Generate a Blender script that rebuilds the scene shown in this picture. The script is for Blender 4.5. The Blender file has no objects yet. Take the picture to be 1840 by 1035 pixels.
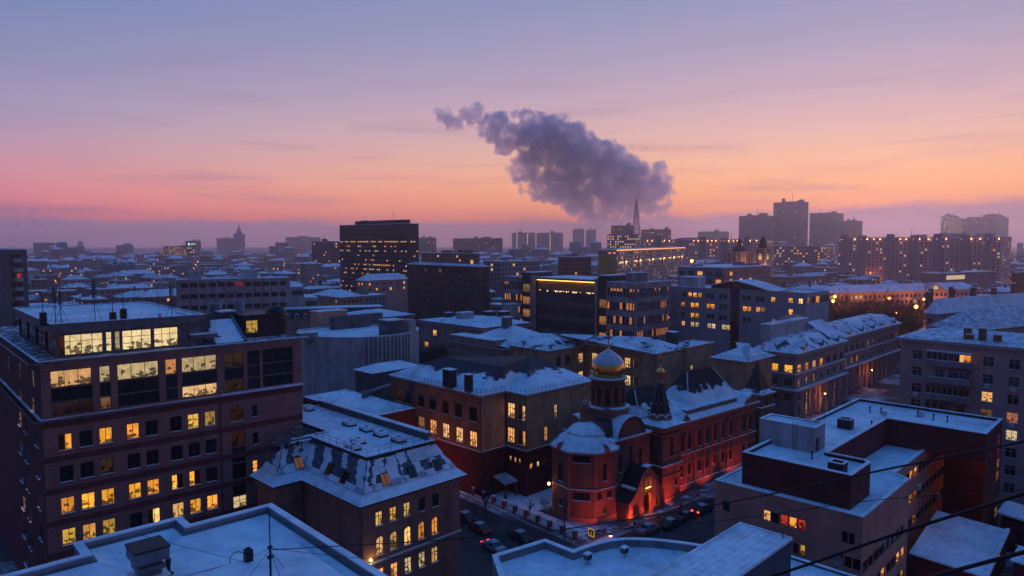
import bpy, math, random
from mathutils import Vector, Matrix, noise
random.seed(11)
R = math.radians
sc = bpy.context.scene
COL = sc.collection

# ------------------------------------------------------------------ camera
CAMZ = 48.0
FPX = 1275.0
TH = math.atan(82.5 / FPX)
cam = bpy.data.cameras.new('camera')
cam.sensor_width = 36.0
cam.lens = 36.0 * FPX / 1840.0
cam.clip_start = 0.5
cam.clip_end = 20000.0
camo = bpy.data.objects.new('camera', cam)
camo.location = (0, 0, CAMZ)
camo.rotation_euler = (math.pi / 2 - TH, 0, 0)
COL.objects.link(camo)
sc.camera = camo


def C(r, g, b, k=1.0):
    def f(c):
        c /= 255.0
        return (c / 12.92 if c <= .04045 else ((c + .055) / 1.055) ** 2.4) * k
    return (f(r), f(g), f(b), 1.0)


# ------------------------------------------------------------------ world: dusk sky
SUN_AZ = R(27.0)      # degrees to the right of the view axis (+Y), sun already below the skyline
wd = bpy.data.worlds.new('World')
sc.world = wd
wd.use_nodes = True
nt = wd.node_tree
nt.nodes.clear()


def N(t, kind, **kw):
    n = t.nodes.new(kind)
    for k, v in kw.items():
        setattr(n, k, v)
    return n


def MATH(t, op, a, b=None, clamp=False, c=None):
    n = t.nodes.new('ShaderNodeMath')
    n.operation = op
    n.use_clamp = clamp
    for i, x in enumerate((a, b, c)):
        if x is None:
            continue
        if isinstance(x, (int, float)):
            n.inputs[i].default_value = x
        else:
            t.links.new(x, n.inputs[i])
    return n.outputs[0]


def RAMP(t, fac, stops, interp='LINEAR'):
    n = t.nodes.new('ShaderNodeValToRGB')
    cr = n.color_ramp
    cr.interpolation = interp
    while len(cr.elements) < len(stops):
        cr.elements.new(0.5)
    for e, (p, c) in zip(cr.elements, stops):
        e.position = p
        e.color = c if len(c) == 4 else (*c, 1)
    if fac is not None:
        t.links.new(fac, n.inputs[0])
    return n.outputs[0]


def MIXC(t, fac, a, b, blend='MIX'):
    n = t.nodes.new('ShaderNodeMix')
    n.data_type = 'RGBA'
    n.blend_type = blend
    for i, x in ((0, fac), (6, a), (7, b)):
        if isinstance(x, (int, float)):
            n.inputs[i].default_value = x
        elif isinstance(x, tuple):
            n.inputs[i].default_value = x
        else:
            t.links.new(x, n.inputs[i])
    return n.outputs[2]


tc = N(nt, 'ShaderNodeTexCoord')
nrm = N(nt, 'ShaderNodeVectorMath', operation='NORMALIZE')
nt.links.new(tc.outputs['Generated'], nrm.inputs[0])
sep = N(nt, 'ShaderNodeSeparateXYZ')
nt.links.new(nrm.outputs[0], sep.inputs[0])
X, Y, Z = sep.outputs
hor = MATH(nt, 'SQRT', MATH(nt, 'ADD', MATH(nt, 'MULTIPLY', X, X), MATH(nt, 'ADD', MATH(nt, 'MULTIPLY', Y, Y), 1e-5)))
cosaz = MATH(nt, 'DIVIDE', MATH(nt, 'ADD', MATH(nt, 'MULTIPLY', X, math.sin(SUN_AZ)), MATH(nt, 'MULTIPLY', Y, math.cos(SUN_AZ))), hor)
elev = MATH(nt, 'MAXIMUM', Z, 0.0)
warm = RAMP(nt, elev, [(0, C(262, 132, 92)), (.03, C(280, 156, 92)), (.05, C(284, 176, 104)), (.075, C(280, 192, 124)), (.105, C(264, 194, 152)), (.14, C(240, 188, 176)),
                       (.19, C(208, 174, 188)), (.25, C(176, 162, 190)), (.33, C(142, 150, 190)), (.5, C(86, 128, 196)), (1, C(53, 125, 214))])
mid = RAMP(nt, elev, [(0, C(258, 112, 114)), (.03, C(264, 130, 126)), (.05, C(258, 146, 146)), (.075, C(238, 154, 160)), (.105, C(210, 158, 176)), (.15, C(174, 158, 188)),
                      (.21, C(144, 146, 186)), (.27, C(122, 138, 184)), (.33, C(106, 131, 182)), (.5, C(76, 124, 194)), (1, C(53, 125, 214))])
back = RAMP(nt, elev, [(0, C(66, 46, 60)), (.1, C(90, 60, 72)), (.22, C(80, 68, 92)), (.4, C(58, 84, 142)), (.65, C(50, 104, 184)), (1, C(53, 125, 214))])
fw = MATH(nt, 'DIVIDE', MATH(nt, 'SUBTRACT', cosaz, .48), .52, clamp=True)
fm = MATH(nt, 'DIVIDE', MATH(nt, 'ADD', cosaz, .5), .98, clamp=True)
sky = MIXC(nt, fw, MIXC(nt, fm, back, mid), warm)
# low cloud bank on the skyline, soft lumpy top edge, and a few faint streaks above it
az = MATH(nt, 'ARCTAN2', X, Y)
cv = N(nt, 'ShaderNodeCombineXYZ')
nt.links.new(MATH(nt, 'MULTIPLY', az, 5.0), cv.inputs[0])
nt.links.new(MATH(nt, 'MULTIPLY', Z, 20.0), cv.inputs[1])
n1 = N(nt, 'ShaderNodeTexNoise')
n1.inputs['Scale'].default_value = 2.2
n1.inputs['Detail'].default_value = 7
n1.inputs['Roughness'].default_value = .55
nt.links.new(cv.outputs[0], n1.inputs['Vector'])
top = MATH(nt, 'ADD', MATH(nt, 'MULTIPLY', n1.outputs[0], .030), MATH(nt, 'ADD', .0175, MATH(nt, 'MULTIPLY', MATH(nt, 'MAXIMUM', az, 0.0), .035)))
bank = MATH(nt, 'DIVIDE', MATH(nt, 'SUBTRACT', top, Z), .010, clamp=True)
bankc = MIXC(nt, fw, MIXC(nt, fm, C(62, 46, 62), C(166, 136, 172)), C(178, 132, 158))
sky = MIXC(nt, MATH(nt, 'MULTIPLY', bank, .9), sky, bankc)
cv2 = N(nt, 'ShaderNodeCombineXYZ')
nt.links.new(MATH(nt, 'MULTIPLY', az, 3.0), cv2.inputs[0])
nt.links.new(MATH(nt, 'MULTIPLY', Z, 34.0), cv2.inputs[1])
n2 = N(nt, 'ShaderNodeTexNoise')
n2.inputs['Scale'].default_value = 1.3
n2.inputs['Detail'].default_value = 5
nt.links.new(cv2.outputs[0], n2.inputs['Vector'])
streak = MATH(nt, 'MULTIPLY', MATH(nt, 'DIVIDE', MATH(nt, 'SUBTRACT', n2.outputs[0], .52), .18, clamp=True), .55)
sky = MIXC(nt, MATH(nt, 'MULTIPLY', streak, MATH(nt, 'SUBTRACT', 1.0, MATH(nt, 'MULTIPLY', Z, 3.2), clamp=True)), sky, C(150, 118, 150))
bg = N(nt, 'ShaderNodeBackground')
nt.links.new(sky, bg.inputs[0])
bg.inputs[1].default_value = 1.0
# physical twilight sky under it, very weak with the sun below the horizon
nis = N(nt, 'ShaderNodeTexSky', sky_type='NISHITA', sun_disc=False)
nis.sun_elevation = R(-2.5)
nis.sun_rotation = SUN_AZ
bg2 = N(nt, 'ShaderNodeBackground')
nt.links.new(nis.outputs[0], bg2.inputs[0])
bg2.inputs[1].default_value = 0.05
ad = N(nt, 'ShaderNodeAddShader')
nt.links.new(bg.outputs[0], ad.inputs[0])
nt.links.new(bg2.outputs[0], ad.inputs[1])
wo = N(nt, 'ShaderNodeOutputWorld')
nt.links.new(ad.outputs[0], wo.inputs[0])

# the last glow over the skyline: one weak, very soft, warm sun at the horizon
sun = bpy.data.lights.new('sun', 'SUN')
sun.energy = 0.15
sun.angle = R(20)
sun.color = (1.0, .60, .70)
suno = bpy.data.objects.new('sun', sun)
suno.rotation_euler = (R(-87), 0, -SUN_AZ)
suno.location = (0, 0, 200)
COL.objects.link(suno)

vs = sc.view_settings
vs.view_transform = 'Standard'
vs.look = 'None'
vs.gamma = 1.0
vs.exposure = 0.0
vs.use_curve_mapping = False
sc.render.engine = 'CYCLES'
cy = sc.cycles
cy.max_bounces = 6
cy.diffuse_bounces = 2
cy.glossy_bounces = 3
cy.transmission_bounces = 3
cy.transparent_max_bounces = 8
cy.volume_bounces = 3
cy.use_denoising = True
cy.sample_clamp_indirect = 3.0
cy.caustics_reflective = False
cy.caustics_refractive = False


# ------------------------------------------------------------------ geometry helpers
def ray(px, py):
    a = (px - 920.0) / FPX
    b = -(py - 517.5) / FPX
    return Vector((a, math.cos(TH) + b * math.sin(TH), -math.sin(TH) + b * math.cos(TH)))


def P(px, py, z):
    d = ray(px, py)
    t = (z - CAMZ) / d.z
    return Vector((d.x * t, d.y * t))


def PY(px, py, y):
    d = ray(px, py)
    return Vector((0, 0, CAMZ)) + d * (y / d.y)


def proj(w):
    x, y, z = w[0], w[1], w[2] - CAMZ
    dep = y * math.cos(TH) - z * math.sin(TH)
    up = y * math.sin(TH) + z * math.cos(TH)
    return 920 + FPX * x / dep, 517.5 - FPX * up / dep


class MB:
    def __init__(s):
        s.v, s.f, s.m, s.sm = [], [], [], []

    def add(s, vs_, fs, m=0, smooth=False):
        k = len(s.v)
        s.v += [tuple(p) for p in vs_]
        for f in fs:
            s.f.append(tuple(i + k for i in f))
            s.m.append(m)
            s.sm.append(smooth)
        return s

    def box(s, x0, x1, y0, y1, z0, z1, m=0):
        return s.add([(x0, y0, z0), (x1, y0, z0), (x1, y1, z0), (x0, y1, z0), (x0, y0, z1), (x1, y0, z1), (x1, y1, z1), (x0, y1, z1)],
                     [(0, 3, 2, 1), (4, 5, 6, 7), (0, 1, 5, 4), (1, 2, 6, 5), (2, 3, 7, 6), (3, 0, 4, 7)], m)

    def prism(s, poly, z0, z1, m=0, mt=None):
        n = len(poly)
        vv = [(p[0], p[1], z0) for p in poly] + [(p[0], p[1], z1) for p in poly]
        s.add(vv, [(i, (i + 1) % n, n + (i + 1) % n, n + i) for i in range(n)] + [tuple(range(n))[::-1]], m)
        s.add([(p[0], p[1], z1) for p in poly], [tuple(range(n))], m if mt is None else mt)
        return s

    def ring(s, a, b, z0, z1, m=0, za=None, zb=None):
        n = len(a)
        za = z1 if za is None else za
        zb = z1 if zb is None else zb
        vv = [(p[0], p[1], z0) for p in a] + [(p[0], p[1], za) for p in a] + [(p[0], p[1], zb) for p in b] + [(p[0], p[1], z0) for p in b]
        fs = []
        for i in range(n):
            j = (i + 1) % n
            fs += [(i, j, n + j, n + i), (n + i, n + j, 2 * n + j, 2 * n + i), (2 * n + i, 2 * n + j, 3 * n + j, 3 * n + i)]
        return s.add(vv, fs, m)

    def lathe(s, prof, c=(0, 0), n=24, m=0, smooth=True, a0=0.0):
        vv = []
        for r, z in prof:
            for i in range(n):
                t = a0 + 2 * math.pi * i / n
                vv.append((c[0] + r * math.cos(t), c[1] + r * math.sin(t), z))
        fs = []
        for k in range(len(prof) - 1):
            for i in range(n):
                j = (i + 1) % n
                fs.append((k * n + i, k * n + j, (k + 1) * n + j, (k + 1) * n + i))
        if prof[-1][0] > 1e-3:
            fs.append(tuple((len(prof) - 1) * n + i for i in range(n)))
        return s.add(vv, fs, m, smooth)

    def bar(s, p, q, r, n=4, m=0, r2=None):
        p, q = Vector(p), Vector(q)
        d = q - p
        if d.length < 1e-6:
            return s
        d.normalize()
        a = d.cross(Vector((0, 0, 1)))
        if a.length < .05:
            a = d.cross(Vector((1, 0, 0)))
        a.normalize()
        b = d.cross(a)
        r2 = r if r2 is None else r2
        vv = []
        for o, rr in ((p, r), (q, r2)):
            for i in range(n):
                t = 2 * math.pi * (i + .5) / n
                vv.append(o + a * (rr * math.cos(t)) + b * (rr * math.sin(t)))
        fs = [(i, (i + 1) % n, n + (i + 1) % n, n + i) for i in range(n)]
        fs += [tuple(range(n))[::-1], tuple(range(n, 2 * n))]
        return s.add(vv, fs, m, n > 5)

    def tube(s, pts, r, n=6, m=0):
        vv = []
        for i, p in enumerate(pts):
            d = (Vector(pts[min(i + 1, len(pts) - 1)]) - Vector(pts[max(i - 1, 0)])).normalized()
            a = d.cross(Vector((0, 0, 1))).normalized()
            b = d.cross(a)
            for k in range(n):
                t = 2 * math.pi * k / n
                vv.append(Vector(p) + a * (r * math.cos(t)) + b * (r * math.sin(t)))
        fs = [(i * n + k, i * n + (k + 1) % n, (i + 1) * n + (k + 1) % n, (i + 1) * n + k) for i in range(len(pts) - 1) for k in range(n)]
        return s.add(vv, fs, m, True)

    def half_disc(s, c, r, dirv, nrmv, th, z, n=10, m=0, kx=1.0, point=0.0):
        # vertical half-round gable (kokoshnik): centre c (x,y), base height z, in-plane direction dirv, outward normal nrmv
        pts = []
        for i in range(n + 1):
            t = math.pi * i / n
            h = math.sin(t) * r
            if point:
                h += point * max(0.0, 1 - abs(math.cos(t)) * 3.2)
            pts.append((math.cos(t) * r * kx, h))
        vv = []
        for k in (0, 1):
            for x, h in pts:
                vv.append((c[0] + dirv[0] * x - nrmv[0] * th * k, c[1] + dirv[1] * x - nrmv[1] * th * k, z + h))
        q = n + 1
        fs = [tuple(range(q))[::-1], tuple(range(q, 2 * q))] + [(i, i + 1, q + i + 1, q + i) for i in range(n)]
        return s.add(vv, fs, m)

    def mesh(s, name, mats):
        me = bpy.data.meshes.new(name)
        me.from_pydata(s.v, [], s.f)
        for mm in mats:
            me.materials.append(mm)
        me.polygons.foreach_set('material_index', s.m)
        me.polygons.foreach_set('use_smooth', s.sm)
        me.update()
        return me


def inset(poly, d):
    n = len(poly)
    out = []
    for i in range(n):
        p0, p1, p2 = Vector(poly[i - 1][:2]), Vector(poly[i][:2]), Vector(poly[(i + 1) % n][:2])
        e1, e2 = (p1 - p0).normalized(), (p2 - p1).normalized()
        n1_, n2_ = Vector((-e1.y, e1.x)), Vector((-e2.y, e2.x))
        den = 1 + n1_.dot(n2_)
        if den < .15:
            den = .15
        out.append(tuple(p1 + (n1_ + n2_) * (d / den)))
    return out


def rect(u0, u1, v0, v1):
    return [(u0, v0), (u1, v0), (u1, v1), (u0, v1)]


# ------------------------------------------------------------------ materials
MATS = {}


def mat(name, col, rough=.85, var=.18, scale=1.2, bump=0.0, bscale=14.0, metal=0.0, spec=.3, tint=None):
    if name in MATS:
        return MATS[name]
    m = bpy.data.materials.new(name)
    m.use_nodes = True
    t = m.node_tree
    b = t.nodes['Principled BSDF']
    b.inputs['Roughness'].default_value = rough
    b.inputs['Metallic'].default_value = metal
    b.inputs['Specular IOR Level'].default_value = spec
    co = N(t, 'ShaderNodeTexCoord')
    nz = N(t, 'ShaderNodeTexNoise')
    nz.inputs['Scale'].default_value = scale
    nz.inputs['Detail'].default_value = 6
    t.links.new(co.outputs['Object'], nz.inputs['Vector'])
    c = Vector(col[:3])
    c2 = Vector(tint) if tint else c * (1 - 2.2 * var)
    rc = RAMP(t, nz.outputs[0], [(.3, (*[max(0, x) for x in c2], 1)), (.62, (*c, 1)), (.8, (*[min(1, x * (1 + var)) for x in c], 1))])
    if bump:      # rain streaks and grime running down the wall
        mps = N(t, 'ShaderNodeMapping')
        mps.inputs['Scale'].default_value = (.55, .55, .05)
        t.links.new(co.outputs['Object'], mps.inputs[0])
        nst = N(t, 'ShaderNodeTexNoise')
        nst.inputs['Scale'].default_value = 1.0
        nst.inputs['Detail'].default_value = 7
        t.links.new(mps.outputs[0], nst.inputs['Vector'])
        rc = MIXC(t, 1.0, rc, RAMP(t, nst.outputs[0], [(.36, (.74, .72, .71, 1)), (.56, (1, 1, 1, 1))]), 'MULTIPLY')
    t.links.new(rc, b.inputs['Base Color'])
    if bump:
        n2_ = N(t, 'ShaderNodeTexNoise')
        n2_.inputs['Scale'].default_value = bscale
        n2_.inputs['Detail'].default_value = 4
        t.links.new(co.outputs['Object'], n2_.inputs['Vector'])
        bp = N(t, 'ShaderNodeBump')
        bp.inputs['Strength'].default_value = bump
        bp.inputs['Distance'].default_value = .1
        t.links.new(n2_.outputs[0], bp.inputs['Height'])
        t.links.new(bp.outputs[0], b.inputs['Normal'])
    MATS[name] = m
    return m


def brickmat(name, c1, c2, mortar, w=.6, h=.3, ms=.02, rough=.85, bump=.25, var=.5):
    """stone or brick cladding: courses run along x+y of the wall, height along z"""
    if name in MATS:
        return MATS[name]
    m = bpy.data.materials.new(name)
    m.use_nodes = True
    t = m.node_tree
    b = t.nodes['Principled BSDF']
    b.inputs['Roughness'].default_value = rough
    b.inputs['Specular IOR Level'].default_value = .3
    co = N(t, 'ShaderNodeTexCoord')
    sp = N(t, 'ShaderNodeSeparateXYZ')
    t.links.new(co.outputs['Object'], sp.inputs[0])
    cb = N(t, 'ShaderNodeCombineXYZ')
    t.links.new(MATH(t, 'ADD', sp.outputs[0], sp.outputs[1]), cb.inputs[0])
    t.links.new(sp.outputs[2], cb.inputs[1])
    bt = N(t, 'ShaderNodeTexBrick')
    bt.inputs['Color1'].default_value = (*c1[:3], 1)
    bt.inputs['Color2'].default_value = (*c2[:3], 1)
    bt.inputs['Mortar'].default_value = (*mortar[:3], 1)
    bt.inputs['Scale'].default_value = 1
    bt.inputs['Mortar Size'].default_value = ms
    bt.inputs['Brick Width'].default_value = w
    bt.inputs['Row Height'].default_value = h
    t.links.new(cb.outputs[0], bt.inputs['Vector'])
    nz = N(t, 'ShaderNodeTexNoise')
    nz.inputs['Scale'].default_value = .35
    nz.inputs['Detail'].default_value = 6
    t.links.new(co.outputs['Object'], nz.inputs['Vector'])
    wr = RAMP(t, nz.outputs[0], [(.3, (1 - var, 1 - var, 1 - var, 1)), (.65, (1, 1, 1, 1))])
    t.links.new(MIXC(t, 1.0, bt.outputs[0], wr, 'MULTIPLY'), b.inputs['Base Color'])
    bp = N(t, 'ShaderNodeBump')
    bp.inputs['Strength'].default_value = bump
    bp.inputs['Distance'].default_value = .03
    bp.invert = True
    t.links.new(bt.outputs['Fac'], bp.inputs['Height'])
    t.links.new(bp.outputs[0], b.inputs['Normal'])
    MATS[name] = m
    return m


def snowmat(name, thr=None, soft=.05, under=(.05, .055, .065), scale=.5, seams=None, stretch=(1, 1, 1), zcut=None, uv=False):
    """snow; thr set = bare roof shows through in patches where the wind and melt took it"""
    if name in MATS:
        return MATS[name]
    m = bpy.data.materials.new(name)
    m.use_nodes = True
    t = m.node_tree
    b = t.nodes['Principled BSDF']
    b.inputs['Specular IOR Level'].default_value = .25
    co = N(t, 'ShaderNodeTexCoord')
    nz = N(t, 'ShaderNodeTexNoise')
    nz.inputs['Scale'].default_value = .9
    nz.inputs['Detail'].default_value = 7
    t.links.new(co.outputs['Object'], nz.inputs['Vector'])
    sn = RAMP(t, nz.outputs[0], [(.3, (.60, .63, .68, 1)), (.5, (.78, .80, .83, 1)), (.7, (.86, .87, .89, 1))])
    nzb = N(t, 'ShaderNodeTexNoise')
    nzb.inputs['Scale'].default_value = .16
    nzb.inputs['Detail'].default_value = 5
    nzb.inputs['Distortion'].default_value = .6
    t.links.new(co.outputs['Object'], nzb.inputs['Vector'])
    sn = MIXC(t, 1.0, sn, RAMP(t, nzb.outputs[0], [(.32, (.70, .70, .70, 1)), (.5, (.93, .93, .93, 1)), (.62, (1, 1, 1, 1))]), 'MULTIPLY')
    nzs = N(t, 'ShaderNodeTexNoise')      # soot and small bare specks
    nzs.inputs['Scale'].default_value = 2.6
    nzs.inputs['Detail'].default_value = 3
    t.links.new(co.outputs['Object'], nzs.inputs['Vector'])
    sn = MIXC(t, RAMP(t, nzs.outputs[0], [(.68, (0, 0, 0, 1)), (.78, (.55, .55, .55, 1))]), sn, (.22, .22, .24, 1))
    b.inputs['Roughness'].default_value = .75
    hgt = nz.outputs[0]
    if thr is not None:
        mp = N(t, 'ShaderNodeMapping')
        mp.inputs['Scale'].default_value = stretch
        t.links.new(co.outputs['UV' if uv else 'Object'], mp.inputs[0])
        n3 = N(t, 'ShaderNodeTexNoise')
        n3.inputs['Scale'].default_value = scale
        n3.inputs['Detail'].default_value = 8
        n3.inputs['Roughness'].default_value = .62
        t.links.new(mp.outputs[0], n3.inputs['Vector'])
        nv = n3.outputs[0]
        if zcut:   # the wind-swept upper slope is bare, the lower slope keeps its snow
            spz = N(t, 'ShaderNodeSeparateXYZ')
            t.links.new(co.outputs['Object'], spz.inputs[0])
            nv = MATH(t, 'ADD', nv, MATH(t, 'MULTIPLY', MATH(t, 'SUBTRACT', zcut[0], spz.outputs[2]), zcut[1]))
        msk = MATH(t, 'DIVIDE', MATH(t, 'SUBTRACT', nv, thr), soft, clamp=True)
        und = (*under, 1)
        if seams:
            wv = N(t, 'ShaderNodeTexWave', wave_type='BANDS', bands_direction=seams[0])
            wv.inputs['Scale'].default_value = seams[1]
            t.links.new(co.outputs['Object'], wv.inputs['Vector'])
            und = MIXC(t, MATH(t, 'GREATER_THAN', wv.outputs[1], .9), und, tuple(x * 2.2 for x in under) + (1,))
        sn = MIXC(t, msk, und, sn)
        hgt = MATH(t, 'ADD', MATH(t, 'MULTIPLY', msk, 1.2), MATH(t, 'MULTIPLY', nz.outputs[0], .5))
    t.links.new(sn, b.inputs['Base Color'])
    bp = N(t, 'ShaderNodeBump')
    bp.inputs['Strength'].default_value = .5
    bp.inputs['Distance'].default_value = .2
    t.links.new(hgt, bp.inputs['Height'])
    t.links.new(bp.outputs[0], b.inputs['Normal'])
    MATS[name] = m
    return m


def emis(name, col, k, sample=True):
    if name in MATS:
        return MATS[name]
    m = bpy.data.materials.new(name)
    m.use_nodes = True
    t = m.node_tree
    t.nodes.clear()
    e = N(t, 'ShaderNodeEmission')
    e.inputs[0].default_value = (*col[:3], 1)
    e.inputs[1].default_value = k
    o = N(t, 'ShaderNodeOutputMaterial')
    t.links.new(e.outputs[0], o.inputs[0])
    if not sample:
        m.cycles.emission_sampling = 'NONE'
    MATS[name] = m
    return m


def roommat(name, col, k, sample=True):
    """a lit room seen through its window: lamp light on walls, shelves and desks, each room different"""
    if name in MATS:
        return MATS[name]
    m = bpy.data.materials.new(name)
    m.use_nodes = True
    t = m.node_tree
    t.nodes.clear()
    co = N(t, 'ShaderNodeTexCoord')
    oi = N(t, 'ShaderNodeObjectInfo')
    ad_ = N(t, 'ShaderNodeVectorMath', operation='ADD')
    cx = N(t, 'ShaderNodeCombineXYZ')
    t.links.new(MATH(t, 'MULTIPLY', oi.outputs['Random'], 37.0), cx.inputs[0])
    t.links.new(MATH(t, 'MULTIPLY', oi.outputs['Random'], 91.0), cx.inputs[1])
    t.links.new(co.outputs['Object'], ad_.inputs[0])
    t.links.new(cx.outputs[0], ad_.inputs[1])
    vo = N(t, 'ShaderNodeTexVoronoi', distance='CHEBYCHEV')
    vo.inputs['Scale'].default_value = 2.3
    t.links.new(ad_.outputs[0], vo.inputs['Vector'])
    sg = N(t, 'ShaderNodeSeparateColor')
    t.links.new(vo.outputs['Color'], sg.inputs[0])
    sp = N(t, 'ShaderNodeSeparateXYZ')
    t.links.new(co.outputs['Generated'], sp.inputs[0])
    low = MATH(t, 'LESS_THAN', sp.outputs[2], MATH(t, 'ADD', .10, MATH(t, 'MULTIPLY', sg.outputs[1], .5)))
    furn = MATH(t, 'MULTIPLY', low, MATH(t, 'GREATER_THAN', sg.outputs[0], .45))
    wallv = MATH(t, 'ADD', .72, MATH(t, 'MULTIPLY', sg.outputs[2], .36))
    val = MATH(t, 'MULTIPLY', wallv, MATH(t, 'SUBTRACT', 1.0, MATH(t, 'MULTIPLY', furn, .82)))
    val = MATH(t, 'MULTIPLY', val, MATH(t, 'ADD', .5, MATH(t, 'MULTIPLY', oi.outputs['Random'], .8)))
    hue = MIXC(t, MATH(t, 'MULTIPLY', sg.outputs[0], .35), (*col[:3], 1), (col[0] * .9, col[1] * .55, col[2] * .5, 1))
    r2 = MATH(t, 'FRACT', MATH(t, 'MULTIPLY', oi.outputs['Random'], 13.7))
    hue = MIXC(t, MATH(t, 'MULTIPLY', MATH(t, 'GREATER_THAN', r2, .72), .35), hue, (1.0, .72, .36, 1))
    hue = MIXC(t, MATH(t, 'MULTIPLY', MATH(t, 'LESS_THAN', r2, .25), .5), hue, (1.0, .30, .05, 1))
    e = N(t, 'ShaderNodeEmission')
    t.links.new(hue, e.inputs[0])
    t.links.new(MATH(t, 'MULTIPLY', val, k), e.inputs[1])
    o = N(t, 'ShaderNodeOutputMaterial')
    t.links.new(e.outputs[0], o.inputs[0])
    if not sample:
        m.cycles.emission_sampling = 'NONE'
    MATS[name] = m
    return m


def glassmat():
    m = bpy.data.materials.new('window_glass')
    m.use_nodes = True
    t = m.node_tree
    t.nodes.clear()
    tr = N(t, 'ShaderNodeBsdfTransparent')
    tr.inputs[0].default_value = (.93, .95, .95, 1)
    gl = N(t, 'ShaderNodeBsdfGlossy')
    gl.inputs['Roughness'].default_value = .04
    lw = N(t, 'ShaderNodeLayerWeight')
    lw.inputs[0].default_value = .5
    fr = MATH(t, 'ADD', .035, MATH(t, 'MULTIPLY', MATH(t, 'POWER', lw.outputs['Facing'], 5.0), .9))
    mx = N(t, 'ShaderNodeMixShader')
    t.links.new(fr, mx.inputs[0])
    t.links.new(tr.outputs[0], mx.inputs[1])
    t.links.new(gl.outputs[0], mx.inputs[2])
    o = N(t, 'ShaderNodeOutputMaterial')
    t.links.new(mx.outputs[0], o.inputs[0])
    return m


SNOW = snowmat('snow')
SNOWP = snowmat('snow_patchy', .40, .06, scale=.35)
SNOWT = snowmat('snow_thin', .34, .30, under=(.20, .24, .30), scale=.8)
SNOWM = snowmat('snow_on_tiles', .49, .03, under=(.035, .042, .052), scale=1.0, seams=('Z', 5.0), stretch=(.8, .22, 1), uv=True)
SNOWD = snowmat('snow_melting', .50, .05, under=(.03, .034, .042), scale=.30)
GLASS = glassmat()
DGLASS = mat('dark_glass', (.012, .014, .018), .12, .1, spec=.5)
BGLASS = mat('blue_glass', (.03, .04, .055), .10, .1, spec=.5)
METAL = mat('dark_metal', (.035, .038, .045), .5, .2, metal=.3)
GREYM = mat('grey_metal', (.16, .17, .19), .45, .2, metal=.4)
ZINC = mat('zinc_roof', (.07, .08, .10), .45, .3, .6, metal=.3)
BLACK = mat('black_roof', (.018, .02, .026), .55, .3, .6)
WHITEP = mat('white_paint', (.55, .55, .56), .6, .15)
FRAMED = mat('frame_dark', (.05, .04, .04), .6, .1)
FRAMEW = mat('frame_white', (.50, .49, .47), .5, .1)
CONC = mat('concrete', (.42, .34, .33), .9, .2, .5, .2)
CONCD = mat('concrete_dark', (.13, .13, .135), .9, .25, .5, .2)
PLASTER_B = mat('beige_plaster', (.48, .26, .145), .9, .15, .4, .12)
PLASTER_P = mat('pink_plaster', (.36, .22, .19), .9, .15, .4, .12)
PLASTER_G = mat('grey_plaster', (.26, .25, .27), .9, .15, .4, .12)
PLASTER_W = mat('pale_plaster', (.45, .43, .42), .9, .12, .4, .12)
BRICK = brickmat('red_brick', (.26, .10, .065), (.20, .075, .05), (.16, .10, .08), .26, .085, .012)
BRICKD = brickmat('dark_red_brick', (.19, .022, .026), (.15, .018, .022), (.10, .02, .022), .26, .085, .012)
BRICKO = brickmat('orange_brick', (.42, .17, .085), (.36, .135, .065), (.26, .13, .08), .26, .085, .012)
TRIMR = mat('red_trim', (.30, .13, .09), .85, .15)
TRIML = mat('light_stone_trim', (.42, .36, .33), .85, .15)
STONE = brickmat('stone_cladding', (.40, .17, .145), (.34, .145, .125), (.19, .085, .075), 1.1, .45, .025, var=.3)
STONER = brickmat('red_stone_cladding', (.20, .055, .055), (.17, .045, .048), (.09, .035, .035), 1.1, .45, .025, var=.3)
PANEL = brickmat('pinkish_panel_cladding', (.62, .26, .19), (.56, .235, .175), (.38, .165, .13), 3.2, 1.25, .02, var=.3)
GOLD = mat('gold_leaf', (.80, .42, .10), .17, .08, 2.5, metal=1.0)
ASPH = mat('asphalt', (.045, .043, .045), .75, .3, .4)
BARK = mat('bark', (.045, .035, .03), .95, .3, 3)
TWIG = mat('twigs', (.05, .04, .037), .95, .3, 3)
RUBBER = mat('rubber', (.015, .015, .016), .7, .1)

KIND = {'y': ((1.0, .42, .04), 1.6), 'o': ((1.0, .34, .04), 1.45), 'p': ((1.0, .52, .20), 1.45), 'w': ((1.0, .74, .36), 1.0),
        'r': ((.9, .07, .035), .55), 'd': ((.75, .28, .11), .05), 'c': ((1.0, .58, .09), .95), 'm': ((1.0, .45, .14), .28)}
ROOM = {k: roommat('lit_room_' + k, c, s) for k, (c, s) in KIND.items()}
LITS = [emis('far_window_warm', (1, .50, .14), .75, False), emis('far_window_pale', (1, .72, .42), .6, False), emis('far_window_orange', (1, .34, .07), .75, False)]


# ------------------------------------------------------------------ objects
def tagp(o, label=None, cat=None, group=None, kind=None):
    for k, v in (('label', label), ('category', cat), ('group', group), ('kind', kind)):
        if v:
            o[k] = v
    return o


def link(name, me, parent=None, loc=None, rz=0, scale=None):
    o = bpy.data.objects.new(name, me)
    COL.objects.link(o)
    if parent:
        o.parent = parent
    if loc is not None:
        o.location = loc
    if rz:
        o.rotation_euler = (0, 0, rz)
    if scale:
        o.scale = scale
    return o


WCACHE = {}


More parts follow.
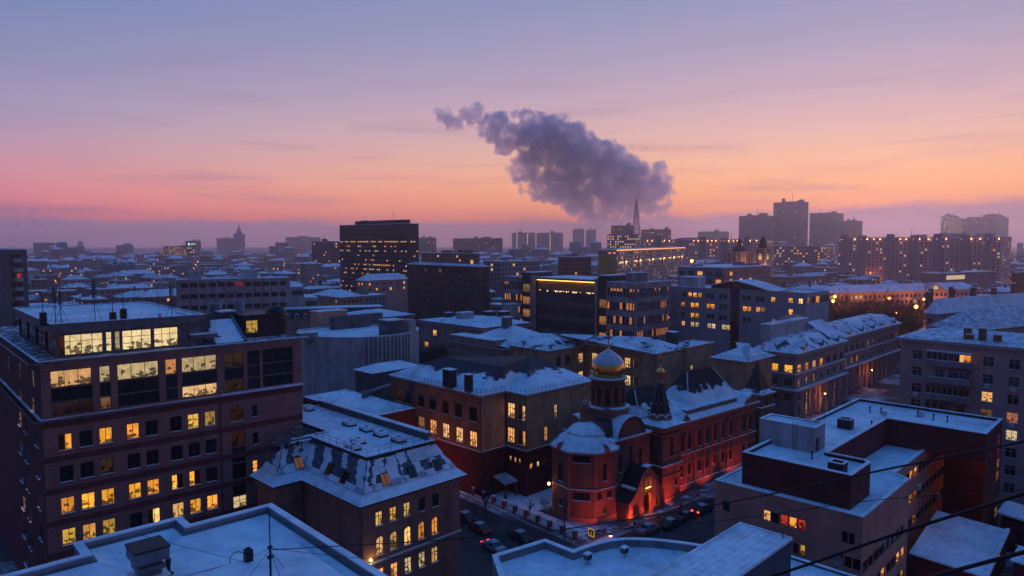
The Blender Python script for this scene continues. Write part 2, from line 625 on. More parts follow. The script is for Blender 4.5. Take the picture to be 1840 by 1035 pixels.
def wmesh(kind, *key):
    k = (kind,) + key
    if k in WCACHE:
        return WCACHE[k]
    if kind == 'frame':
        w, h, nx, nz_, white = key
        b = MB()
        f = .07
        y0, y1 = .13, .21
        b.box(-w / 2, -w / 2 + f, y0, y1, 0, h)
        b.box(w / 2 - f, w / 2, y0, y1, 0, h)
        b.box(-w / 2 + f, w / 2 - f, y0, y1, 0, f)
        b.box(-w / 2 + f, w / 2 - f, y0, y1, h - f, h)
        for i in range(1, nx):
            x = -w / 2 + w * i / nx
            b.box(x - f * .45, x + f * .45, y0 + .01, y1 - .01, f, h - f)
        for i in range(1, nz_):
            z = h * i / nz_ if nz_ != 2 else h * .68
            b.box(-w / 2 + f, w / 2 - f, y0 + .015, y1 - .015, z - f * .4, z + f * .4)
        me = b.mesh('window', [FRAMEW if white else FRAMED])
    elif kind == 'pane':
        w, h, m = key
        me = MB().box(-w / 2 + .03, w / 2 - .03, .16, .18, .03, h - .03).mesh('pane', [MATS[m] if m in MATS else GLASS])
    elif kind == 'room':
        m, w, h = key
        w, h, dp = w / 2, h, .7
        b = MB()
        b.add([(-w, 0, 0), (w, 0, 0), (w, dp, 0), (-w, dp, 0), (-w, 0, h), (w, 0, h), (w, dp, h), (-w, dp, h)],
              [(0, 1, 2, 3), (7, 6, 5, 4), (1, 5, 6, 2), (2, 6, 7, 3), (3, 7, 4, 0)])
        me = b.mesh('lit_room', [ROOM[m]])
    elif kind == 'sill':
        (w,) = key
        me = MB().box(-w / 2 - .08, w / 2 + .08, -.12, .10, -.10, -.02, 0).box(-w / 2 - .05, w / 2 + .05, -.10, .10, -.018, .05, 1).mesh('sill', [CONCD, SNOW])
    WCACHE[k] = me
    return me


class Bd:
    """a building (or other thing) in its own frame: x runs right and away from the camera, y left and away"""

    def __init__(s, name, label, cat, o, a, group=None, z=0.0, kind=None):
        s.o = Vector((o[0], o[1]))
        s.a = R(a)
        s.u = Vector((math.sin(s.a), math.cos(s.a)))
        s.w = Vector((-math.cos(s.a), math.sin(s.a)))
        s.root = link(name, None, None, (o[0], o[1], z), math.pi / 2 - s.a)
        s.root.empty_display_size = .5
        tagp(s.root, label, cat, group, kind)
        s.lx = Vector(s.loc(0, 0))

    def loc(s, x, y):
        d = Vector((x, y)) - s.o
        return (d.dot(s.u), d.dot(s.w))

    def pt(s, px, py, z):
        return s.loc(*P(px, py, z))

    def world(s, U, V, z=0.0):
        p = s.o + s.u * U + s.w * V
        return Vector((p.x, p.y, z))

    def hit(s, px, py, p0, p1):
        """pixel ray against the vertical plane through local p0-p1: distance along it and height"""
        d = ray(px, py)
        dl = Vector((d.x * s.u.x + d.y * s.u.y, d.x * s.w.x + d.y * s.w.y))
        p0, p1 = Vector(p0), Vector(p1)
        e = (p1 - p0).normalized()
        n = Vector((e.y, -e.x))
        t = (p0 - s.lx).dot(n) / dl.dot(n)
        q = s.lx + dl * t
        return (q - p0).dot(e), CAMZ + d.z * t

    def sol(s, px, z, axis, fixed=0.0, lo=-200.0, hi=400.0):
        """U (axis 0) or V (axis 1) at which a point of height z appears at pixel column px"""
        f = lambda t: proj(s.world(t, fixed, z) if axis == 0 else s.world(fixed, t, z))[0] - px
        # stay in front of the camera
        k = s.u.y if axis == 0 else s.w.y
        base = (s.o + (s.w * fixed if axis == 0 else s.u * fixed)).y
        lo = max(lo, (3 - base) / k) if k > 0 else lo
        a, b = f(lo), f(hi)
        for _ in range(60):
            m = (lo + hi) / 2
            c = f(m)
            if (c > 0) == (b > 0):
                hi, b = m, c
            else:
                lo, a = m, c
        return (lo + hi) / 2

    def part(s, name, mb, mats, parent=None, kind=None, label=None):
        if not isinstance(mats, (list, tuple)):
            mats = [mats]
        o = link(name, mb.mesh(name, mats), parent or s.root)
        return tagp(o, label, None, None, kind)

    # ---- walls with real openings
    def wall(s, p0, p1, z0, z1, m, wins=(), rev=.25, name='wall', sill=True, out=0.0):
        p0, p1 = Vector(p0), Vector(p1)
        L = (p1 - p0).length
        e = (p1 - p0) / L
        n = Vector((e.y, -e.x))
        rd = lambda t: round(t * 20) / 20
        holes = []
        for w in wins:
            x, z, ww, hh = w[:4]
            a, b, c, d = rd(x - ww / 2), rd(x + ww / 2), rd(z - hh / 2), rd(z + hh / 2)
            if a < .1 or b > L - .1 or c < z0 + .05 or d > z1 - .05:
                continue
            if any(a < q[1] + .04 and b > q[0] - .04 and c < q[3] + .04 and d > q[2] - .04 for q in holes):
                continue
            holes.append((a, b, c, d, w[4], w[5] if len(w) > 5 else {}))
        mb = MB()
        pt = lambda x, z, y=0.0: (p0.x + e.x * x - n.x * y, p0.y + e.y * x - n.y * y, z)
        zs = sorted({z0, z1} | {h[2] for h in holes} | {h[3] for h in holes})
        for i in range(len(zs) - 1):
            za, zb = zs[i], zs[i + 1]
            cur = 0.0
            row = sorted(h for h in holes if h[2] < zb - 1e-6 and h[3] > za + 1e-6)
            for h in row + [(L, L)]:
                if h[0] > cur + 1e-6:
                    mb.add([pt(cur, za), pt(h[0], za), pt(h[0], zb), pt(cur, zb)], [(0, 1, 2, 3)])
                cur = max(cur, h[1])
        for a, b, c, d, k, op in holes:
            for q in ((a, c, b, c), (b, c, b, d), (b, d, a, d), (a, d, a, c)):
                mb.add([pt(q[0], q[1]), pt(q[2], q[3]), pt(q[2], q[3], rev), pt(q[0], q[1], rev)], [(3, 2, 1, 0)])
            if op.get('arch'):
                r = (b - a) / 2
                for sgn in (-1, 1):
                    arc = [((a + b) / 2 + sgn * r * math.cos(t), d - r + r * math.sin(t)) for t in [math.pi / 2 * i / 6 for i in range(7)]]
                    cx_ = a if sgn < 0 else b
                    for i in range(6):
                        tri = [pt(cx_, d, .003), pt(*arc[i], .003), pt(*arc[i + 1], .003)]
                        mb.add(tri if sgn > 0 else tri[::-1], [(0, 2, 1)])
                        mb.add([pt(*arc[i]), pt(*arc[i + 1]), pt(*arc[i + 1], rev), pt(*arc[i], rev)], [(0, 1, 2, 3) if sgn > 0 else (3, 2, 1, 0)])
        wo_ = s.part(name, mb, m)
        rz = math.atan2(e.y, e.x)
        for a, b, c, d, k, op in holes:
            w, h = round(b - a, 3), round(d - c, 3)
            loc = (p0.x + e.x * (a + b) / 2 + n.x * out, p0.y + e.y * (a + b) / 2 + n.y * out, c)
            nx = op.get('nx', 2 if w > .9 else 1)
            nz_ = op.get('nz', 2 if h > 1.4 else 1)
            wn = link('window', wmesh('frame', w, h, nx, nz_, op.get('white', False)), s.root, loc, rz)
            lit = k in KIND or k in 'LR'
            g = 'window_glass' if lit else ('blue_glass' if k == 'b' else 'dark_glass')
            link('pane', wmesh('pane', w, h, g if not lit else 'G'), wn)
            if lit:
                kk = op.get('k', 'y') if k in 'LR' else k
                off, fr_ = {'L': (-w * .25, .46), 'R': (w * .25, .40)}.get(k, (0, 1.0))
                link('lit_room', wmesh('room', kk, round(w * fr_ - .02, 2), round(h - .04, 2)), wn, (off, .24, .02))
            if sill and op.get('sill', True):
                link('sill', wmesh('sill', w), wn)
        # dark rooms behind unlit openings are closed by the pane; a back sheet keeps light from passing
        return wo_

    def pixwins(s, p0, p1, rows, w, h, **op):
        """rows: lists of (px, py, kind); every list is one storey, its sill height levelled"""
        out = []
        for r in rows:
            hs = [(s.hit(q[0], q[1], p0, p1), q[2]) for q in r]
            zz = sorted(x[0][1] for x in hs)
            z = zz[len(zz) // 2]
            for (x, _), k in hs:
                out.append((x, z, w, h, k, dict(op)))
        return out

    def gridwins(s, L, n, zs, w, h, pick, margin=1.2, **op):
        out = []
        for j, z in enumerate(zs):
            for i in range(n):
                x = margin + (L - 2 * margin) * (i + .5) / n
                out.append((x, z, w, h, pick(i, j), dict(op)))
        return out

    def flat(s, poly, ztop, par=.7, th=.4, pm=None, cap=.14, deck=True):
        """flat roof with parapet, snow on the deck banked against the parapet, snow on the coping"""
        dz = ztop - par
        a, b = inset(poly, .02), inset(poly, th)
        s.part('parapet', MB().ring(a, b, dz - .15, ztop), pm or CONCD)
        s.part('coping_snow', MB().ring(inset(poly, -.06), inset(poly, th + .03), ztop + .003, ztop + cap, 0, ztop + cap * .7, ztop + cap), SNOW)
        if deck:
            mb = MB()
            b1, b2 = inset(poly, th + .005), inset(poly, th + .9)
            n = len(poly)
            mb.add([(p[0], p[1], dz + .32) for p in b1] + [(p[0], p[1], dz + .06) for p in b2],
                   [(i, (i + 1) % n, n + (i + 1) % n, n + i) for i in range(n)])
            mb.add([(p[0], p[1], dz + .06) for p in b2], [tuple(range(n))])
            s.part('roof_snow', mb, SNOW)

    def hip(s, u0, u1, v0, v1, z, h, m, over=.5, ridge='u', hipd=None, name='roof', fascia=None, base=.18):
        u0, u1, v0, v1 = u0 - over, u1 + over, v0 - over, v1 + over
        mb = MB()
        if ridge == 'u':
            d = (v1 - v0) / 2 if hipd is None else hipd
            r0, r1 = (u0 + d, (v0 + v1) / 2, z + h), (u1 - d, (v0 + v1) / 2, z + h)
            pts = [(u0, v0, z + base), (u1, v0, z + base), (u1, v1, z + base), (u0, v1, z + base), r0, r1]
            fs = [(0, 1, 5, 4), (1, 2, 5), (2, 3, 4, 5), (3, 0, 4)]
        else:
            d = (u1 - u0) / 2 if hipd is None else hipd
            r0, r1 = ((u0 + u1) / 2, v0 + d, z + h), ((u0 + u1) / 2, v1 - d, z + h)
            pts = [(u0, v0, z + base), (u1, v0, z + base), (u1, v1, z + base), (u0, v1, z + base), r0, r1]
            fs = [(0, 1, 4), (1, 2, 5, 4), (2, 3, 5), (3, 0, 4, 5)]
        mb.add(pts, fs, 0)
        mb.box(u0, u1, v0, v1, z, z + base - .004, 1)
        return s.part(name, mb, [m, fascia or TRIML])

    def rail(s, pts, h=1.0, step=2.0, r=.035, name='guard_rail', bars=(1.0, .55)):
        mb = MB()
        for i in range(len(pts) - 1):
            p, q = Vector(pts[i]), Vector(pts[i + 1])
            n = max(1, int((q - p).length / step))
            for k in range(n + 1):
                b = p.lerp(q, k / n)
                mb.bar(b, b + Vector((0, 0, h)), r)
            for f in bars:
                mb.bar(p + Vector((0, 0, h * f)), q + Vector((0, 0, h * f)), r * .8)
        return s.part(name, mb, METAL)


def pick_random(seed, p, kinds):
    rnd = random.Random(seed)
    return lambda i, j: (rnd.choice(kinds) if rnd.random() < p else '.')
# ------------------------------------------------------------------ ground and roads
def flatsheet(name, poly, z, m, kind='structure'):
    b = MB()
    b.add([(p[0], p[1], z) for p in poly], [tuple(range(len(poly)))])
    return tagp(link(name, b.mesh(name, [m])), kind=kind)


GROUND = snowmat('ground_snow', .50, .16, under=(.05, .045, .045), scale=.05)
flatsheet('ground', [(-6000, -200), (6000, -200), (6000, 6400), (-6000, 6400)], 0.0, GROUND)
CH_O = Vector((31.5, 133.6))
CH_A = 49.0
_f = Bd('frame_probe', None, None, CH_O, CH_A)
W2 = lambda U, V: tuple(_f.world(U, V).xy)
bpy.data.objects.remove(_f.root)
flatsheet('road', [W2(-60, -17), W2(140, -17), W2(140, -6.2), W2(-60, -6.2)], .012, ASPH)
flatsheet('side_street', [W2(-46, -6.2), W2(-33, -6.2), W2(-33, 90), W2(-46, 90)], .016, ASPH)
kb = MB()
kb.prism([W2(-31.6, -5.0), W2(60, -5.0), W2(60, -4.7), W2(-31.6, -4.7)][::1], 0, .14)
kb.prism([W2(-31.9, -4.7), W2(-31.6, -4.7), W2(-31.6, 60), W2(-31.9, 60)], 0, .14)
tagp(link('kerb', kb.mesh('kerb', [CONC])), kind='structure')
flatsheet('pavement', [W2(-31.6, -4.7), W2(60, -4.7), W2(60, -2.4), W2(-31.6, -2.4)], .13, snowmat('pavement_snow', .52, .1, under=(.10, .095, .095), scale=.4))


def shell(bd, poly, z0, z1, m, fronts=None, **kw):
    """walls on every side of a footprint; fronts: edge index -> windows"""
    fronts = fronts or {}
    n = len(poly)
    for i in range(n):
        bd.wall(poly[i], poly[(i + 1) % n], z0, z1, m, fronts.get(i, ()), **kw)


# ================================================================== A: flat roof at the lower left
a = Bd('flat_roof_building', 'snowy flat roof with low metal parapet, box vent and thin mast, nearest at lower left', 'building', P(487, 906, 33), 47.3)
q1, q2, q3, q4 = a.pt(341, 944, 33), a.pt(322, 930, 33), a.pt(134, 979, 33), a.pt(161, 995, 33)
polyA = [(-42, -30), (0, -30), (0, 0), (q1[0], 0), (q1[0], q2[1]), (q3[0], q2[1]), (q3[0], q4[1]), (-42, q4[1])]
shell(a, polyA, 0, 33, PLASTER_G)
a.flat(polyA, 33.0, .55, .32, mat('pale_flashing', (.30, .32, .35), .5, .1, metal=.2), .08)
dz = 33 - .55
# thin metal flashing along the inside of the parapet
a.part('flashing', MB().ring(inset(polyA, .36), inset(polyA, .52), dz + .2, dz + .34), GREYM)
# ventilator with stepped hood
vp = P(268, 1062, dz)
v = Bd('roof_ventilator', 'stepped metal box ventilator with hood on the nearest lower left roof', 'ventilator', vp, 47.3, z=dz)
v.part('base', MB().box(-.62, .62, -.62, .62, 0, .75), BLACK)
v.part('base_snow', MB().box(-.72, .72, -.72, .72, .752, .84), SNOW)
v.part('neck', MB().lathe([(.62, .84), (.62, 1.05), (.80, 1.12), (.80, 1.30), (.60, 1.38), (.60, 1.55)], n=4, smooth=False, a0=R(45)), GREYM)
v.part('hood', MB().box(-.70, .70, -.70, .70, 1.55, 2.05), GREYM)
v.part('hood_top', MB().box(-.74, .74, -.74, .74, 2.052, 2.14), BLACK)
pp = P(303, 1034, dz)
v = Bd('vent_pipe', 'short dark vent pipe standing beside the box ventilator on the lower left roof', 'pipe', pp, 47, z=dz)
v.part('pipe', MB().lathe([(.10, 0), (.10, .6), (.14, .62), (.14, .8)], n=10), METAL)
v.part('flange', MB().lathe([(.26, 0), (.22, .12), (.12, .14)], n=10), METAL)
pp = P(447, 1027, dz)
v = Bd('roof_post', 'square dark post on the lower left roof holding the wires beside the mast', 'post', pp, 47, z=dz)
v.part('post', MB().box(-.17, .17, -.17, .17, 0, 1.05), METAL)
v.part('cap', MB().lathe([(.26, 1.052), (.05, 1.2)], n=4, smooth=False, a0=R(45)), METAL)
mp = P(487, 1062, dz)
v = Bd('antenna_mast', 'tall thin dark mast with clamps rising in front of the lower left roof corner', 'mast', mp, 47, z=dz)
top_ = PY(487, 914, mp.y).z - dz
v.part('pole', MB().lathe([(.055, 0), (.05, top_ * .55), (.03, top_ * .56), (.028, top_)], n=8), METAL)
v.part('clamp', MB().box(-.12, .12, -.08, .08, top_ * .40, top_ * .43), METAL)
v.part('clamp', MB().box(-.10, .10, -.07, .07, top_ * .52, top_ * .545), METAL)
for k in range(3):
    t = 2.1 * k + .6
    v.part('guy_wire', MB().bar((0, 0, top_ * .5), (1.5 * math.cos(t), 1.5 * math.sin(t), .1), .012, 4), METAL)
hoop = MB()
for k in range(20):
    t0, t1 = 2 * math.pi * k / 20, 2 * math.pi * (k + 1) / 20
    hoop.bar((.42 * math.cos(t0), 0, .42 * math.sin(t0)), (.42 * math.cos(t1), 0, .42 * math.sin(t1)), .022, 4)
hp = PY(429, 1007, P(429, 1030, dz).y)
o = link('cable_hoop', hoop.mesh('cable_hoop', [METAL]), None, hp)
tagp(o, 'coiled ring of cable hanging on the wire between mast and roof edge', 'cable coil')
# raised corner of the deck with a dark edge
sA, sB, sC = a.pt(470, 1012, dz), a.pt(560, 985, dz), a.pt(720, 1075, dz)
stp = [(sA[0] - 9, sA[1]), (-1.2, sA[1]), (-1.2, sA[1] - 9), (sA[0] - 9, sA[1] - 9)]
stp = stp[::-1]
a.part('raised_deck_edge', MB().prism(stp, dz + .05, dz + .42), BLACK)
a.part('raised_deck_snow', MB().prism(inset(stp, .1), dz + .424, dz + .52), SNOW)
# the same roof further to the right is another, lower one (built with the curved parapet below)

# ================================================================== B: stone office block at the left
b = Bd('stone_office_block', 'tall banded stone office block with lit windows and a glass penthouse at left', 'building', P(71.5, 652, 34), 47.8)
UB = b.sol(541, 34, 0)
VB = 46.0
f0, f1 = (0, 0), (UB, 0)
h_ = lambda x, y: b.hit(x, y, f0, f1)
zt, zb = h_(91, 668)[1], h_(91, 749)[1]
zc2 = h_(74, 757)[1]
hb = zt - zb
wins = []
bays = [(91, 166, 'w', '.', 'd', 3), (179, 199, 'w', '.', 'm', 1), (211, 286, 'w', '.', '.', 3), (298, 318, 'p', '.', 'b', 1), (327, 390, 'w', '.', 'p', 3),
        (403, 438, 'd', '.', 'd', 2), (444, 467, '.', '.', 'b', 1), (472, 526, '.', '.', '.', 3)]
for x0, x1, k1, k2, k3, nx in bays:
    ym = 700 - (x0 - 91) * .13
    s0, s1 = h_(x0, ym)[0], h_(x1, ym)[0]
    for frac0, frac1, k in ((.63, 1.0, k1), (.30, .61, k2), (0.0, .28, k3)):
        wins.append(((s0 + s1) / 2, zb + hb * (frac0 + frac1) / 2, s1 - s0, hb * (frac1 - frac0), k, {'nx': nx, 'nz': 1, 'sill': False}))
rows = [[(117, 794, 'R'), (155, 788, '.'), (191, 782, 'y'), (239, 774, 'y'), (272, 768, '.'), (317, 760, '.'), (347, 757, 'c'), (377, 752, 'c')],
        [(120, 852, '.'), (157, 845, '.'), (193, 837, 'd'), (241, 829, '.'), (274, 823, '.'), (318, 814, '.'), (349, 807, '.'), (379.5, 800, '.')],
        [(121, 909, 'y'), (158, 902, 'y'), (194, 893, 'y'), (243, 884, 'y'), (275, 877, 'y'), (319.5, 868, 'L'), (350, 861, 'L'), (381, 855, '.')],
        [(123, 968, 'c'), (160, 957, 'c'), (196, 947, 'c'), (244, 936, '.'), (276, 927.5, 'R'), (320, 918, 'y'), (351.5, 912, 'y'), (382, 905, 'y')]]
wz = [h_(r[2][0], r[2][1])[1] for r in rows]
dzr = (wz[0] - wz[3]) / 3
for ri, r in enumerate(rows + [[(q[0], 0, random.choice('y.y.')) for q in rows[0]], [(q[0], 0, random.choice('yo..')) for q in rows[0]], [(q[0], 0, '.') for q in rows[0]]]):
    z = wz[0] - dzr * ri
    for ci, q in enumerate(r):
        s = h_(*rows[1][ci][:2])[0]
        wins.append((s, z, 1.45, 1.95, q[2], {'nx': 2, 'nz': 1, 'k': 'y'}))
s = h_(426, 745)[0]
wins.append((s, wz[0] + .1, 1.9, 2.3, 'd', {'arch': 1, 'nx': 2}))
s2 = h_(429, 800)[0]
zA, zB_ = h_(429, 773)[1], h_(429, 920)[1]
for i, k in enumerate(('d', '.', '.', '.', 'w')):
    f = (zA - zB_) / 5
    wins.append((s2, zA - f * (i + .5), 1.9, f - .14, k, {'nx': 2, 'nz': 2, 'sill': False}))
for x, y, k in ((458, 738, '.'), (459, 788, '.'), (459, 838, 'y')):
    ss, zz = h_(x, y)
    wins.append((ss, zz, .75, 1.7, k, {'nx': 1}))
b.wall(f0, f1, 0, 34, STONE, wins)
# left face: narrow windows in pairs on every storey
wl = []
g0, g1 = (0, VB), (0, 0)
hl = lambda x, y: b.hit(x, y, g0, g1)
for (x, y, k) in ((59, 680, 'w'), (35, 664, 'w'), (15, 652, 'w'), (59, 728, 'w'), (37, 713, 'w'), (12, 700, 'w')):
    ss, zz = hl(x, y)
    wl.append((ss, zz, 1.7, 2.1, k, {'nx': 2, 'sill': False}))
s37 = hl(37, 770)[0]
rnd = random.Random(5)
for ri in range(7):
    z = wz[0] - dzr * ri
    wl.append((VB - 3.0, z, .8, 1.9, rnd.choice('y.dd'), {'nx': 1}))
    wl.append((VB - 4.4, z, .8, 1.9, rnd.choice('y.d.'), {'nx': 1}))
    wl.append((s37, z, 2.2, 1.9, 'y' if ri == 0 else rnd.choice('.d.y'), {'nx': 2}))
    wl.append((VB - 11.2, z, .8, 1.9, rnd.choice('.yd.'), {'nx': 1}))
    wl.append((VB - 12.8, z, .8, 1.9, rnd.choice('.yo.'), {'nx': 1}))
    wl.append((VB - 16.5, z, .8, 1.9, rnd.choice('.yo.'), {'nx': 1}))
b.wall(g0, g1, 0, 34, STONER, wl, rev=.06, out=.14)
b.wall((UB, 0), (UB, VB), 0, 34, STONE)
b.wall((UB, VB), (0, VB), 0, 34, STONE)
for ri in range(7):
    z = wz[0] - dzr * (ri + .5)
    b.part('stone_band', MB().box(-.03, UB + .03, -.03, .02, z - .36, z + .36), STONER)
b.part('stone_band', MB().box(-.035, UB + .035, -.035, .02, zc2 - 1.0, zc2 - .15), STONER)
b.part('pilaster', MB().box(h_(396, 760)[0] - .12, h_(396, 760)[0] + .12, -.10, .02, 0, zc2 - 1.0), STONER)


def canopy(z, u1, deep, tag_):
    """open metal brow: outer rail, brackets, slats, a strip of snow at the wall"""
    b.part('canopy_rail', MB().box(-deep, u1, -deep, -deep + .10, z - .06, z + .06), GREYM)
    b.part('canopy_rail', MB().box(-deep, -deep + .10, -deep + .1, VB, z - .06, z + .06), GREYM)
    k = 0.0
    while k < u1:
        b.part('canopy_bracket', MB().add([(k - .05, -.01, z - .35), (k + .05, -.01, z - .35), (k + .05, -.01, z), (k - .05, -.01, z), (k - .05, -deep + .1, z - .05), (k + .05, -deep + .1, z - .05), (k + .05, -deep + .1, z), (k - .05, -deep + .1, z)],
                                          [(0, 1, 2, 3), (7, 6, 5, 4), (0, 4, 5, 1), (3, 2, 6, 7), (0, 3, 7, 4), (1, 5, 6, 2)]), GREYM)
        k += 2.05
    sl = MB()
    y = 0.0
    while y < VB:
        sl.box(-deep + .12, -.02, y, y + .07, z - .04, z + .015)
        y += .42
    b.part('canopy_slats', sl, METAL, kind='stuff')
    b.part('canopy_snow', MB().box(-.2, u1, -.24, -.02, z + .02, z + .12).box(-.3, -.02, -.02, VB, z + .02, z + .11), SNOW)


canopy(34.05, UB + .9, 1.35, 0)
canopy(zc2, h_(396, 712)[0], 1.0, 1)
u396 = h_(396, 712)[0]
b.part('ledge_snow', MB().box(u396, UB, -.45, -.01, zc2 - .05, zc2 + .22), SNOW)
# terrace and penthouse
b.part('terrace_snow', MB().box(.02, UB - .02, .02, VB - .02, 33.6, 34.03), snowmat('terrace_patchy', .5, .15, under=(.08, .09, .11), scale=.8))
p0 = b.pt(97, 600, 37.2)
PV0 = 2.3
PU0 = b.sol(99, 38, 0, PV0)
PU1 = b.sol(362, 38, 0, PV0)
PV1 = b.sol(33, 38, 1, PU0)
zr = b.hit(97, 584, (PU0, PV0), (PU0 + 1, PV0))[1]
hh = lambda x, y: b.hit(x, y, (PU0, PV0), (PU0 + 1, PV0))
pw = []
zg0, zg1 = 34.25, hh(105, 603)[1]
for x0, x1, nx in ((105, 186, 4), (190, 202, 1), (206, 217, 1), (220, 273, 3), (277, 321, 3)):
    s0, s1 = hh(x0, 620)[0], hh(x1, 615)[0]
    pw.append(((s0 + s1) / 2, (zg0 + zg1) / 2, s1 - s0 - .05, zg1 - zg0, 'w', {'nx': nx, 'nz': 3, 'sill': False}))
b.wall((PU0, PV0), (PU1, PV0), 34.03, zr - 1.0, GREYM, pw)
pl = [((PV1 - PV0) * (i + .5) / 4, (zg0 + zg1) / 2, (PV1 - PV0) / 4 - .25, zg1 - zg0, 'b' if i < 2 else 'd', {'nx': 2, 'nz': 3, 'sill': False}) for i in range(4)]
b.wall((PU0, PV1), (PU0, PV0), 34.03, zr - 1.0, METAL, pl)
b.wall((PU1, PV0), (PU1, PV1), 34.03, zr - 1.0, GREYM)
b.wall((PU1, PV1), (PU0, PV1), 34.03, zr - 1.0, GREYM)
rp = rect(PU0 - .5, PU1 + .3, PV0 - .5, PV1 + .3)
b.part('penthouse_fascia', MB().prism(rp, zr - 1.0, zr - .3), GREYM)
b.flat(rp, zr + .12, .40, .25, GREYM, .07)
# plant beyond the penthouse: duct, tilted snowy skylight, small lit hut, dark tank
u0 = b.sol(366, 36, 0, 3)
u1 = b.sol(384, 36, 0, 3)
b.part('stair_hut', MB().box(u0 - 1.5, u1 + .1, 4.5, 9, 34.03, 37.9), CONCD)
b.part('duct', MB().box(u0 - 2.2, u1, 1.5, 2.3, 35.0, 35.5), GREYM)
b.part('duct_snow', MB().box(u0 - 2.2, u1, 1.45, 2.35, 35.503, 35.68), SNOW)
b.part('duct', MB().box(u0, u1 + .8, 2.6, 3.2, 34.6, 35.0), GREYM)
us0, us1 = b.sol(386, 35, 0, 2), b.sol(436, 35, 0, 2)
b.part('tilted_skylight', MB().add([(us0, 1.4, 34.1), (us1, 1.4, 34.1), (us1, 6.2, 36.9), (us0, 6.2, 36.9), (us0, 6.2, 34.05), (us1, 6.2, 34.05)],
                                   [(0, 1, 2, 3), (0, 3, 4), (1, 5, 2), (3, 2, 5, 4), (0, 4, 5, 1)]), SNOW)
b.part('skylight_curb', MB().bar((us1 + .15, 1.3, 34.2), (us1 + .15, 6.3, 37.15), .2, 4), GREYM)
uh0, uh1 = b.sol(440, 36, 0, 5), b.sol(500, 36, 0, 5)
shell(b, rect(uh0, uh1, 5, 11), 34.03, 37.0, METAL, {0: [(1.1, 35.6, 1.8, 1.9, 'c', {'nx': 2, 'nz': 2, 'sill': False})]})
b.part('hut_roof', MB().box(uh0 - .2, uh1 + .2, 4.8, 11.2, 37.003, 37.35), BLACK)
b.part('tank', MB().lathe([(1.6, 34.03), (1.7, 36.6), (1.5, 37.6), (1.0, 38.2), (0.01, 38.4)], (uh1 + .3, 6.5), 14), BLACK)
b.part('cooling_drum', MB().lathe([(.9, 34.1), (.9, 38.6), (.8, 38.8), (.01, 38.9)], (b.sol(388, 38, 0, 12), 12.0), 14), GREYM)
b.part('cooling_drum', MB().lathe([(.7, 34.1), (.7, 38.9), (.01, 39.0)], (b.sol(430, 38, 0, 13), 13.0), 14), GREYM)
b.part('plant_box', MB().box(b.sol(395, 38, 0, 9), b.sol(425, 38, 0, 9), 9, 12, 34.1, 37.6), CONCD)
b.part('plant_box_snow', MB().box(b.sol(395, 38, 0, 9), b.sol(425, 38, 0, 9), 8.95, 12.05, 37.603, 37.75), SNOW)


def mast(px, U, V, h, kind, label):
    w = b.world(U, V)
    m_ = Bd('roof_aerial', label, 'antenna', w.xy, 47.8, 'aerials on the penthouse roof', z=zr - .2)
    m_.part('pole', MB().lathe([(.05, 0), (.04, h)], n=6), METAL)
    if kind == 'dish':
        m_.part('dish', MB().lathe([(.01, 0), (.35, .06), (.62, .2), (.66, .26), (.6, .24), (.01, .05)], n=18), GREYM).rotation_euler = (R(80), 0, R(60))
        m_.root.children[-1].location = (0, -.1, h * .8)
    elif kind == 'panel':
        for t in (0, 2.1, 4.2):
            m_.part('panel_aerial', MB().box(-.10, .10, .16, .26, h * .55, h * .95), GREYM).rotation_euler = (0, 0, t)
        m_.part('stay', MB().bar((0, 0, h * .5), (.9, .3, 0), .02).bar((0, 0, h * .5), (-.5, .8, 0), .02), METAL)
    else:
        m_.part('cabinet', MB().box(-.35, .35, -.3, .3, 0, h * .5), METAL)
        m_.part('stay', MB().bar((0, 0, h * .6), (.8, .4, 0), .02).bar((0, 0, h * .6), (-.8, .2, 0), .02), METAL)


for px, V, h, kind, lab in ((78, 4.5, 3.2, 'thin', 'thin pole aerial with a low cabinet at the left end of the penthouse roof'),
                            (100, 5.0, 4.8, 'panel', 'tall cluster of panel aerials near the penthouse roof corner'),
                            (110, 6.2, 4.2, 'panel', 'shorter cluster of panel aerials close behind the corner cluster'),
                            (171, 4.2, 5.6, 'panel', 'slender panel aerial pole near the middle of the penthouse roof'),
                            (203, 3.6, 2.4, 'thin', 'low thin pole aerial beside the slender panel aerial'),
                            (222, 4.4, 3.0, 'cab', 'dark cabinet aerial with stays on the penthouse roof'),
                            (285, 4.0, 1.9, 'dish', 'round satellite dish on the penthouse roof'),
                            (309, 4.6, 4.6, 'panel', 'panel aerial pole right of the satellite dish')):
    mast(px, b.sol(px, zr, 0, V), V, h, kind, lab)
b.rail([(PU0 + .4, PV0 + .2, zr + .1), (PU1 - 1, PV0 + .2, zr + .1)], .45, 2.2, .02, bars=(1.0,))

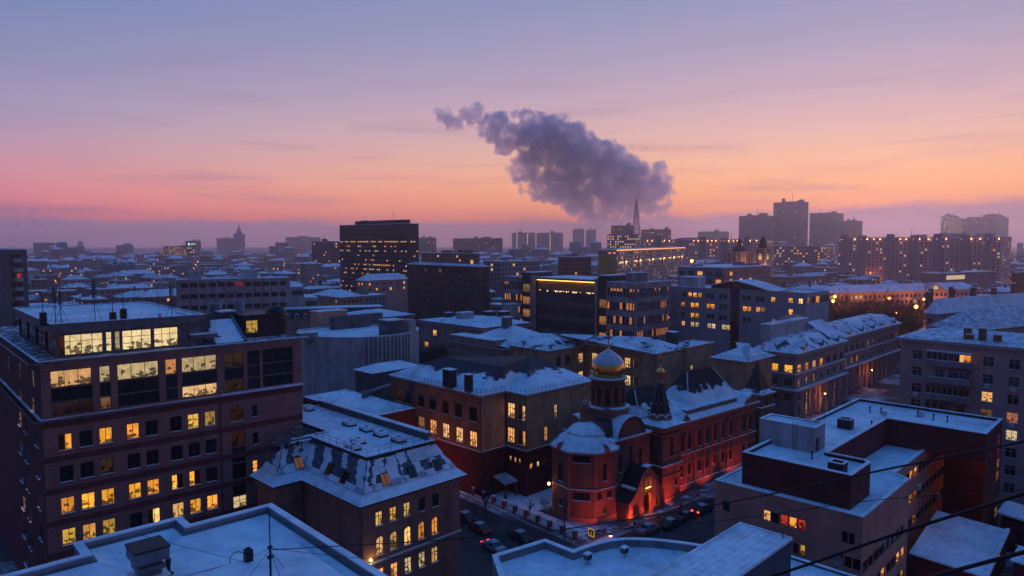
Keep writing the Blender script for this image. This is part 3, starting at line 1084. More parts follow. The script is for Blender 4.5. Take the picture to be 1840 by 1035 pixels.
# ================================================================== C: mansard building
c = Bd('mansard_building', 'pink building with snowy tiled mansard roof, rooflights and yellow lit windows', 'building', P(650, 900, 17.2), 44.8)
ZE = 16.6
UC = c.sol(826, ZE, 0)
V1 = c.sol(546, ZE, 1)
U2 = -abs(c.pt(492, 872, ZE)[0] - c.pt(546, 861, ZE)[0])
U2 = max(-7.0, min(-4.0, U2))
V2 = max(V1 + 3.0, c.sol(462, ZE, 1, U2))
polyC = [(0, 0), (UC, 0), (UC, 34), (3.0, 34), (3.0, V2), (U2, V2), (U2, V1), (0, V1)]
rowsC = [[(681.5, 932, 'c'), (707, 923, 'c'), (732, 915, 'c'), (758.5, 908, '.'), (782.5, 901, '.')]]
wn = c.pixwins((0, 0), (UC, 0), rowsC, 1.05, 1.75, nx=2, nz=2)
wn += c.pixwins((0, 0), (UC, 0), [[(683, 980, 'w'), (708, 971, 'c'), (733, 963, 'y'), (758, 955, 'y'), (782, 948, 'y')]], 1.1, 2.3, arch=1, nx=2, nz=2)
wn += c.pixwins((0, 0), (UC, 0), [[(684, 1033, 'p'), (709, 1024, 'p'), (734, 1016, 'w'), (759, 1008, 'w'), (782, 999, 'w')]], 1.1, 2.0, nx=2, nz=2)
shell(c, polyC, 0, ZE, mat('dull_pink_plaster', (.38, .155, .12), .9, .12, .5, .12), {0: wn})
zb3 = c.hit(700, 1000, (0, 0), (UC, 0))[1] - .15
c.part('string_course', MB().box(-.05, UC + .12, -.18, .02, zb3 - .1, zb3 + .12), TRIML)
c.part('string_course_snow', MB().box(-.05, UC + .12, -.20, .0, zb3 + .123, zb3 + .2), SNOW)
for x, z, w_, h2, k, op in wn[5:10]:
    hood = MB()
    for i in range(10):
        t0, t1 = math.pi * i / 10, math.pi * (i + 1) / 10
        r = .78
        hood.bar((x + r * math.cos(t0), -.06, z + h2 / 2 - .55 + r * math.sin(t0)), (x + r * math.cos(t1), -.06, z + h2 / 2 - .55 + r * math.sin(t1)), .08, 4)
    c.part('arch_hood', hood, mat('dull_pink_trim', (.36, .19, .15)))
for i, (e0, e1) in enumerate(((.0, .5), (.25, .8))):
    c.part('cornice', MB().ring(inset(polyC, -.10 - i * .22), inset(polyC, .05), ZE - .9 + i * .42, ZE - .5 + i * .42), mat('dull_pink_trim', (.36, .19, .15)))
eave = inset(polyC, -.75)
c.part('gutter', MB().ring(eave, inset(polyC, .1), ZE + .0, ZE + .16), METAL)
c.part('drainpipe', MB().lathe([(.07, .3), (.07, ZE - .9)], (-.14, -.14), 8), METAL)
c.part('drainpipe', MB().lathe([(.07, .3), (.07, ZE - .9)], (-.14, V1 - .14), 8), METAL)
# mansard slopes: lower flare then steep part, up to a flat roof
ZT = 21.0
m1, m2 = inset(polyC, .35), inset(polyC, 2.35)
mm = MB()
nC = len(polyC)
lv = [(eave, ZE + .17), (m1, ZE + 1.15), (m2, ZT)]
for k in range(2):
    A_, B_ = lv[k], lv[k + 1]
    mm.add([(p[0], p[1], A_[1]) for p in A_[0]] + [(p[0], p[1], B_[1]) for p in B_[0]], [(i, (i + 1) % nC, nC + (i + 1) % nC, nC + i) for i in range(nC)], 1 if k == 0 else 0)
TILES = mat('dark_roof_tiles', (.13, .155, .19), .6, .3, 1.5)
rf = c.part('mansard_roof', mm, [TILES, SNOW])
# rows of tiles on the steep slopes and the slabs of snow still lying on them
def on_slope(fi, s_, t_, off=0.0):
    a_, b_ = Vector(m1[fi]), Vector(m1[(fi + 1) % nC])
    c_, d_ = Vector(m2[fi]), Vector(m2[(fi + 1) % nC])
    lo_, hi_ = a_.lerp(b_, s_), c_.lerp(d_, s_)
    e_ = (b_ - a_).normalized()
    no = Vector((e_.y, -e_.x)) * (off * .9)
    q = lo_.lerp(hi_, t_)
    return (q.x + no.x, q.y + no.y, ZE + 1.15 + (ZT - ZE - 1.15) * t_ + off * .45)


for fi in (0, 5, 6, 7):
    tl = MB()
    for k_ in range(14):
        t_ = (k_ + .5) / 14
        tl.bar(on_slope(fi, .004, t_, .015), on_slope(fi, .996, t_, .015), .045, 4)
    L_ = (Vector(m1[fi]) - Vector(m1[(fi + 1) % nC])).length
    for k_ in range(1, int(L_ / .9)):
        tl.bar(on_slope(fi, k_ * .9 / L_, .01, .01), on_slope(fi, k_ * .9 / L_, .99, .01), .03, 4)
    c.part('tile_courses', tl, TILES, kind='stuff')
rj = random.Random(14)


def slab(fi, s0, s1, t0, t1):
    n_ = 9
    L_ = (Vector(m1[fi]) - Vector(m1[(fi + 1) % nC])).length
    jx = lambda: rj.uniform(-.16, .16) / L_ * 2
    lf = [(min(max(s0 + jx(), .003), .997), t0 + (t1 - t0) * i / n_) for i in range(n_ + 1)]
    rt = [(min(max(s1 + jx(), .003), .997), t0 + (t1 - t0) * i / n_) for i in range(n_ + 1)]
    mid_ = [((a_[0] + b_[0]) / 2, min(1, max(0, t + rj.uniform(-.05, .05))) if i in (0, n_) else t) for i, (a_, b_) in enumerate(zip(lf, rt)) for t in (a_[1],)]
    mb_ = MB()
    vv = []
    for col_ in (lf, mid_, rt):
        vv += [on_slope(fi, q[0], q[1], .10) for q in col_]
    vv += [on_slope(fi, q[0], q[1], .0) for q in lf] + [on_slope(fi, q[0], q[1], .0) for q in rt]
    k = n_ + 1
    fs = []
    for i in range(n_):
        fs += [(i, k + i, k + i + 1, i + 1), (k + i, 2 * k + i, 2 * k + i + 1, k + i + 1), (3 * k + i, i, i + 1, 3 * k + i + 1), (2 * k + i, 4 * k + i, 4 * k + i + 1, 2 * k + i + 1)]
    mb_.add(vv, fs)
    c.part('slope_snow', mb_, SNOW)


for fi, s0, s1, t0, t1 in ((0, .0, .04, .2, 1), (0, .09, .22, .5, .98), (0, .09, .125, .0, .5), (0, .245, .39, .0, .97), (0, .41, .52, .6, 1), (0, .41, .44, .0, .6), (0, .56, .93, .58, 1), (0, .56, .66, .0, .6), (0, .78, .86, .0, .6), (0, .93, 1, .0, 1), (0, .0, .99, .0, .2),
                           (7, .0, .12, .0, .85), (7, .30, .43, .0, .98), (7, .62, .70, .55, 1), (7, .88, 1, .0, 1), (7, .01, .99, .0, .16), (6, .0, .25, .0, 1), (6, .42, .66, .5, 1), (6, .75, 1, .0, 1), (6, .01, .99, .0, .28), (5, .0, 1, .0, .3), (5, .5, 1, .3, 1)):
    slab(fi, s0, s1, t0, t1)
flatC = inset(polyC, 2.3)
c.flat(flatC, ZT + .45, .40, .25, METAL, .10)
c.rail([(p[0], p[1], ZT + .5) for p in (flatC[7], flatC[0], flatC[1])], 1.0, 1.6, .03)
par = [flatC[1], flatC[2]]
c.part('party_wall', MB().box(flatC[1][0] - .5, flatC[1][0] + .1, flatC[1][1] + 1.2, flatC[2][1], ZT, ZT + 1.25), CONCD)
c.part('party_wall_snow', MB().box(flatC[1][0] - .58, flatC[1][0] + .15, flatC[1][1] + 1.2, flatC[2][1], ZT + 1.253, ZT + 1.42), SNOW)


def slope_light(face, px, py, lit):
    """roof window lying in the mansard slope"""
    sl_ = (ZT - ZE - 1.15)
    n_in = 2.0
    L_ = math.hypot(sl_, n_in)
    if face == 0:
        p0, p1 = (0, 1.2), (1, 1.2)
    elif face == 7:
        p0, p1 = (1.2, 1), (1.2, 0)
    else:
        p0, p1 = (U2 + 1.0, V1 + 1.2), (U2 + 2, V1 + 1.2)
    s_, z_ = c.hit(px, py, p0, p1)
    if face == 0:
        org, du, dn = Vector((s_, .35, 0)), Vector((1, 0, 0)), Vector((0, 1, 0))
    elif face == 7:
        org, du, dn = Vector((.35, 1 - s_, 0)), Vector((0, -1, 0)), Vector((1, 0, 0))
    else:
        org, du, dn = Vector((U2 + 1.0 + s_, V1 + .35, 0)), Vector((1, 0, 0)), Vector((0, 1, 0))
    up = (dn * n_in + Vector((0, 0, sl_))) / L_
    nn = (dn * -sl_ + Vector((0, 0, n_in))) / L_
    z_ = min(max(z_, ZE + 2.0), ZT - 1.2)
    t_ = (z_ - ZE - 1.15) / sl_ * L_
    ctr = org + Vector((0, 0, ZE + 1.15)) + up * t_
    w_, hh_ = .62, .78
    def bx(x0, x1, y0, y1, d0, d1):
        q = MB()
        vv = [ctr + du * x + up * y + nn * d for d in (d0, d1) for x, y in ((x0, y0), (x1, y0), (x1, y1), (x0, y1))]
        return q.add(vv, [(0, 3, 2, 1), (4, 5, 6, 7), (0, 1, 5, 4), (1, 2, 6, 5), (2, 3, 7, 6), (3, 0, 4, 7)])
    fr_ = bx(-w_, w_, -hh_, hh_, -.05, .16)
    o_ = c.part('rooflight', fr_, METAL)
    for sg_ in (-1, 1):
        c.part('pane', bx(sg_ * w_ / 2 - w_ / 2 + .06, sg_ * w_ / 2 + w_ / 2 - .06, -hh_ + .08, hh_ - .08, .162, .175), lit and emis('rooflight_glow', (.9, .38, .26), .14) or DGLASS, parent=o_)


for face, px, py, lit in ((0, 689, 865, True), (0, 737, 851, False), (0, 782, 840, False), (7, 624, 858, False), (7, 595, 842, False), (6, 534, 833, True)):
    slope_light(face, px, py, lit)
for px, py, k in ((628, 762, 0), (659, 772, 0), (684.5, 781, 0), (716.5, 791, 0), (643.5, 794, 1), (635, 805, 1), (554, 735, 0)):
    x, y = c.pt(px, py, ZT + .3)
    hb_ = MB().add([(x - .7, y - 1, ZT), (x + .7, y - 1, ZT), (x + .7, y + 1, ZT), (x - .7, y + 1, ZT), (x - .65, y - .9, ZT + .35), (x + .65, y - .9, ZT + .35), (x + .65, y + .9, ZT + .75), (x - .65, y + .9, ZT + .75)],
                   [(0, 1, 5, 4), (1, 2, 6, 5), (2, 3, 7, 6), (3, 0, 4, 7), (4, 5, 6, 7)])
    o_ = c.part('roof_hatch', hb_, METAL)
    c.part('hatch_snow', MB().ring([(x - .66, y - .92), (x + .66, y - .92), (x + .66, y + .92), (x - .66, y + .92)], [(x - .36, y - .5), (x + .36, y - .5), (x + .36, y + .5), (x - .36, y + .5)], ZT + .36, ZT + .86), SNOW, parent=o_)
for px, py in ((548, 745), (566, 752), (578, 748)):
    x, y = c.pt(px, py + 40, ZT + .1)
# air conditioners on the small terrace beside the office block
for i, (px, py) in enumerate(((500, 800), (514, 796), (535, 790))):
    x, y = c.pt(px, py, ZT + .6)
    w = c.world(x, y)
    k_ = Bd('air_conditioner', ['dark air conditioner at the outer end of the mansard terrace', 'middle air conditioner on the mansard terrace', 'tall air conditioner on the mansard terrace against the office block'][i], 'air conditioner', w.xy, 44.8, 'air conditioners on the mansard terrace', z=ZT + .1)
    hgt = 1.5 if i == 2 else .9
    k_.part('housing', MB().box(-.5, .5, -.25, .25, .1, hgt), GREYM)
    k_.part('fan_grille', MB().lathe([(.32, 0), (.32, .05), (.05, .08)], n=14), BLACK).rotation_euler = (R(90), 0, 0)
    k_.root.children[-1].location = (0, -.252, hgt * .55)
    k_.part('snow', MB().box(-.52, .52, -.27, .27, hgt + .003, hgt + .12), SNOW)
    k_.part('foot', MB().box(-.45, -.35, -.3, .3, 0, .1), METAL)
    k_.part('foot', MB().box(.35, .45, -.3, .3, 0, .1), METAL)
# wall lamp glowing at the foot of the facade
s_, z_ = c.hit(665, 1000, (0, 0), (UC, 0))
c.part('wall_lamp', MB().box(s_ - .12, s_ + .12, -.3, -.02, z_ - .5, z_ - .3), emis('wall_lamp_glow', (1, .72, .15), 9))
wl_ = bpy.data.lights.new('wall_lamp_light', 'POINT')
wl_.energy = 28
wl_.color = (1, .72, .18)
wl_.shadow_soft_size = .15
wlo = link('wall_lamp_light', wl_, c.root, (s_, -.7, z_ - .2))
# ================================================================== D: school building of orange brick and beige plaster
ZD = 19.3
d = Bd('school_building', 'orange brick and beige building with railed snowy hip roof and dark brick base', 'building', P(864, 713, ZD), 45.5)
VD = d.sol(704, ZD, 1)
Ua = d.sol(909, ZD, 0)
Vb = d.sol(945, ZD, 1, Ua)
Uc = d.sol(1062, ZD, 0, Vb)
polyD = [(0, 0), (Ua, 0), (Ua, Vb), (Uc, Vb), (Uc, VD), (0, VD)]
zL = d.hit(867, 812, (0, 0), (1, 0))[1]
e5 = ((0, VD), (0, 0))
w5 = d.pixwins(*e5, [[(717, 710, 'd'), (733.5, 714, '.'), (756, 720, '.'), (777.6, 725.5, '.'), (800, 731, '.'), (823, 737, '.'), (850, 743.5, '.')]], 2.1, 2.8, nx=2, nz=2)
w5 += d.pixwins(*e5, [[(718, 747, 'd'), (734, 754, 'p'), (757, 761, 'm'), (778, 767, 'p'), (801, 774, 'p'), (825, 781, 'p'), (850, 788.5, 'p')]], 2.1, 2.8, nx=3, nz=3)
e1_ = ((Ua, 0), (Ua, Vb))
e1 = ((Ua, 0), (Ua, Vb))
wr1 = d.pixwins(*e1, [[(918, 738, 'p'), (937, 742, 'R')], [(918, 783, 'p'), (937, 787, 'R')]], 1.9, 2.8, nx=3, nz=3, k='p')
e2 = ((Ua, Vb), (Uc, Vb))
wr2 = d.pixwins(*e2, [[(999, 739, 'p')], [(981.5, 779, 'p')]], .95, 2.6, nx=2, nz=3)
edges = [((0, 0), (Ua, 0)), e1, e2, ((Uc, Vb), (Uc, VD)), ((Uc, VD), (0, VD)), e5]
for i, (pa, pb) in enumerate(edges):
    d.wall(pa, pb, zL, ZD, BRICKO if i == 5 else PLASTER_B, {5: w5, 1: wr1, 2: wr2}.get(i, ()), name='wall')
low1 = [(917, 824, 'p'), (925.5, 826, 'p'), (933.5, 829, 'p'), (941, 831, 'd')]
wl1 = d.pixwins(*e1, [low1], .62, 1.05, arch=1, nx=2, nz=1, sill=False)
wl2 = d.pixwins(*e2, [[(955, 833, 'p'), (967, 834, 'p'), (979, 832, 'd')]], .8, 1.1, arch=1, nx=2, nz=1, sill=False)
wl5 = d.pixwins(*e5, [[(829, 877, 'p'), (852, 885, 'p')]], 1.2, 2.2, nx=2, nz=3)
for i, (pa, pb) in enumerate(edges):
    d.wall(pa, pb, 0, zL, BRICKD, {1: wl1, 2: wl2, 5: wl5}.get(i, ()), name='base_wall')
d.part('ledge', MB().ring(inset(polyD, -.12), inset(polyD, .0), zL - .12, zL + .02), TRIML)
d.part('ledge_snow', MB().ring(inset(polyD, -.14), inset(polyD, .0), zL + .023, zL + .12), SNOW)
d.part('eave', MB().ring(inset(polyD, -.45), inset(polyD, .1), ZD, ZD + .3), TRIML)
for q in ((-.12, -.12), (Ua - .15, -.15), (Ua - .1, Vb - .12), (-.12, VD * .76)):
    d.part('drainpipe', MB().lathe([(.08, .2), (.08, ZD)], q, 8), METAL)
# hip roof in two wings
ev = inset(polyD, -.55)
zr_ = ZD + 4.2
mb = MB()
R1, R2 = (Uc * .30, VD * .72, zr_), (Uc * .34, 3.5, zr_)
R3 = (Uc - 3.5, (Vb + VD) * .36, zr_)
E = [(p[0], p[1], ZD + .32) for p in ev]
mb.add(E + [R1, R2, R3], [(5, 0, 7, 6), (0, 1, 7), (1, 2, 8, 7), (2, 3, 8), (3, 4, 6, 8), (6, 7, 8), (4, 5, 6)])
d.part('roof', mb, snowmat('snow_school_roof', .47, .05, under=(.02, .023, .03), scale=.3, seams=('X', 1.2), zcut=(ZD + 2.4, .26)))
d.rail([(p[0], p[1], ZD + .35) for p in (inset(polyD, -.35)[5], inset(polyD, -.35)[0], inset(polyD, -.35)[1], inset(polyD, -.35)[2], inset(polyD, -.35)[3])], 1.0, 1.1, .035)
for px, py, wu, wv, h in ((808, 684, .8, 1.2, 2.4), (842, 692, .6, .6, 2.2), (860, 660, 1.6, .8, 1.6)):
    x, y = d.pt(px, py, ZD + 1.8)
    o_ = d.part('chimney', MB().box(x - wu, x + wu, y - wv, y + wv, ZD + .6, ZD + 1.6 + h), BLACK)
    d.part('chimney_snow', MB().box(x - wu - .08, x + wu + .08, y - wv - .08, y + wv + .08, ZD + 1.603 + h, ZD + 1.75 + h), SNOW, parent=o_)
# street lamp of the lane behind the mansard building that lights the brick facade
ls = Bd('street_lamp', 'street lamp of the lane between mansard building and orange brick school', 'street lamp', d.world(-9.5, 10).xy, 45.5, 'street lamps of the church street')
ls.part('pole', MB().lathe([(.10, 0), (.07, 6.2)], n=8), METAL)
ls.part('arm', MB().bar((0, 0, 6.2), (.8, 0, 6.5), .05, 6), METAL)
ls.part('bulb', MB().lathe([(.01, 6.2), (.2, 6.28), (.22, 6.42), (.01, 6.45)], (.8, 0), 10), emis('sodium_bulb', (1, .36, .06), 40))
ll_ = bpy.data.lights.new('lamp_light', 'POINT')
ll_.energy = 750
ll_.color = (1, .30, .08)
ll_.shadow_soft_size = .25
link('lamp_light', ll_, ls.root, (.9, 0, 5.9))
# little snow-covered porch on stout posts
sx, sz = d.hit(912, 868, e1[0], e1[1])
px_ = d.pt(905, 899, 0)
pc = d.world(Ua - 2.0, -2.2)
q = Bd('porch', 'small snow-covered porch on stout posts against the dark brick base wall', 'porch', pc.xy, 45.5)
q.part('roof', MB().add([(-1.7, -1.5, 2.9), (1.7, -1.5, 2.9), (1.7, 1.9, 3.7), (-1.7, 1.9, 3.7), (-1.7, -1.5, 2.75), (1.7, -1.5, 2.75), (1.7, 1.9, 3.55), (-1.7, 1.9, 3.55)],
                        [(4, 7, 6, 5), (0, 1, 2, 3), (0, 4, 5, 1), (1, 5, 6, 2), (2, 6, 7, 3), (3, 7, 4, 0)]), SNOWT)
for x, y in ((-1.4, -1.2), (1.4, -1.2), (-1.4, 1.6), (1.4, 1.6)):
    q.part('post', MB().lathe([(.32, 0), (.3, .5), (.2, .9), (.2, 1.9), (.32, 2.2), (.34, 2.5)], (x, y), 8), BRICK)

# ================================================================== E: church
e = Bd('church', 'floodlit red brick church with gold onion dome, tent tower and snowy roofs', 'church', CH_O, CH_A)
NL, NW, ZN = 28.4, 13.0, 13.4
px5 = lambda X_, Y_: (880 + X_ / 3.2857, 580 + Y_ / 3.2857)
n0, n1_ = (0, 0), (NL, 0)
up = [(*px5(X_, Y_), '.') for X_, Y_ in ((1135, 782), (1178, 766), (1240, 737), (1285, 720), (1330, 703), (1378, 684), (1424, 668), (1500, 650), (1537, 635))]
lo = [(*px5(X_, Y_), '.') for X_, Y_ in ((1130, 965), (1172, 947), (1232, 912), (1280, 892), (1328, 872), (1375, 852), (1422, 833), (1500, 800), (1537, 785))]
wn = e.pixwins(n0, n1_, [up], 1.15, 3.3, arch=1, nx=2, nz=3)
wlw = e.pixwins(n0, n1_, [lo], 1.05, 2.3, arch=1, nx=2, nz=2)
cols = [w[0] for w in wn]
wn = [(x, 9.2, *w[2:]) for x, w in zip(cols, wn)] + [(x, 3.6, *w[2:]) for x, w in zip(cols, wlw)]
e.wall(n0, n1_, 0, ZN, BRICK, wn)
e.wall((NL, 0), (NL, NW), 0, ZN, BRICK)
e.wall((NL, NW), (0, NW), 0, ZN, BRICK)
for i in range(len(cols) - 1):
    x = (cols[i] + cols[i + 1]) / 2
    e.part('pilaster', MB().box(x - .22, x + .22, -.28, .02, .9, ZN - 1.4), TRIMR)
for i, x in enumerate(cols):
    if 1 < i < 7:
        e.part('niche_panel', MB().box(x - .75, x + .75, -.10, .02, 5.35, 6.5), mat('frieze_dark', (.08, .07, .075)))
    hd = MB()
    for k in range(8):
        t0, t1 = math.pi * k / 8, math.pi * (k + 1) / 8
        hd.bar((x + .8 * math.cos(t0), -.08, 10.25 + .8 * math.sin(t0)), (x + .8 * math.cos(t1), -.08, 10.25 + .8 * math.sin(t1)), .10, 4)
    e.part('arch_hood', hd, TRIMR)
for z, h, dp in ((.0, .9, .35), (5.0, .25, .22), (6.7, .25, .25), (11.6, .3, .3), (12.5, .25, .45), (12.9, .5, .7)):
    e.part('cornice', MB().box(-.1, NL + dp, -dp, .03, z, z + h), TRIMR)
dent = MB()
k = .3
while k < NL:
    dent.box(k, k + .35, -.42, -.02, 11.95, 12.45)
    k += .75
e.part('dentils', dent, TRIMR, kind='stuff')
e.part('cornice_snow', MB().box(-.1, NL + .75, -.75, .3, 13.403, 13.55), SNOW)
e.part('string_course_snow', MB().box(-.1, NL + .3, -.26, .0, 6.953, 7.02).box(-.1, NL + .4, -.38, .0, .903, .98), SNOW)
for x in (2.2, NL - 4.2):   # little gabled dormers over the cornice
    e.part('gablet', MB().add([(x - 1.5, -.5, 13.4), (x + 1.5, -.5, 13.4), (x, -.5, 15.0), (x - 1.5, 1.6, 13.4), (x + 1.5, 1.6, 13.4), (x, 1.6, 15.0)], [(0, 1, 2), (5, 4, 3), (0, 3, 4, 1)]), TRIMR)
    e.part('gablet_snow', MB().add([(x - 1.7, -.6, 13.35), (x, -.6, 15.15), (x, 1.7, 15.15), (x - 1.7, 1.7, 13.35), (x + 1.7, -.6, 13.35), (x + 1.7, 1.7, 13.35)], [(0, 1, 2, 3), (1, 4, 5, 2)]), SNOW)
# low snowy slopes, parapet step and the steep dark roofs
e.part('lower_roof', MB().add([(-3, -.2, 13.5), (NL + .2, -.2, 13.5), (NL + .2, NW + .2, 13.5), (-3, NW + .2, 13.5), (-3, 3.2, 15.6), (NL - 2, 3.2, 15.6), (NL - 2, NW - 3.2, 15.6), (-3, NW - 3.2, 15.6)],
                              [(0, 1, 5, 4), (1, 2, 6, 5), (2, 3, 7, 6), (4, 5, 6, 7)]), SNOW)
e.part('roof_step', MB().box(4.5, NL - 6, .9, 2.1, 13.6, 15.0), TRIMR)
e.part('roof_step_snow', MB().box(4.4, NL - 5.9, .8, 2.2, 15.003, 15.15), SNOW)


def steep(u0, u1, v0, v1, z, h, rid, name='steep_roof', cut=.42):
    e.part(name, MB().add([(u0, v0, z), (u1, v0, z), (u1, v1, z), (u0, v1, z), (u0 + rid, (v0 + v1) / 2 - .4, z + h), (u1 - rid, (v0 + v1) / 2 - .4, z + h), (u1 - rid, (v0 + v1) / 2 + .4, z + h), (u0 + rid, (v0 + v1) / 2 + .4, z + h)],
                          [(0, 1, 5, 4), (1, 2, 6, 5), (2, 3, 7, 6), (3, 0, 4, 7), (4, 5, 6, 7)]), snowmat(f'snow_steep_{int(u0)}', .5, .06, under=(.018, .02, .026), scale=.45, zcut=(z + h * cut, .16)))
    st = MB()
    n = int((u1 - u0) / .7)
    for i in range(1, n):
        f = i / n
        st.bar((u0 + (u1 - u0) * f * .5 + (u0 + rid + (u1 - u0 - 2 * rid) * f - u0) * .5, v0 + ((v0 + v1) / 2 - .4 - v0) * .5, z + h * .5), (u0 + rid + (u1 - u0 - 2 * rid) * f, (v0 + v1) / 2 - .4, z + h + .02), .045, 4)
    e.part('roof_seams', st, METAL, kind='stuff')
    for (p, q_) in (((u0, v0, z), (u0 + rid, (v0 + v1) / 2 - .4, z + h)), ((u1, v0, z), (u1 - rid, (v0 + v1) / 2 - .4, z + h))):
        e.part('ridge_snow', MB().bar(p, q_, .10, 5), SNOW)
    cr = MB()
    k_ = u0 + rid
    while k_ < u1 - rid:
        cr.add([(k_, (v0 + v1) / 2, z + h), (k_ + .5, (v0 + v1) / 2, z + h), (k_ + .25, (v0 + v1) / 2, z + h + .45)], [(0, 1, 2)])
        cr.box(k_ + .2, k_ + .3, (v0 + v1) / 2 - .04, (v0 + v1) / 2 + .04, z + h, z + h + .4)
        k_ += .55
    e.part('ridge_crest', cr, METAL, kind='stuff')


steep(7.5, NL - 3.5, 2.6, NW - 2.6, 15.2, 5.9, 4.2)
steep(-7.0, 4.5, 3.4, NW - 2.0, 14.9, 4.6, 2.6)
# end gable with round top
e.part('end_gable', MB().half_disc((NL - 1.5, -.35), 1.8, (1, 0), (0, -1), .6, 13.5), TRIMR)
e.part('end_gable_snow', MB().half_disc((NL - 1.5, -.2), 1.95, (1, 0), (0, -1), 2.5, 13.55), SNOW)

# corner tower with tent roof
T0, T1, TV0, TV1, ZT_ = -7.0, -1.4, -2.0, 3.6, 14.3
hole = {0: [(2.8, 10.2, .95, 3.6, '.', {'arch': 1, 'nz': 3}), (4.4, 3.2, .8, 1.6, '.', {'arch': 1})], 3: [(2.8, 10.2, .95, 3.6, '.', {'arch': 1, 'nz': 3})]}
shell(e, rect(T0, T1, TV0, TV1), 0, ZT_, BRICK, hole)
for z, h, dp in ((0, .8, .3), (4.7, .3, .2), (6.5, .35, .35), (8.3, .2, .15), (12.4, .3, .25), (13.2, .4, .45), (13.7, .6, .7)):
    e.part('cornice', MB().ring(rect(T0 - dp, T1 + dp, TV0 - dp, TV1 + dp), rect(T0 + .02, T1 - .02, TV0 + .02, TV1 - .02), z, z + h), TRIMR)
e.part('string_course_snow', MB().ring(rect(T0 - .38, T1 + .38, TV0 - .38, TV1 + .38), rect(T0, T1, TV0, TV1), 6.853, 6.95), SNOW)
e.part('tower_eave_snow', MB().add([(T0 - .8, TV0 - .8, 14.32), (T1 + .8, TV0 - .8, 14.32), (T1 + .8, TV1 + .8, 14.32), (T0 - .8, TV1 + .8, 14.32), (-5.8, -.8, 15.1), (-2.6, -.8, 15.1), (-2.6, 2.4, 15.1), (-5.8, 2.4, 15.1)],
                                   [(0, 1, 5, 4), (1, 2, 6, 5), (2, 3, 7, 6), (3, 0, 4, 7), (4, 5, 6, 7)]), SNOW)
TC = ((T0 + T1) / 2, (TV0 + TV1) / 2)
e.part('tent_base', MB().lathe([(2.1, 14.9), (2.1, 16.0), (1.9, 16.3)], TC, 8, smooth=False, a0=R(22.5)), TRIMR)
for k in range(8):
    t = R(45 * k)
    nn_ = (math.cos(t), math.sin(t))
    cc = (TC[0] + nn_[0] * 2.15, TC[1] + nn_[1] * 2.15)
    e.part('kokoshnik', MB().half_disc(cc, .78, (-nn_[1], nn_[0]), nn_, .35, 15.2), TRIMR)
    e.part('kokoshnik_snow', MB().half_disc((cc[0] - nn_[0] * .1, cc[1] - nn_[1] * .1), .92, (-nn_[1], nn_[0]), nn_, .9, 15.25), SNOW)
e.part('tent_roof', MB().lathe([(2.0, 16.2), (1.75, 16.8), (.55, 21.6)], TC, 8, smooth=False, a0=R(22.5)), BLACK)
for k in range(8):
    t = R(45 * k + 22.5)
    e.part('tent_rib', MB().bar((TC[0] + 1.8 * math.cos(t), TC[1] + 1.8 * math.sin(t), 16.8), (TC[0] + .57 * math.cos(t), TC[1] + .57 * math.sin(t), 21.6), .07, 4), GREYM)
    t = R(45 * k)
    e.part('tent_dormer', MB().half_disc((TC[0] + 1.5 * math.cos(t), TC[1] + 1.5 * math.sin(t)), .32, (-math.sin(t), math.cos(t)), (math.cos(t), math.sin(t)), .6, 17.7, point=.3), GREYM)
e.part('tent_neck', MB().lathe([(.55, 21.6), (.75, 21.7), (.75, 21.9), (.5, 22.0), (.5, 23.0), (.72, 23.1), (.72, 23.3), (.55, 23.35)], TC, 14), TRIMR)


def onion(c_, z, r, m, n=28, hs=1.0):
    prof = [(.80, 0), (.93, .12), (1.0, .32), (1.01, .5), (.96, .75), (.84, 1.0), (.66, 1.22), (.45, 1.40), (.26, 1.54), (.12, 1.66), (.05, 1.78), (.035, 1.9), (.001, 1.92)]
    return e.part('onion_dome', MB().lathe([(p * r, z + q_ * r * hs) for p, q_ in prof], c_, n), m)


def cross(c_, z, h):
    m_ = MB()
    m_.lathe([(.10, z - .1), (.24, z + .1), (.10, z + .35), (.02, z + .4)], c_, 10)
    g = .075 * h / 3
    m_.box(c_[0] - g, c_[0] + g, c_[1] - g, c_[1] + g, z, z + h)
    m_.box(c_[0] - h * .22, c_[0] + h * .22, c_[1] - g * .8, c_[1] + g * .8, z + h * .68, z + h * .68 + 2 * g)
    m_.box(c_[0] - h * .11, c_[0] + h * .11, c_[1] - g * .8, c_[1] + g * .8, z + h * .84, z + h * .84 + 2 * g)
    m_.bar((c_[0] - h * .13, c_[1], z + h * .50), (c_[0] + h * .13, c_[1], z + h * .42), g * .9, 4)
    e.part('cross', m_, GOLD)


onion(TC, 23.35, .78, GOLD, 20)
cross(TC, 24.8, 2.6)

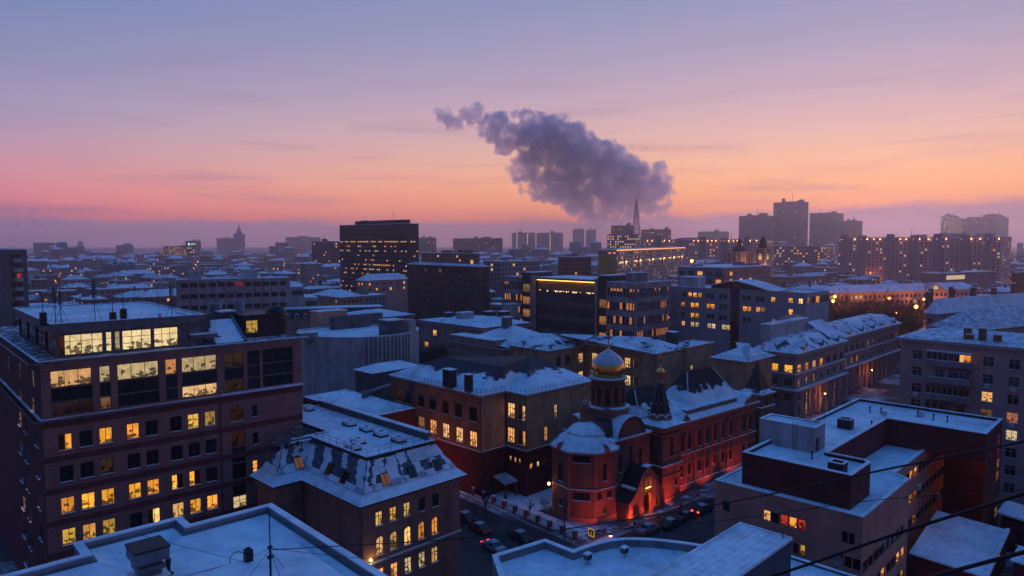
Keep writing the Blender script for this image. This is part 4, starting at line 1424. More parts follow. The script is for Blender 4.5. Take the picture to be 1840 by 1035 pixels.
# central block under the dome with round gables
DC = (-13.6, 5.5)
B0, B1, BV0, BV1 = -18.6, -8.0, .0, 11.5
trans = [(2.1 + k, 9.0 if k != 2.9 else 9.6, .75, 3.2 if k != 2.9 else 4.2, '.', {'arch': 1, 'nx': 1, 'nz': 3}) for k in (.2, 2.9, 5.6)]
shell(e, rect(B0, B1, BV0, BV1), 0, 13.2, BRICK, {0: trans})
for sgn, lo_, th_ in ((0, (DC[0], BV0 - .02), None),):
    e.part('round_gable', MB().half_disc(lo_, 3.6, (1, 0), (0, -1), .5, 13.2, n=18), BRICK)
    # barrel roof running back to the drum
    br = MB()
    n = 18
    A_ = [(DC[0] + 3.85 * math.cos(math.pi * i / n), 13.2 + 3.85 * math.sin(math.pi * i / n)) for i in range(n + 1)]
    br.add([(x, -.25, z) for x, z in A_] + [(x, 5.0, z) for x, z in A_], [(i, n + 1 + i, n + 2 + i, i + 1) for i in range(n)], 0)
    A2 = [(DC[0] + 3.6 * math.cos(math.pi * i / n), 13.2 + 3.6 * math.sin(math.pi * i / n)) for i in range(n + 1)]
    br.add([(x, -.25, z) for x, z in A_] + [(x, -.25, z) for x, z in A2], [(i, i + 1, n + 2 + i, n + 1 + i) for i in range(n)], 1)
    e.part('barrel_roof', br, [SNOW, BLACK])
    # second barrel facing the apse side, swept bare by the wind
    br = MB()
    A3 = [(DC[1] - 1.9 + 2.6 * math.cos(math.pi * i / n), 13.6 + 2.9 * math.sin(math.pi * i / n)) for i in range(n + 1)]
    br.add([(-18.9, y, z) for y, z in A3] + [(-13.0, y, z) for y, z in A3], [(i, i + 1, n + 2 + i, n + 1 + i) for i in range(n)], 0)
    br.add([(-18.9, y, z) for y, z in A3], [tuple(range(n + 1))[::-1]], 1)
    e.part('barrel_roof', br, [BLACK, TRIMR])
    A4 = [(DC[1] + 3.6 + 2.6 * math.cos(math.pi * i / n), 13.6 + 2.9 * math.sin(math.pi * i / n)) for i in range(n + 1)]
    br = MB()
    br.add([(-18.9, y, z) for y, z in A4] + [(-13.0, y, z) for y, z in A4], [(i, i + 1, n + 2 + i, n + 1 + i) for i in range(n)], 0)
    br.add([(-18.9, y, z) for y, z in A4], [tuple(range(n + 1))[::-1]], 1)
    e.part('barrel_roof', br, [SNOW, TRIMR])
for k, y in enumerate((1.0, 2.9)):
    e.part('kokoshnik', MB().half_disc((-19.4, y), .95, (0, -1), (-1, 0), .5, 12.6), TRIMR)
    e.part('kokoshnik_snow', MB().half_disc((-19.2, y), 1.1, (0, -1), (-1, 0), 1.2, 12.7), SNOW)
e.part('block_roof', MB().box(B0 - .3, B1 + .3, BV0 - .3, BV1 + .3, 13.2, 13.5), SNOW)
e.part('drum_base', MB().lathe([(3.75, 13.4), (3.75, 17.3), (3.95, 17.4), (3.95, 18.1), (3.3, 18.3)], DC, 16, smooth=False), TRIMR)
e.part('drum_base_snow', MB().lathe([(3.97, 18.08), (3.9, 18.2), (3.25, 18.36), (3.2, 18.3)], DC, 32), SNOWP)
e.part('drum', MB().lathe([(3.05, 18.2), (3.05, 22.9), (3.35, 23.05), (3.35, 23.3)], DC, 32), BRICK)
NDR = 12
for k in range(NDR):
    t = 2 * math.pi * (k + .35) / NDR
    nn_ = Vector((math.cos(t), math.sin(t)))
    tg = Vector((-nn_.y, nn_.x))
    w_ = MB()
    for r_, (hw, z0, z1, m_) in ((3.085, (.34, 18.9, 21.4, 0)),):
        pts = [(-hw, z0), (hw, z0), (hw, z1)] + [(hw * math.cos(math.pi * i / 6), z1 + hw * math.sin(math.pi * i / 6)) for i in range(1, 6)] + [(-hw, z1)]
        w_.add([(DC[0] + nn_.x * r_ + tg.x * x, DC[1] + nn_.y * r_ + tg.y * x, z) for x, z in pts] + [(DC[0] + nn_.x * (r_ - .1) + tg.x * x, DC[1] + nn_.y * (r_ - .1) + tg.y * x, z) for x, z in pts],
               [tuple(range(len(pts)))] + [(i, len(pts) + i, len(pts) + (i + 1) % len(pts), (i + 1) % len(pts)) for i in range(len(pts))])
    e.part('drum_window', w_, DGLASS if k % 3 else mat('reddish_glass', (.10, .015, .012), .2, .1, spec=.5))
    t2 = 2 * math.pi * (k + .85) / NDR
    e.part('drum_column', MB().lathe([(.17, 18.4), (.13, 18.6), (.13, 21.3), (.2, 21.5)], (DC[0] + 3.1 * math.cos(t2), DC[1] + 3.1 * math.sin(t2)), 8), TRIMR)
    ar = MB()
    for i in range(8):
        a0_, a1_ = math.pi * i / 8, math.pi * (i + 1) / 8
        f = lambda a_: (DC[0] + nn_.x * 3.12 + tg.x * .8 * math.cos(a_), DC[1] + nn_.y * 3.12 + tg.y * .8 * math.cos(a_), 21.4 + .8 * math.sin(a_))
        ar.bar(f(a0_), f(a1_), .10, 4)
    e.part('drum_arch', ar, TRIMR)
e.part('drum_cornice', MB().lathe([(3.05, 22.8), (3.5, 23.1), (3.5, 23.35), (3.35, 23.5), (2.9, 23.55)], DC, 32), TRIMR)
e.part('drum_cornice_snow', MB().lathe([(3.52, 23.34), (3.48, 23.40), (3.2, 23.56), (3.0, 23.57)], DC, 32), SNOWP)
onion(DC, 23.5, 3.15, GOLD, 40, .92)
# snow resting on the top of the dome
sp_ = [(.925, .84), (.845, 1.0), (.66, 1.24), (.45, 1.42), (.26, 1.56), (.13, 1.67)]
e.part('dome_snow', MB().lathe([(p * 3.15 + .03, 23.5 + q_ * 3.15 * .92 + .03) for p, q_ in sp_], DC, 40), mat('frost_on_gold', (.50, .44, .47), .42, .10, 1.5, metal=.25))
cross(DC, 29.0, 3.6)
# apse: eight-sided, with snowy conical roof and smaller upper tier
ap = [(-19.9 + 5.9 * math.cos(R(149 + 45 * k)), 5.1 + 5.9 * math.sin(R(149 + 45 * k))) for k in range(8)]
apw = {0: [(2.2, 8.0, 1.5, 3.4, '.', {'arch': 1, 'nz': 3}), (2.2, 2.6, .9, 1.4, '.', {})],
       1: [(2.25, 10.9, 2.9, 1.3, '.', {'nx': 3, 'nz': 1}), (2.25, 4.4, 2.9, 1.4, '.', {'nx': 3, 'nz': 1})],
       2: [(2.2, 8.4, .9, 3.0, '.', {'arch': 1, 'nx': 1}), (1.0, 4.4, 1.1, 1.3, '.', {}), (3.2, 4.4, 1.1, 1.3, '.', {}), (2.2, 1.9, .8, 1.5, '.', {'arch': 1})],
       7: [(2.2, 8.0, 1.4, 3.2, '.', {'arch': 1})]}
shell(e, ap, 0, 12.2, BRICK, apw)
for k in range(8):
    pz = ap[k]
    e.part('corner_shaft', MB().lathe([(.30, 0), (.30, .9), (.2, 1.0), (.2, 11.6), (.32, 11.9), (.32, 12.3)], pz, 8), TRIMR)
for z, h, dp in ((0, .8, .25), (3.4, .2, .15), (5.4, .22, .2), (11.7, .5, .35)):
    e.part('cornice', MB().ring(inset(ap, -dp), inset(ap, .02), z, z + h), TRIMR)
e.part('string_course_snow', MB().ring(inset(ap, -.24), inset(ap, .0), 5.623, 5.7), SNOW)
ra = MB()
lv = [(inset(ap, -.55), 12.1), (inset(ap, -.5), 12.35), (inset(ap, 1.2), 13.6), (inset(ap, 2.2), 14.3)]
for k in range(3):
    ra.add([(p[0], p[1], lv[k][1]) for p in lv[k][0]] + [(p[0], p[1], lv[k + 1][1]) for p in lv[k + 1][0]], [(i, (i + 1) % 8, 8 + (i + 1) % 8, 8 + i) for i in range(8)])
ra.add([(p[0], p[1], 12.1) for p in lv[0][0]], [tuple(range(8))[::-1]])
e.part('apse_roof', ra, SNOW)
for k in (0, 2, 7):    # gablets breaking the eave
    a_, b_ = Vector(ap[k]), Vector(ap[(k + 1) % 8])
    m_ = (a_ + b_) / 2
    tg = (b_ - a_).normalized()
    no = Vector((tg.y, -tg.x))
    P3 = lambda s_, dpt, z: (m_.x + tg.x * s_ + no.x * dpt, m_.y + tg.y * s_ + no.y * dpt, z)
    e.part('gablet', MB().add([P3(-.75, .62, 11.9), P3(.75, .62, 11.9), P3(0, .62, 13.3), P3(-.75, -1.2, 11.9), P3(.75, -1.2, 11.9), P3(0, -1.2, 13.3)], [(0, 1, 2), (0, 2, 5, 3), (1, 4, 5, 2)]), TRIMR)
e.part('upper_apse', MB().lathe([(3.5, 13.8), (3.5, 14.4)], (-19.6, 5.1), 8, smooth=False, a0=R(149)), TRIMR)
e.part('upper_apse_roof', MB().lathe([(3.75, 14.35), (3.72, 14.55), (2.6, 15.4), (1.2, 16.0), (.01, 16.2)], (-19.6, 5.1), 8, smooth=False, a0=R(149)), SNOW)
SC = e.pt(1046, 770, 15.4)
SC = (-19.6, 5.6)
e.part('small_drum', MB().lathe([(1.0, 14.6), (1.0, 15.5), (.88, 15.6), (.88, 18.3), (1.0, 18.4), (1.0, 18.75), (.7, 18.8)], SC, 16), TRIMR)
onion(SC, 18.8, .8, mat('dull_pink_dome', (.38, .19, .15), .45, .15), 18, .95)
cross(SC, 20.2, 2.4)
# entrance porch: stilted gable with lit archways
PC, PV = -13.4, -3.4
gp = [(-5.0, 0), (5.0, 0), (5.0, 3.1), (4.2, 3.6), (2.9, 5.0), (2.2, 6.3), (1.5, 7.4), (.7, 8.1), (0, 8.6), (-.7, 8.1), (-1.5, 7.4), (-2.2, 6.3), (-2.9, 5.0), (-4.2, 3.6), (-5.0, 3.1)]


def archpoly(cx_, w_, z0, h_):
    r_ = w_ / 2
    return [(cx_ - r_, z0), (cx_ + r_, z0)] + [(cx_ + r_ * math.cos(math.pi * i / 8), z0 + h_ - r_ + r_ * math.sin(math.pi * i / 8)) for i in range(9)]


# front wall with three arched openings, cut as a filled curve
cu = bpy.data.curves.new('porch_front', 'CURVE')
cu.dimensions = '2D'
cu.fill_mode = 'BOTH'
cu.extrude = .25
for poly in [gp, archpoly(0, 2.2, .05, 4.1), archpoly(-3.3, 1.5, .05, 2.8), archpoly(3.0, 1.2, 1.0, 2.2), archpoly(0, 1.6, 5.0, 2.0)]:
    s_ = cu.splines.new('POLY')
    s_.points.add(len(poly) - 1)
    for p_, (x, z) in zip(s_.points, poly):
        p_.co = (x, z, 0, 1)
    s_.use_cyclic_u = True
tmp = bpy.data.objects.new('tmp', cu)
COL.objects.link(tmp)
dg = bpy.context.evaluated_depsgraph_get()
me = bpy.data.meshes.new_from_object(tmp.evaluated_get(dg))
bpy.data.objects.remove(tmp)
me.materials.clear()
me.materials.append(TRIMR)
fo = link('porch_front', me, e.root, (PC, PV, 0))
fo.rotation_euler = (R(90), 0, 0)
pb = MB()
gr = gp[2:]
pb.add([(PC + x * 1.06, PV - .45, z + .18) for x, z in gr] + [(PC + x * 1.06, .0, z + .18) for x, z in gr], [(i, i + 1, len(gr) + i + 1, len(gr) + i) for i in range(len(gr) - 1)], 0)
pb.add([(PC + x * 1.06, PV - .45, z + .18) for x, z in gr] + [(PC + x, PV - .45, z) for x, z in gr], [(i, len(gr) + i, len(gr) + i + 1, i + 1) for i in range(len(gr) - 1)], 1)
e.part('porch_roof', pb, [BLACK, TRIMR])
e.part('porch_roof_snow', MB().box(PC - .8, PC + .8, PV - .6, PV + .6, 8.75, 8.95).box(PC - 3.6, PC - 2.5, PV - .2, -.6, 5.2, 5.5), SNOW)
e.part('porch_wall', MB().box(PC - 5, PC - 4.7, PV + .25, 0, 0, 3.2), BRICK)
e.part('porch_wall', MB().box(PC + 4.7, PC + 5, PV + .25, 0, 0, 3.2), BRICK)
for cx_, w_, z0, h_ in ((0, 2.2, .05, 4.1), (-3.3, 1.5, .05, 2.8), (3.0, 1.2, 1.0, 2.2), (0, 1.6, 5.0, 2.0)):
    hd = MB()
    ap_ = archpoly(cx_, w_ + .25, z0, h_ + .12)[1:] + archpoly(cx_, w_ + .25, z0, h_ + .12)[:1]
    for i in range(len(ap_) - 1):
        hd.bar((PC + ap_[i][0], PV - .28, ap_[i][1]), (PC + ap_[i + 1][0], PV - .28, ap_[i + 1][1]), .12, 5)
    e.part('arch_surround', hd, TRIMR)
e.part('porch_icon', MB().box(PC - .75, PC + .75, PV + .30, PV + .36, 5.0, 6.9), mat('icon_panel', (.30, .10, .05)))
e.part('icon_lamp', MB().bar((PC - .7, PV - .45, 5.05), (PC + .7, PV - .45, 5.05), .07, 6), emis('icon_lamp_glow', (1, .62, .10), 5))
e.part('porch_lamp', MB().lathe([(.01, 3.3), (.16, 3.4), (.16, 3.75), (.01, 3.85)], (PC, PV + 1.2), 10), emis('porch_lamp_glow', (1, .28, .03), 14))
e.part('door', MB().box(PC - 1.0, PC + 1.0, -.12, -.04, 0, 3.0), mat('dark_wood', (.05, .025, .015)))
e.part('door_step', MB().box(PC - 2.0, PC + 2.0, PV - 1.3, PV - .3, 0, .3), CONC)


def point(parent, loc, en, col, r=.25, name='lamp_light'):
    l_ = bpy.data.lights.new(name, 'POINT')
    l_.energy = en
    l_.color = col
    l_.shadow_soft_size = r
    return link(name, l_, parent, loc)


point(e.root, (PC, PV + 1.0, 3.0), 240, (1, .24, .03))
point(e.root, (PC, PV - .9, 5.4), 45, (1, .42, .07))


def wall_lantern(px, py, U=None):
    s_, z_ = e.hit(px, py, n0, n1_)
    e.part('wall_lantern', MB().bar((s_, -.05, z_ + .2), (s_, -.9, z_ + .35), .05, 5).lathe([(.12, z_ - .15), (.28, z_ + .05), (.2, z_ + .3), (.02, z_ + .4)], (s_, -.95), 8), METAL)
    e.part('lantern_glow', MB().lathe([(.01, z_ - .32), (.17, z_ - .28), (.2, z_ - .12), (.01, z_ - .1)], (s_, -.95), 8), emis('lantern_bulb', (1, .42, .06), 26))
    point(e.root, (s_, -1.0, z_ - .55), 70, (1, .22, .05))


wall_lantern(1255, 880)
s_, z_ = e.hit(985, 880, ap[7], ap[0])
o_ = e.part('wall_lantern', MB().lathe([(.01, 5.0), (.2, 5.1), (.2, 5.4), (.01, 5.5)], (ap[0][0] - .6, ap[0][1] + .5), 8), emis('lantern_bulb', (1, .42, .06), 26))
point(e.root, (ap[0][0] - .9, ap[0][1] + 1.0, 5.0), 25, (1, .35, .06))
# ground floodlights that redden the lower walls
for fi_, (U_, V_, en) in enumerate(((-18.5, -5.0, 400), (-6.0, -5.4, 560), (1.0, -4.4, 420), (9.0, -4.4, 340), (19.0, -4.4, 340), (-24.5, -3.6, 380), (-13.4, -6.0, 420))):
    w = e.world(U_, V_)
    fl = Bd('ground_floodlight', 'small red ground floodlight ' + ('left of the church porch', 'before the church corner tower', 'where nave and corner tower meet', 'under the first nave windows', 'under the last nave windows', 'before the church apse', 'at the kerb before the church porch')[fi_], 'floodlight', w.xy, CH_A, 'red floodlights along the church foot', z=.13)
    fl.part('housing', MB().box(-.22, .22, -.15, .15, .12, .42), METAL)
    fl.part('lens', MB().box(-.18, .18, .152, .17, .16, .38), emis('flood_lens', (1, .06, .03), 6))
    fl.part('bracket', MB().box(-.05, .05, -.1, .1, 0, .12), METAL)
    sp_l = bpy.data.lights.new('flood_beam', 'SPOT')
    sp_l.energy = en * 2.0
    sp_l.color = (1, .105, .045)
    sp_l.spot_size = R(112)
    sp_l.spot_blend = .5
    sp_l.shadow_soft_size = .15
    spo = link('flood_beam', sp_l, fl.root, (0, .3, .45))
    spo.rotation_euler = (R(128), 0, 0)
# gate tower with a dark pyramid at the far end of the nave
g = Bd('gate_tower', 'small brick tower with steep dark pyramid roof at the far end of the church', 'tower', e.world(NL + 3.2, .5).xy, CH_A)
shell(g, rect(0, 5, 0, 5), 0, 14.2, BRICK, {0: [(2.5, 12.4, 1.0, 1.8, '.', {'arch': 1})], 3: [(2.5, 12.4, 1.0, 1.8, 'm', {'arch': 1})]})
for z, dp in ((11.0, .3), (13.9, .4)):
    g.part('cornice', MB().ring(rect(-dp, 5 + dp, -dp, 5 + dp), rect(.02, 4.98, .02, 4.98), z, z + .4), TRIMR)
    g.part('cornice_snow', MB().ring(rect(-dp - .1, 5.1 + dp, -dp - .1, 5.1 + dp), rect(.0, 5, .0, 5), z + .403, z + .6), SNOW)
g.part('pyramid_roof', MB().lathe([(3.0, 14.5), (.15, 21.0), (.01, 21.3)], (2.5, 2.5), 4, smooth=False, a0=R(45)), BLACK)
g.part('roof_foot_snow', MB().lathe([(3.5, 14.3), (3.2, 14.7), (2.75, 15.1), (2.6, 15.2)], (2.5, 2.5), 4, smooth=False, a0=R(45)), SNOWP)

# ================================================================== F: dark red stepped block at the right
FA = 43.8
Z1, Z2 = 15.0, 19.1
f = Bd('red_stepped_block', 'stepped flat-roofed block of dark red brick over pinkish panels with ribbon windows at right', 'building', P(1551, 930, Z1), FA)
VF = f.sol(1285, Z1, 1)
UF1 = f.sol(1634, Z1, 0)
UF2 = f.sol(1690, Z1, 0, 2.2)
polyF = [(0, 0), (UF1, 0), (UF1 + 1.5, 2.2), (UF2 + 4, 2.2), (UF2 + 4, VF), (0, VF)]
f0, f1 = (0, 0), (UF1, 0)
wf0 = []
for zc, codes in ((None, None),):
    pass
hF = lambda x, y: f.hit(x, y, f0, f1)
rws = [hF(1600, 910)[1], None]
# ribbons on the right face
zr1 = f.hit(1660, 856, (UF1 + 1.5, 2.2), (UF2, 2.2))[1]
zr2 = f.hit(1660, 905, (UF1 + 1.5, 2.2), (UF2, 2.2))[1]
def ribbon(L, z, codes, hgt=1.35, x0=.6, x1=None, op=None):
    x1 = L - .6 if x1 is None else x1
    n = len(codes)
    return [(x0 + (x1 - x0) * (i + .5) / n, z, (x1 - x0) / n - .12, hgt, k_, {'nx': 1, 'nz': 1, 'sill': False}) for i, k_ in enumerate(codes)]
Lb = UF2 + 4 - UF1 - 1.5
z_r = [11.9, 8.5, 5.1, 1.9]
f.wall((0, 0), (UF1, 0), 0, Z1, PANEL, ribbon(UF1, z_r[1], '........', 1.5, .3, UF1 - 2) + ribbon(UF1, z_r[2], 'oo.o..oo', 1.5, 1.0) + ribbon(UF1, z_r[3], 'oo.oo..c', 1.5, 1.0))
f.wall((UF1, 0), (UF1 + 1.5, 2.2), 0, Z1, PANEL)
f.wall((UF1 + 1.5, 2.2), (UF2 + 4, 2.2), 0, Z1, PANEL, ribbon(Lb, z_r[0] + .8, 'oo.oo.......', 1.4, .3) + ribbon(Lb, z_r[1] + .4, 'o.ooo.......', 1.4, .3) + ribbon(Lb, z_r[2], '..o.o.......', 1.4, .3))
f.wall((UF2 + 4, 2.2), (UF2 + 4, VF), 0, Z1, PANEL)
f.wall((UF2 + 4, VF), (0, VF), 0, Z1, PANEL)
hL = lambda x, y: f.hit(x, y, (0, VF), (0, 0))
wv = []
for xa, ya, xb, yb, codes in ((1370, 922, 1448, 948, 'o.ror'[::1]), (1512, 962, 1549, 975, '...'), (1424, 984, 1447, 992, '.c'), (1500, 1003, 1547, 1018, '...'), (1284, 903, 1312, 912, '..')):
    (sa, za), (sb, zb_) = hL(xa, ya), hL(xb, yb)
    n_ = len(codes)
    for i_, k_ in enumerate(codes):
        wv.append((sa + (sb - sa) * (i_ + .5) / n_, round((za + zb_) * 2) / 4, (sb - sa) / n_ - .12, 1.4, k_, {'nx': 1, 'nz': 1, 'sill': False}))
f.wall((0, VF), (0, 0), 0, Z1, PANEL, wv)
f.flat(polyF, Z1 + .0, .35, .4, GREYM, .12)
# red block on the lower roof
ub0, vb0 = f.pt(1528, 913, Z1)
ub0, vb0 = max(ub0, .9), max(vb0, .6)
ub1 = f.sol(1568, Z2, 0, vb0)
vb1 = f.sol(1334, Z2, 1, ub0)
uw0 = None
# upper L-shaped roof at one level: block in front, link, and a wing along the back
w0 = f.pt(1774.6, 778, Z2)
w1 = f.pt(1805, 753.5, Z2)
w2 = f.pt(1561.5, 721.5, Z2)
w3 = f.pt(1602.6, 756, Z2)
w4 = f.pt(1511, 800, Z2)
Uw = (w0[0] + w3[0]) / 2
Ue = w1[0]
Vend = w0[1]
Vbk = w2[1]
polyU = [(ub0, vb0), (ub1 - 1.2, vb0), (ub1, vb0 + 1.0), (ub1, w4[1]), (Uw, w3[1]), (Uw, Vend), (Ue, Vend), (Ue, Vbk), (ub0 + 8, Vbk), (ub0 + 8, vb1), (ub0, vb1)]
vlink = w4[1]
polyU = [(ub0, vb0), (ub1 - .8, vb0), (ub1, vb0 + .8), (ub1, vlink), (Uw, vlink), (Uw, Vend), (Ue, Vend), (Ue, max(Vbk, vb1)), (ub0, max(Vbk, vb1))]
tall = [((Uw, Vend), (Ue, Vend)), ]
for i in range(len(polyU)):
    pa, pb = polyU[i], polyU[(i + 1) % len(polyU)]
    z0_ = 0 if i in (5, 6, 7) else Z1 - .2
    wi = []
    if i == 6 - 1 + 0:
        wi = []
    if i == 5:   # end face of the wing: tall lit stair strip at the far end
        Le = Ue - Uw
        wi = [(Le - 2.2, z, 2.4, 1.7, k_, {'nx': 2, 'nz': 2, 'sill': False}) for z, k_ in ((16.2, 'r'), (14.2, 'r'), (12.2, 'o'), (10.2, 'o'), (8.2, '.'), (6.2, 'm'), (4.2, 'c'))]
    f.wall(pa, pb, z0_, Z2, BRICKD, wi, **({'rev': .06, 'out': .14} if i == 5 else {}))
f.flat(polyU, Z2, .75, .4, BLACK, .13)
# white stair house with ladder
t0 = f.pt(1462.6, 815, Z2 - .7)
tU1 = f.sol(1482, Z2, 0, t0[1])
tV1 = f.sol(1364, Z2, 1, t0[0])
tp = rect(t0[0], tU1, t0[1], tV1)
shell(f, tp, Z2 - .75, Z2 + 2.9, PLASTER_W, {0: []})
f.part('door', MB().box(t0[0] + .6, t0[0] + 1.5, t0[1] - .06, t0[1] + .02, Z2 - .6, Z2 + 1.3), BLACK)
f.flat(tp, Z2 + 2.9, .45, .3, PLASTER_W, .10)
ld = MB()
for x in (0, .6):
    ld.bar((t0[0] - .18, t0[1] + 2.4 + x, Z2 - .6), (t0[0] - .18, t0[1] + 2.4 + x, Z2 + 3.6), .03)
for i in range(11):
    ld.bar((t0[0] - .18, t0[1] + 2.4, Z2 - .4 + .36 * i), (t0[0] - .18, t0[1] + 3.0, Z2 - .4 + .36 * i), .02)
f.part('ladder', ld, METAL)
f.part('lightning_rod', MB().lathe([(.04, Z2 - .6), (.03, Z2 + 5.0)], (tU1 + .3, t0[1] + .3), 6), METAL)
for px, py, hu, hv, h, nm in ((1519, 768, .85, 1.0, 1.5, 'vent_shaft'), (1505, 846, .9, .95, 1.3, 'vent_shaft')):
    x, y = f.pt(px, py, Z2 - .6)
    o_ = f.part(nm, MB().ring(rect(x - hu, x + hu, y - hv, y + hv), rect(x - hu + .2, x + hu - .2, y - hv + .2, y + hv - .2), Z2 - .7, Z2 - .7 + h), BLACK)
    f.part('shaft_fill', MB().box(x - hu + .2, x + hu - .2, y - hv + .2, y + hv - .2, Z2 - .7, Z2 - .7 + h * .6), SNOWD, parent=o_)
    f.part('shaft_snow', MB().ring(rect(x - hu - .05, x + hu + .05, y - hv - .05, y + hv + .05), rect(x - hu + .22, x + hu - .22, y - hv + .22, y + hv - .22), Z2 - .697 + h, Z2 - .6 + h), SNOW, parent=o_)
for px, py in ((1583, 742), (1566, 766), (1459, 823), (1649, 748), (1677, 754), (1702, 757), (1563, 740)):
    x, y = f.pt(px, py, Z2 - .6)
    f.part('vent_pipe', MB().lathe([(.22, Z2 - .7), (.10, Z2 - .5), (.10, Z2 + .1), (.17, Z2 + .12), (.17, Z2 + .32), (.01, Z2 + .4)], (x, y), 8), METAL)
for px, py in ((1583, 746), (1650, 748)):
    x, y = f.pt(px + 6, py, Z2 - .6)
    f.part('fan_box', MB().box(x - .35, x + .35, y - .35, y + .35, Z2 - .7, Z2 + .15), WHITEP)
for px, py in ((1648, 875), (1683, 890)):
    s_, z_ = f.hit(px, py, (UF1 + 1.5, 2.2), (UF2, 2.2))
    o_ = f.part('air_conditioner', MB().box(UF1 + 1.5 + s_ - .4, UF1 + 1.5 + s_ + .4, 1.75, 2.15, z_ - .3, z_ + .3), WHITEP)
    f.part('snow', MB().box(UF1 + 1.5 + s_ - .42, UF1 + 1.5 + s_ + .42, 1.73, 2.16, z_ + .303, z_ + .4), SNOW, parent=o_)
# lean-to roof and low annexes at the lower right
lz = 5.0
r0 = f.pt(1768, 950, lz)
r1 = f.pt(1692, 938, lz)
annex = Bd('lean_to_annex', 'long low annex with snowy pitched roof below the tall dark red wall', 'building', f.world(Uw - .3, Vend + 1).xy, FA)
LV = 9.5
annex.part('roof', MB().add([(-15, -4.0, 3.4), (-.1, -4.0, 5.4), (-.1, 5.0, 5.9), (-15, 5.0, 3.9), (-15, -4, 3.2), (-.1, -4, 5.2), (-.1, 5, 5.7), (-15, 5, 3.7)], [(0, 1, 2, 3), (4, 7, 6, 5), (0, 4, 5, 1), (0, 3, 7, 4), (1, 5, 6, 2), (2, 6, 7, 3)]), SNOW)
annex.part('verge', MB().add([(-15.1, -4.5, 3.1), (0, -4.5, 5.1), (0, -4.02, 5.1), (-15.1, -4.02, 3.1), (-15.1, -4.5, 3.6), (0, -4.5, 5.6), (0, -4.02, 5.6), (-15.1, -4.02, 3.6)], [(0, 3, 2, 1), (4, 5, 6, 7), (0, 1, 5, 4), (1, 2, 6, 5), (2, 3, 7, 6), (3, 0, 4, 7)]), SNOW)
annex.wall((-15, -4.2), (0, -4.2), 0, 3.15, BRICKD, ribbon(15, 1.8, 'o.d.o.', .8, 3))
annex.wall((-15, 5), (-15, -4.2), 0, 3.15, BRICKD)
annex.part('end_wall', MB().add([(-.15, -4.2, 0), (-.15, 5, 0), (-.15, 5, 5.6), (-.15, -4.2, 5.0)], [(0, 1, 2, 3)]), BRICKD)
k_ = Bd('gate_lodge', 'small brick lodge with a hooded snowy roof beside the tall dark red wall', 'building', f.world(Uw + 5.2, Vend - 9.5).xy, FA)
shell(k_, rect(0, 6, 0, 8), 0, 5.0, BRICKD, {3: [(2.5, 2.6, .9, 2.4, '.', {}), (4.6, 2.6, .9, 2.4, '.', {})]})
k_.part('roof', MB().add([(-.6, -.4, 5.0), (6.4, -.4, 5.0), (6.4, 8.4, 5.9), (-.6, 8.4, 5.9), (-.6, -.4, 5.25), (6.4, -.4, 5.25), (6.4, 8.4, 6.2), (-.6, 8.4, 6.2)], [(0, 3, 2, 1), (4, 5, 6, 7), (0, 1, 5, 4), (1, 2, 6, 5), (2, 3, 7, 6), (3, 0, 4, 7)]), SNOW)
k2 = Bd('snowy_shed', 'low shed with a tilted snowy roof at the lower right edge', 'shed', f.world(Uw - 7.0, Vend - 10.0).xy, FA)
shell(k2, rect(0, 6, 0, 5), 0, 3.0, BRICKD)
k2.part('roof', MB().add([(-.3, -.3, 3.0), (6.3, -.3, 3.0), (6.3, 5.3, 3.4), (-.3, 5.3, 3.4), (-.3, -.3, 3.2), (6.3, -.3, 3.2), (6.3, 5.3, 3.6), (-.3, 5.3, 3.6)], [(0, 3, 2, 1), (4, 5, 6, 7), (0, 1, 5, 4), (1, 2, 6, 5), (2, 3, 7, 6), (3, 0, 4, 7)]), SNOW)

# ================================================================== G, H: near roofs at the bottom centre
GZ = 13.4
g_ = Bd('curved_roof_building', 'low building with curved snowy parapet roof at the bottom centre', 'building', P(979.5, 969.5, GZ), 45)
pts = [g_.pt(885, 998, GZ), g_.pt(979.5, 969.5, GZ), g_.pt(1030, 989, GZ)]
curve = [g_.pt(x, y, GZ) for x, y in ((1050, 981.5), (1075, 974), (1100, 969), (1125, 967), (1150, 967.2), (1175, 968.6), (1200, 971), (1225, 974), (1250, 977.5), (1278, 983))]
near = [g_.pt(1195, 1075, GZ), g_.pt(960, 1110, GZ), g_.pt(905, 1060, GZ)]
polyG = (pts + curve + near)[::-1]
shell(g_, polyG, 0, GZ, PLASTER_G)
g_.flat(polyG, GZ, 1.15, .55, PLASTER_G, .12)
for i, (px, py) in enumerate(((1056, 1012), (1122, 1000))):
    w = P(px, py, GZ - 1.05)
    k_ = Bd('roof_fan_box', ['small box fan on bent legs nearer the notch of the curved roof', 'small box fan on bent legs under the curve of the parapet'][i], 'ventilator', w, 45, 'box fans on the curved roof', z=GZ - 1.05)
    for x in (-.28, .28):
        k_.part('leg', MB().bar((x, -.2, 0), (x * .7, 0, .45), .04), METAL)
    k_.part('housing', MB().box(-.38, .38, -.3, .3, .45, 1.05), GREYM)
    k_.part('grille', MB().box(-.3, .3, -.33, -.302, .52, .98), BLACK)
    k_.part('snow', MB().box(-.42, .42, -.34, .34, 1.053, 1.16), SNOW)
HZ = 18.0
h_b = Bd('pitched_near_roof', 'close snowy roof with ribbed sheets and low edge, right of the curved roof', 'building', P(1330, 941, HZ), 44.5)
hA = h_b.pt(1424.6, 966.5, HZ)
hV = -hA[1] if hA[1] < 0 else 5.5
polyH = [(-26, -abs(hA[1])), (0, -abs(hA[1])), (0, 0), (-26, 0)]
shell(h_b, polyH, 0, HZ - .1, mat('dark_sheet', (.05, .055, .07), .6, .2))
h_b.part('roof_snow', MB().prism(inset(polyH, .05), HZ - .098, HZ + .06), SNOW)
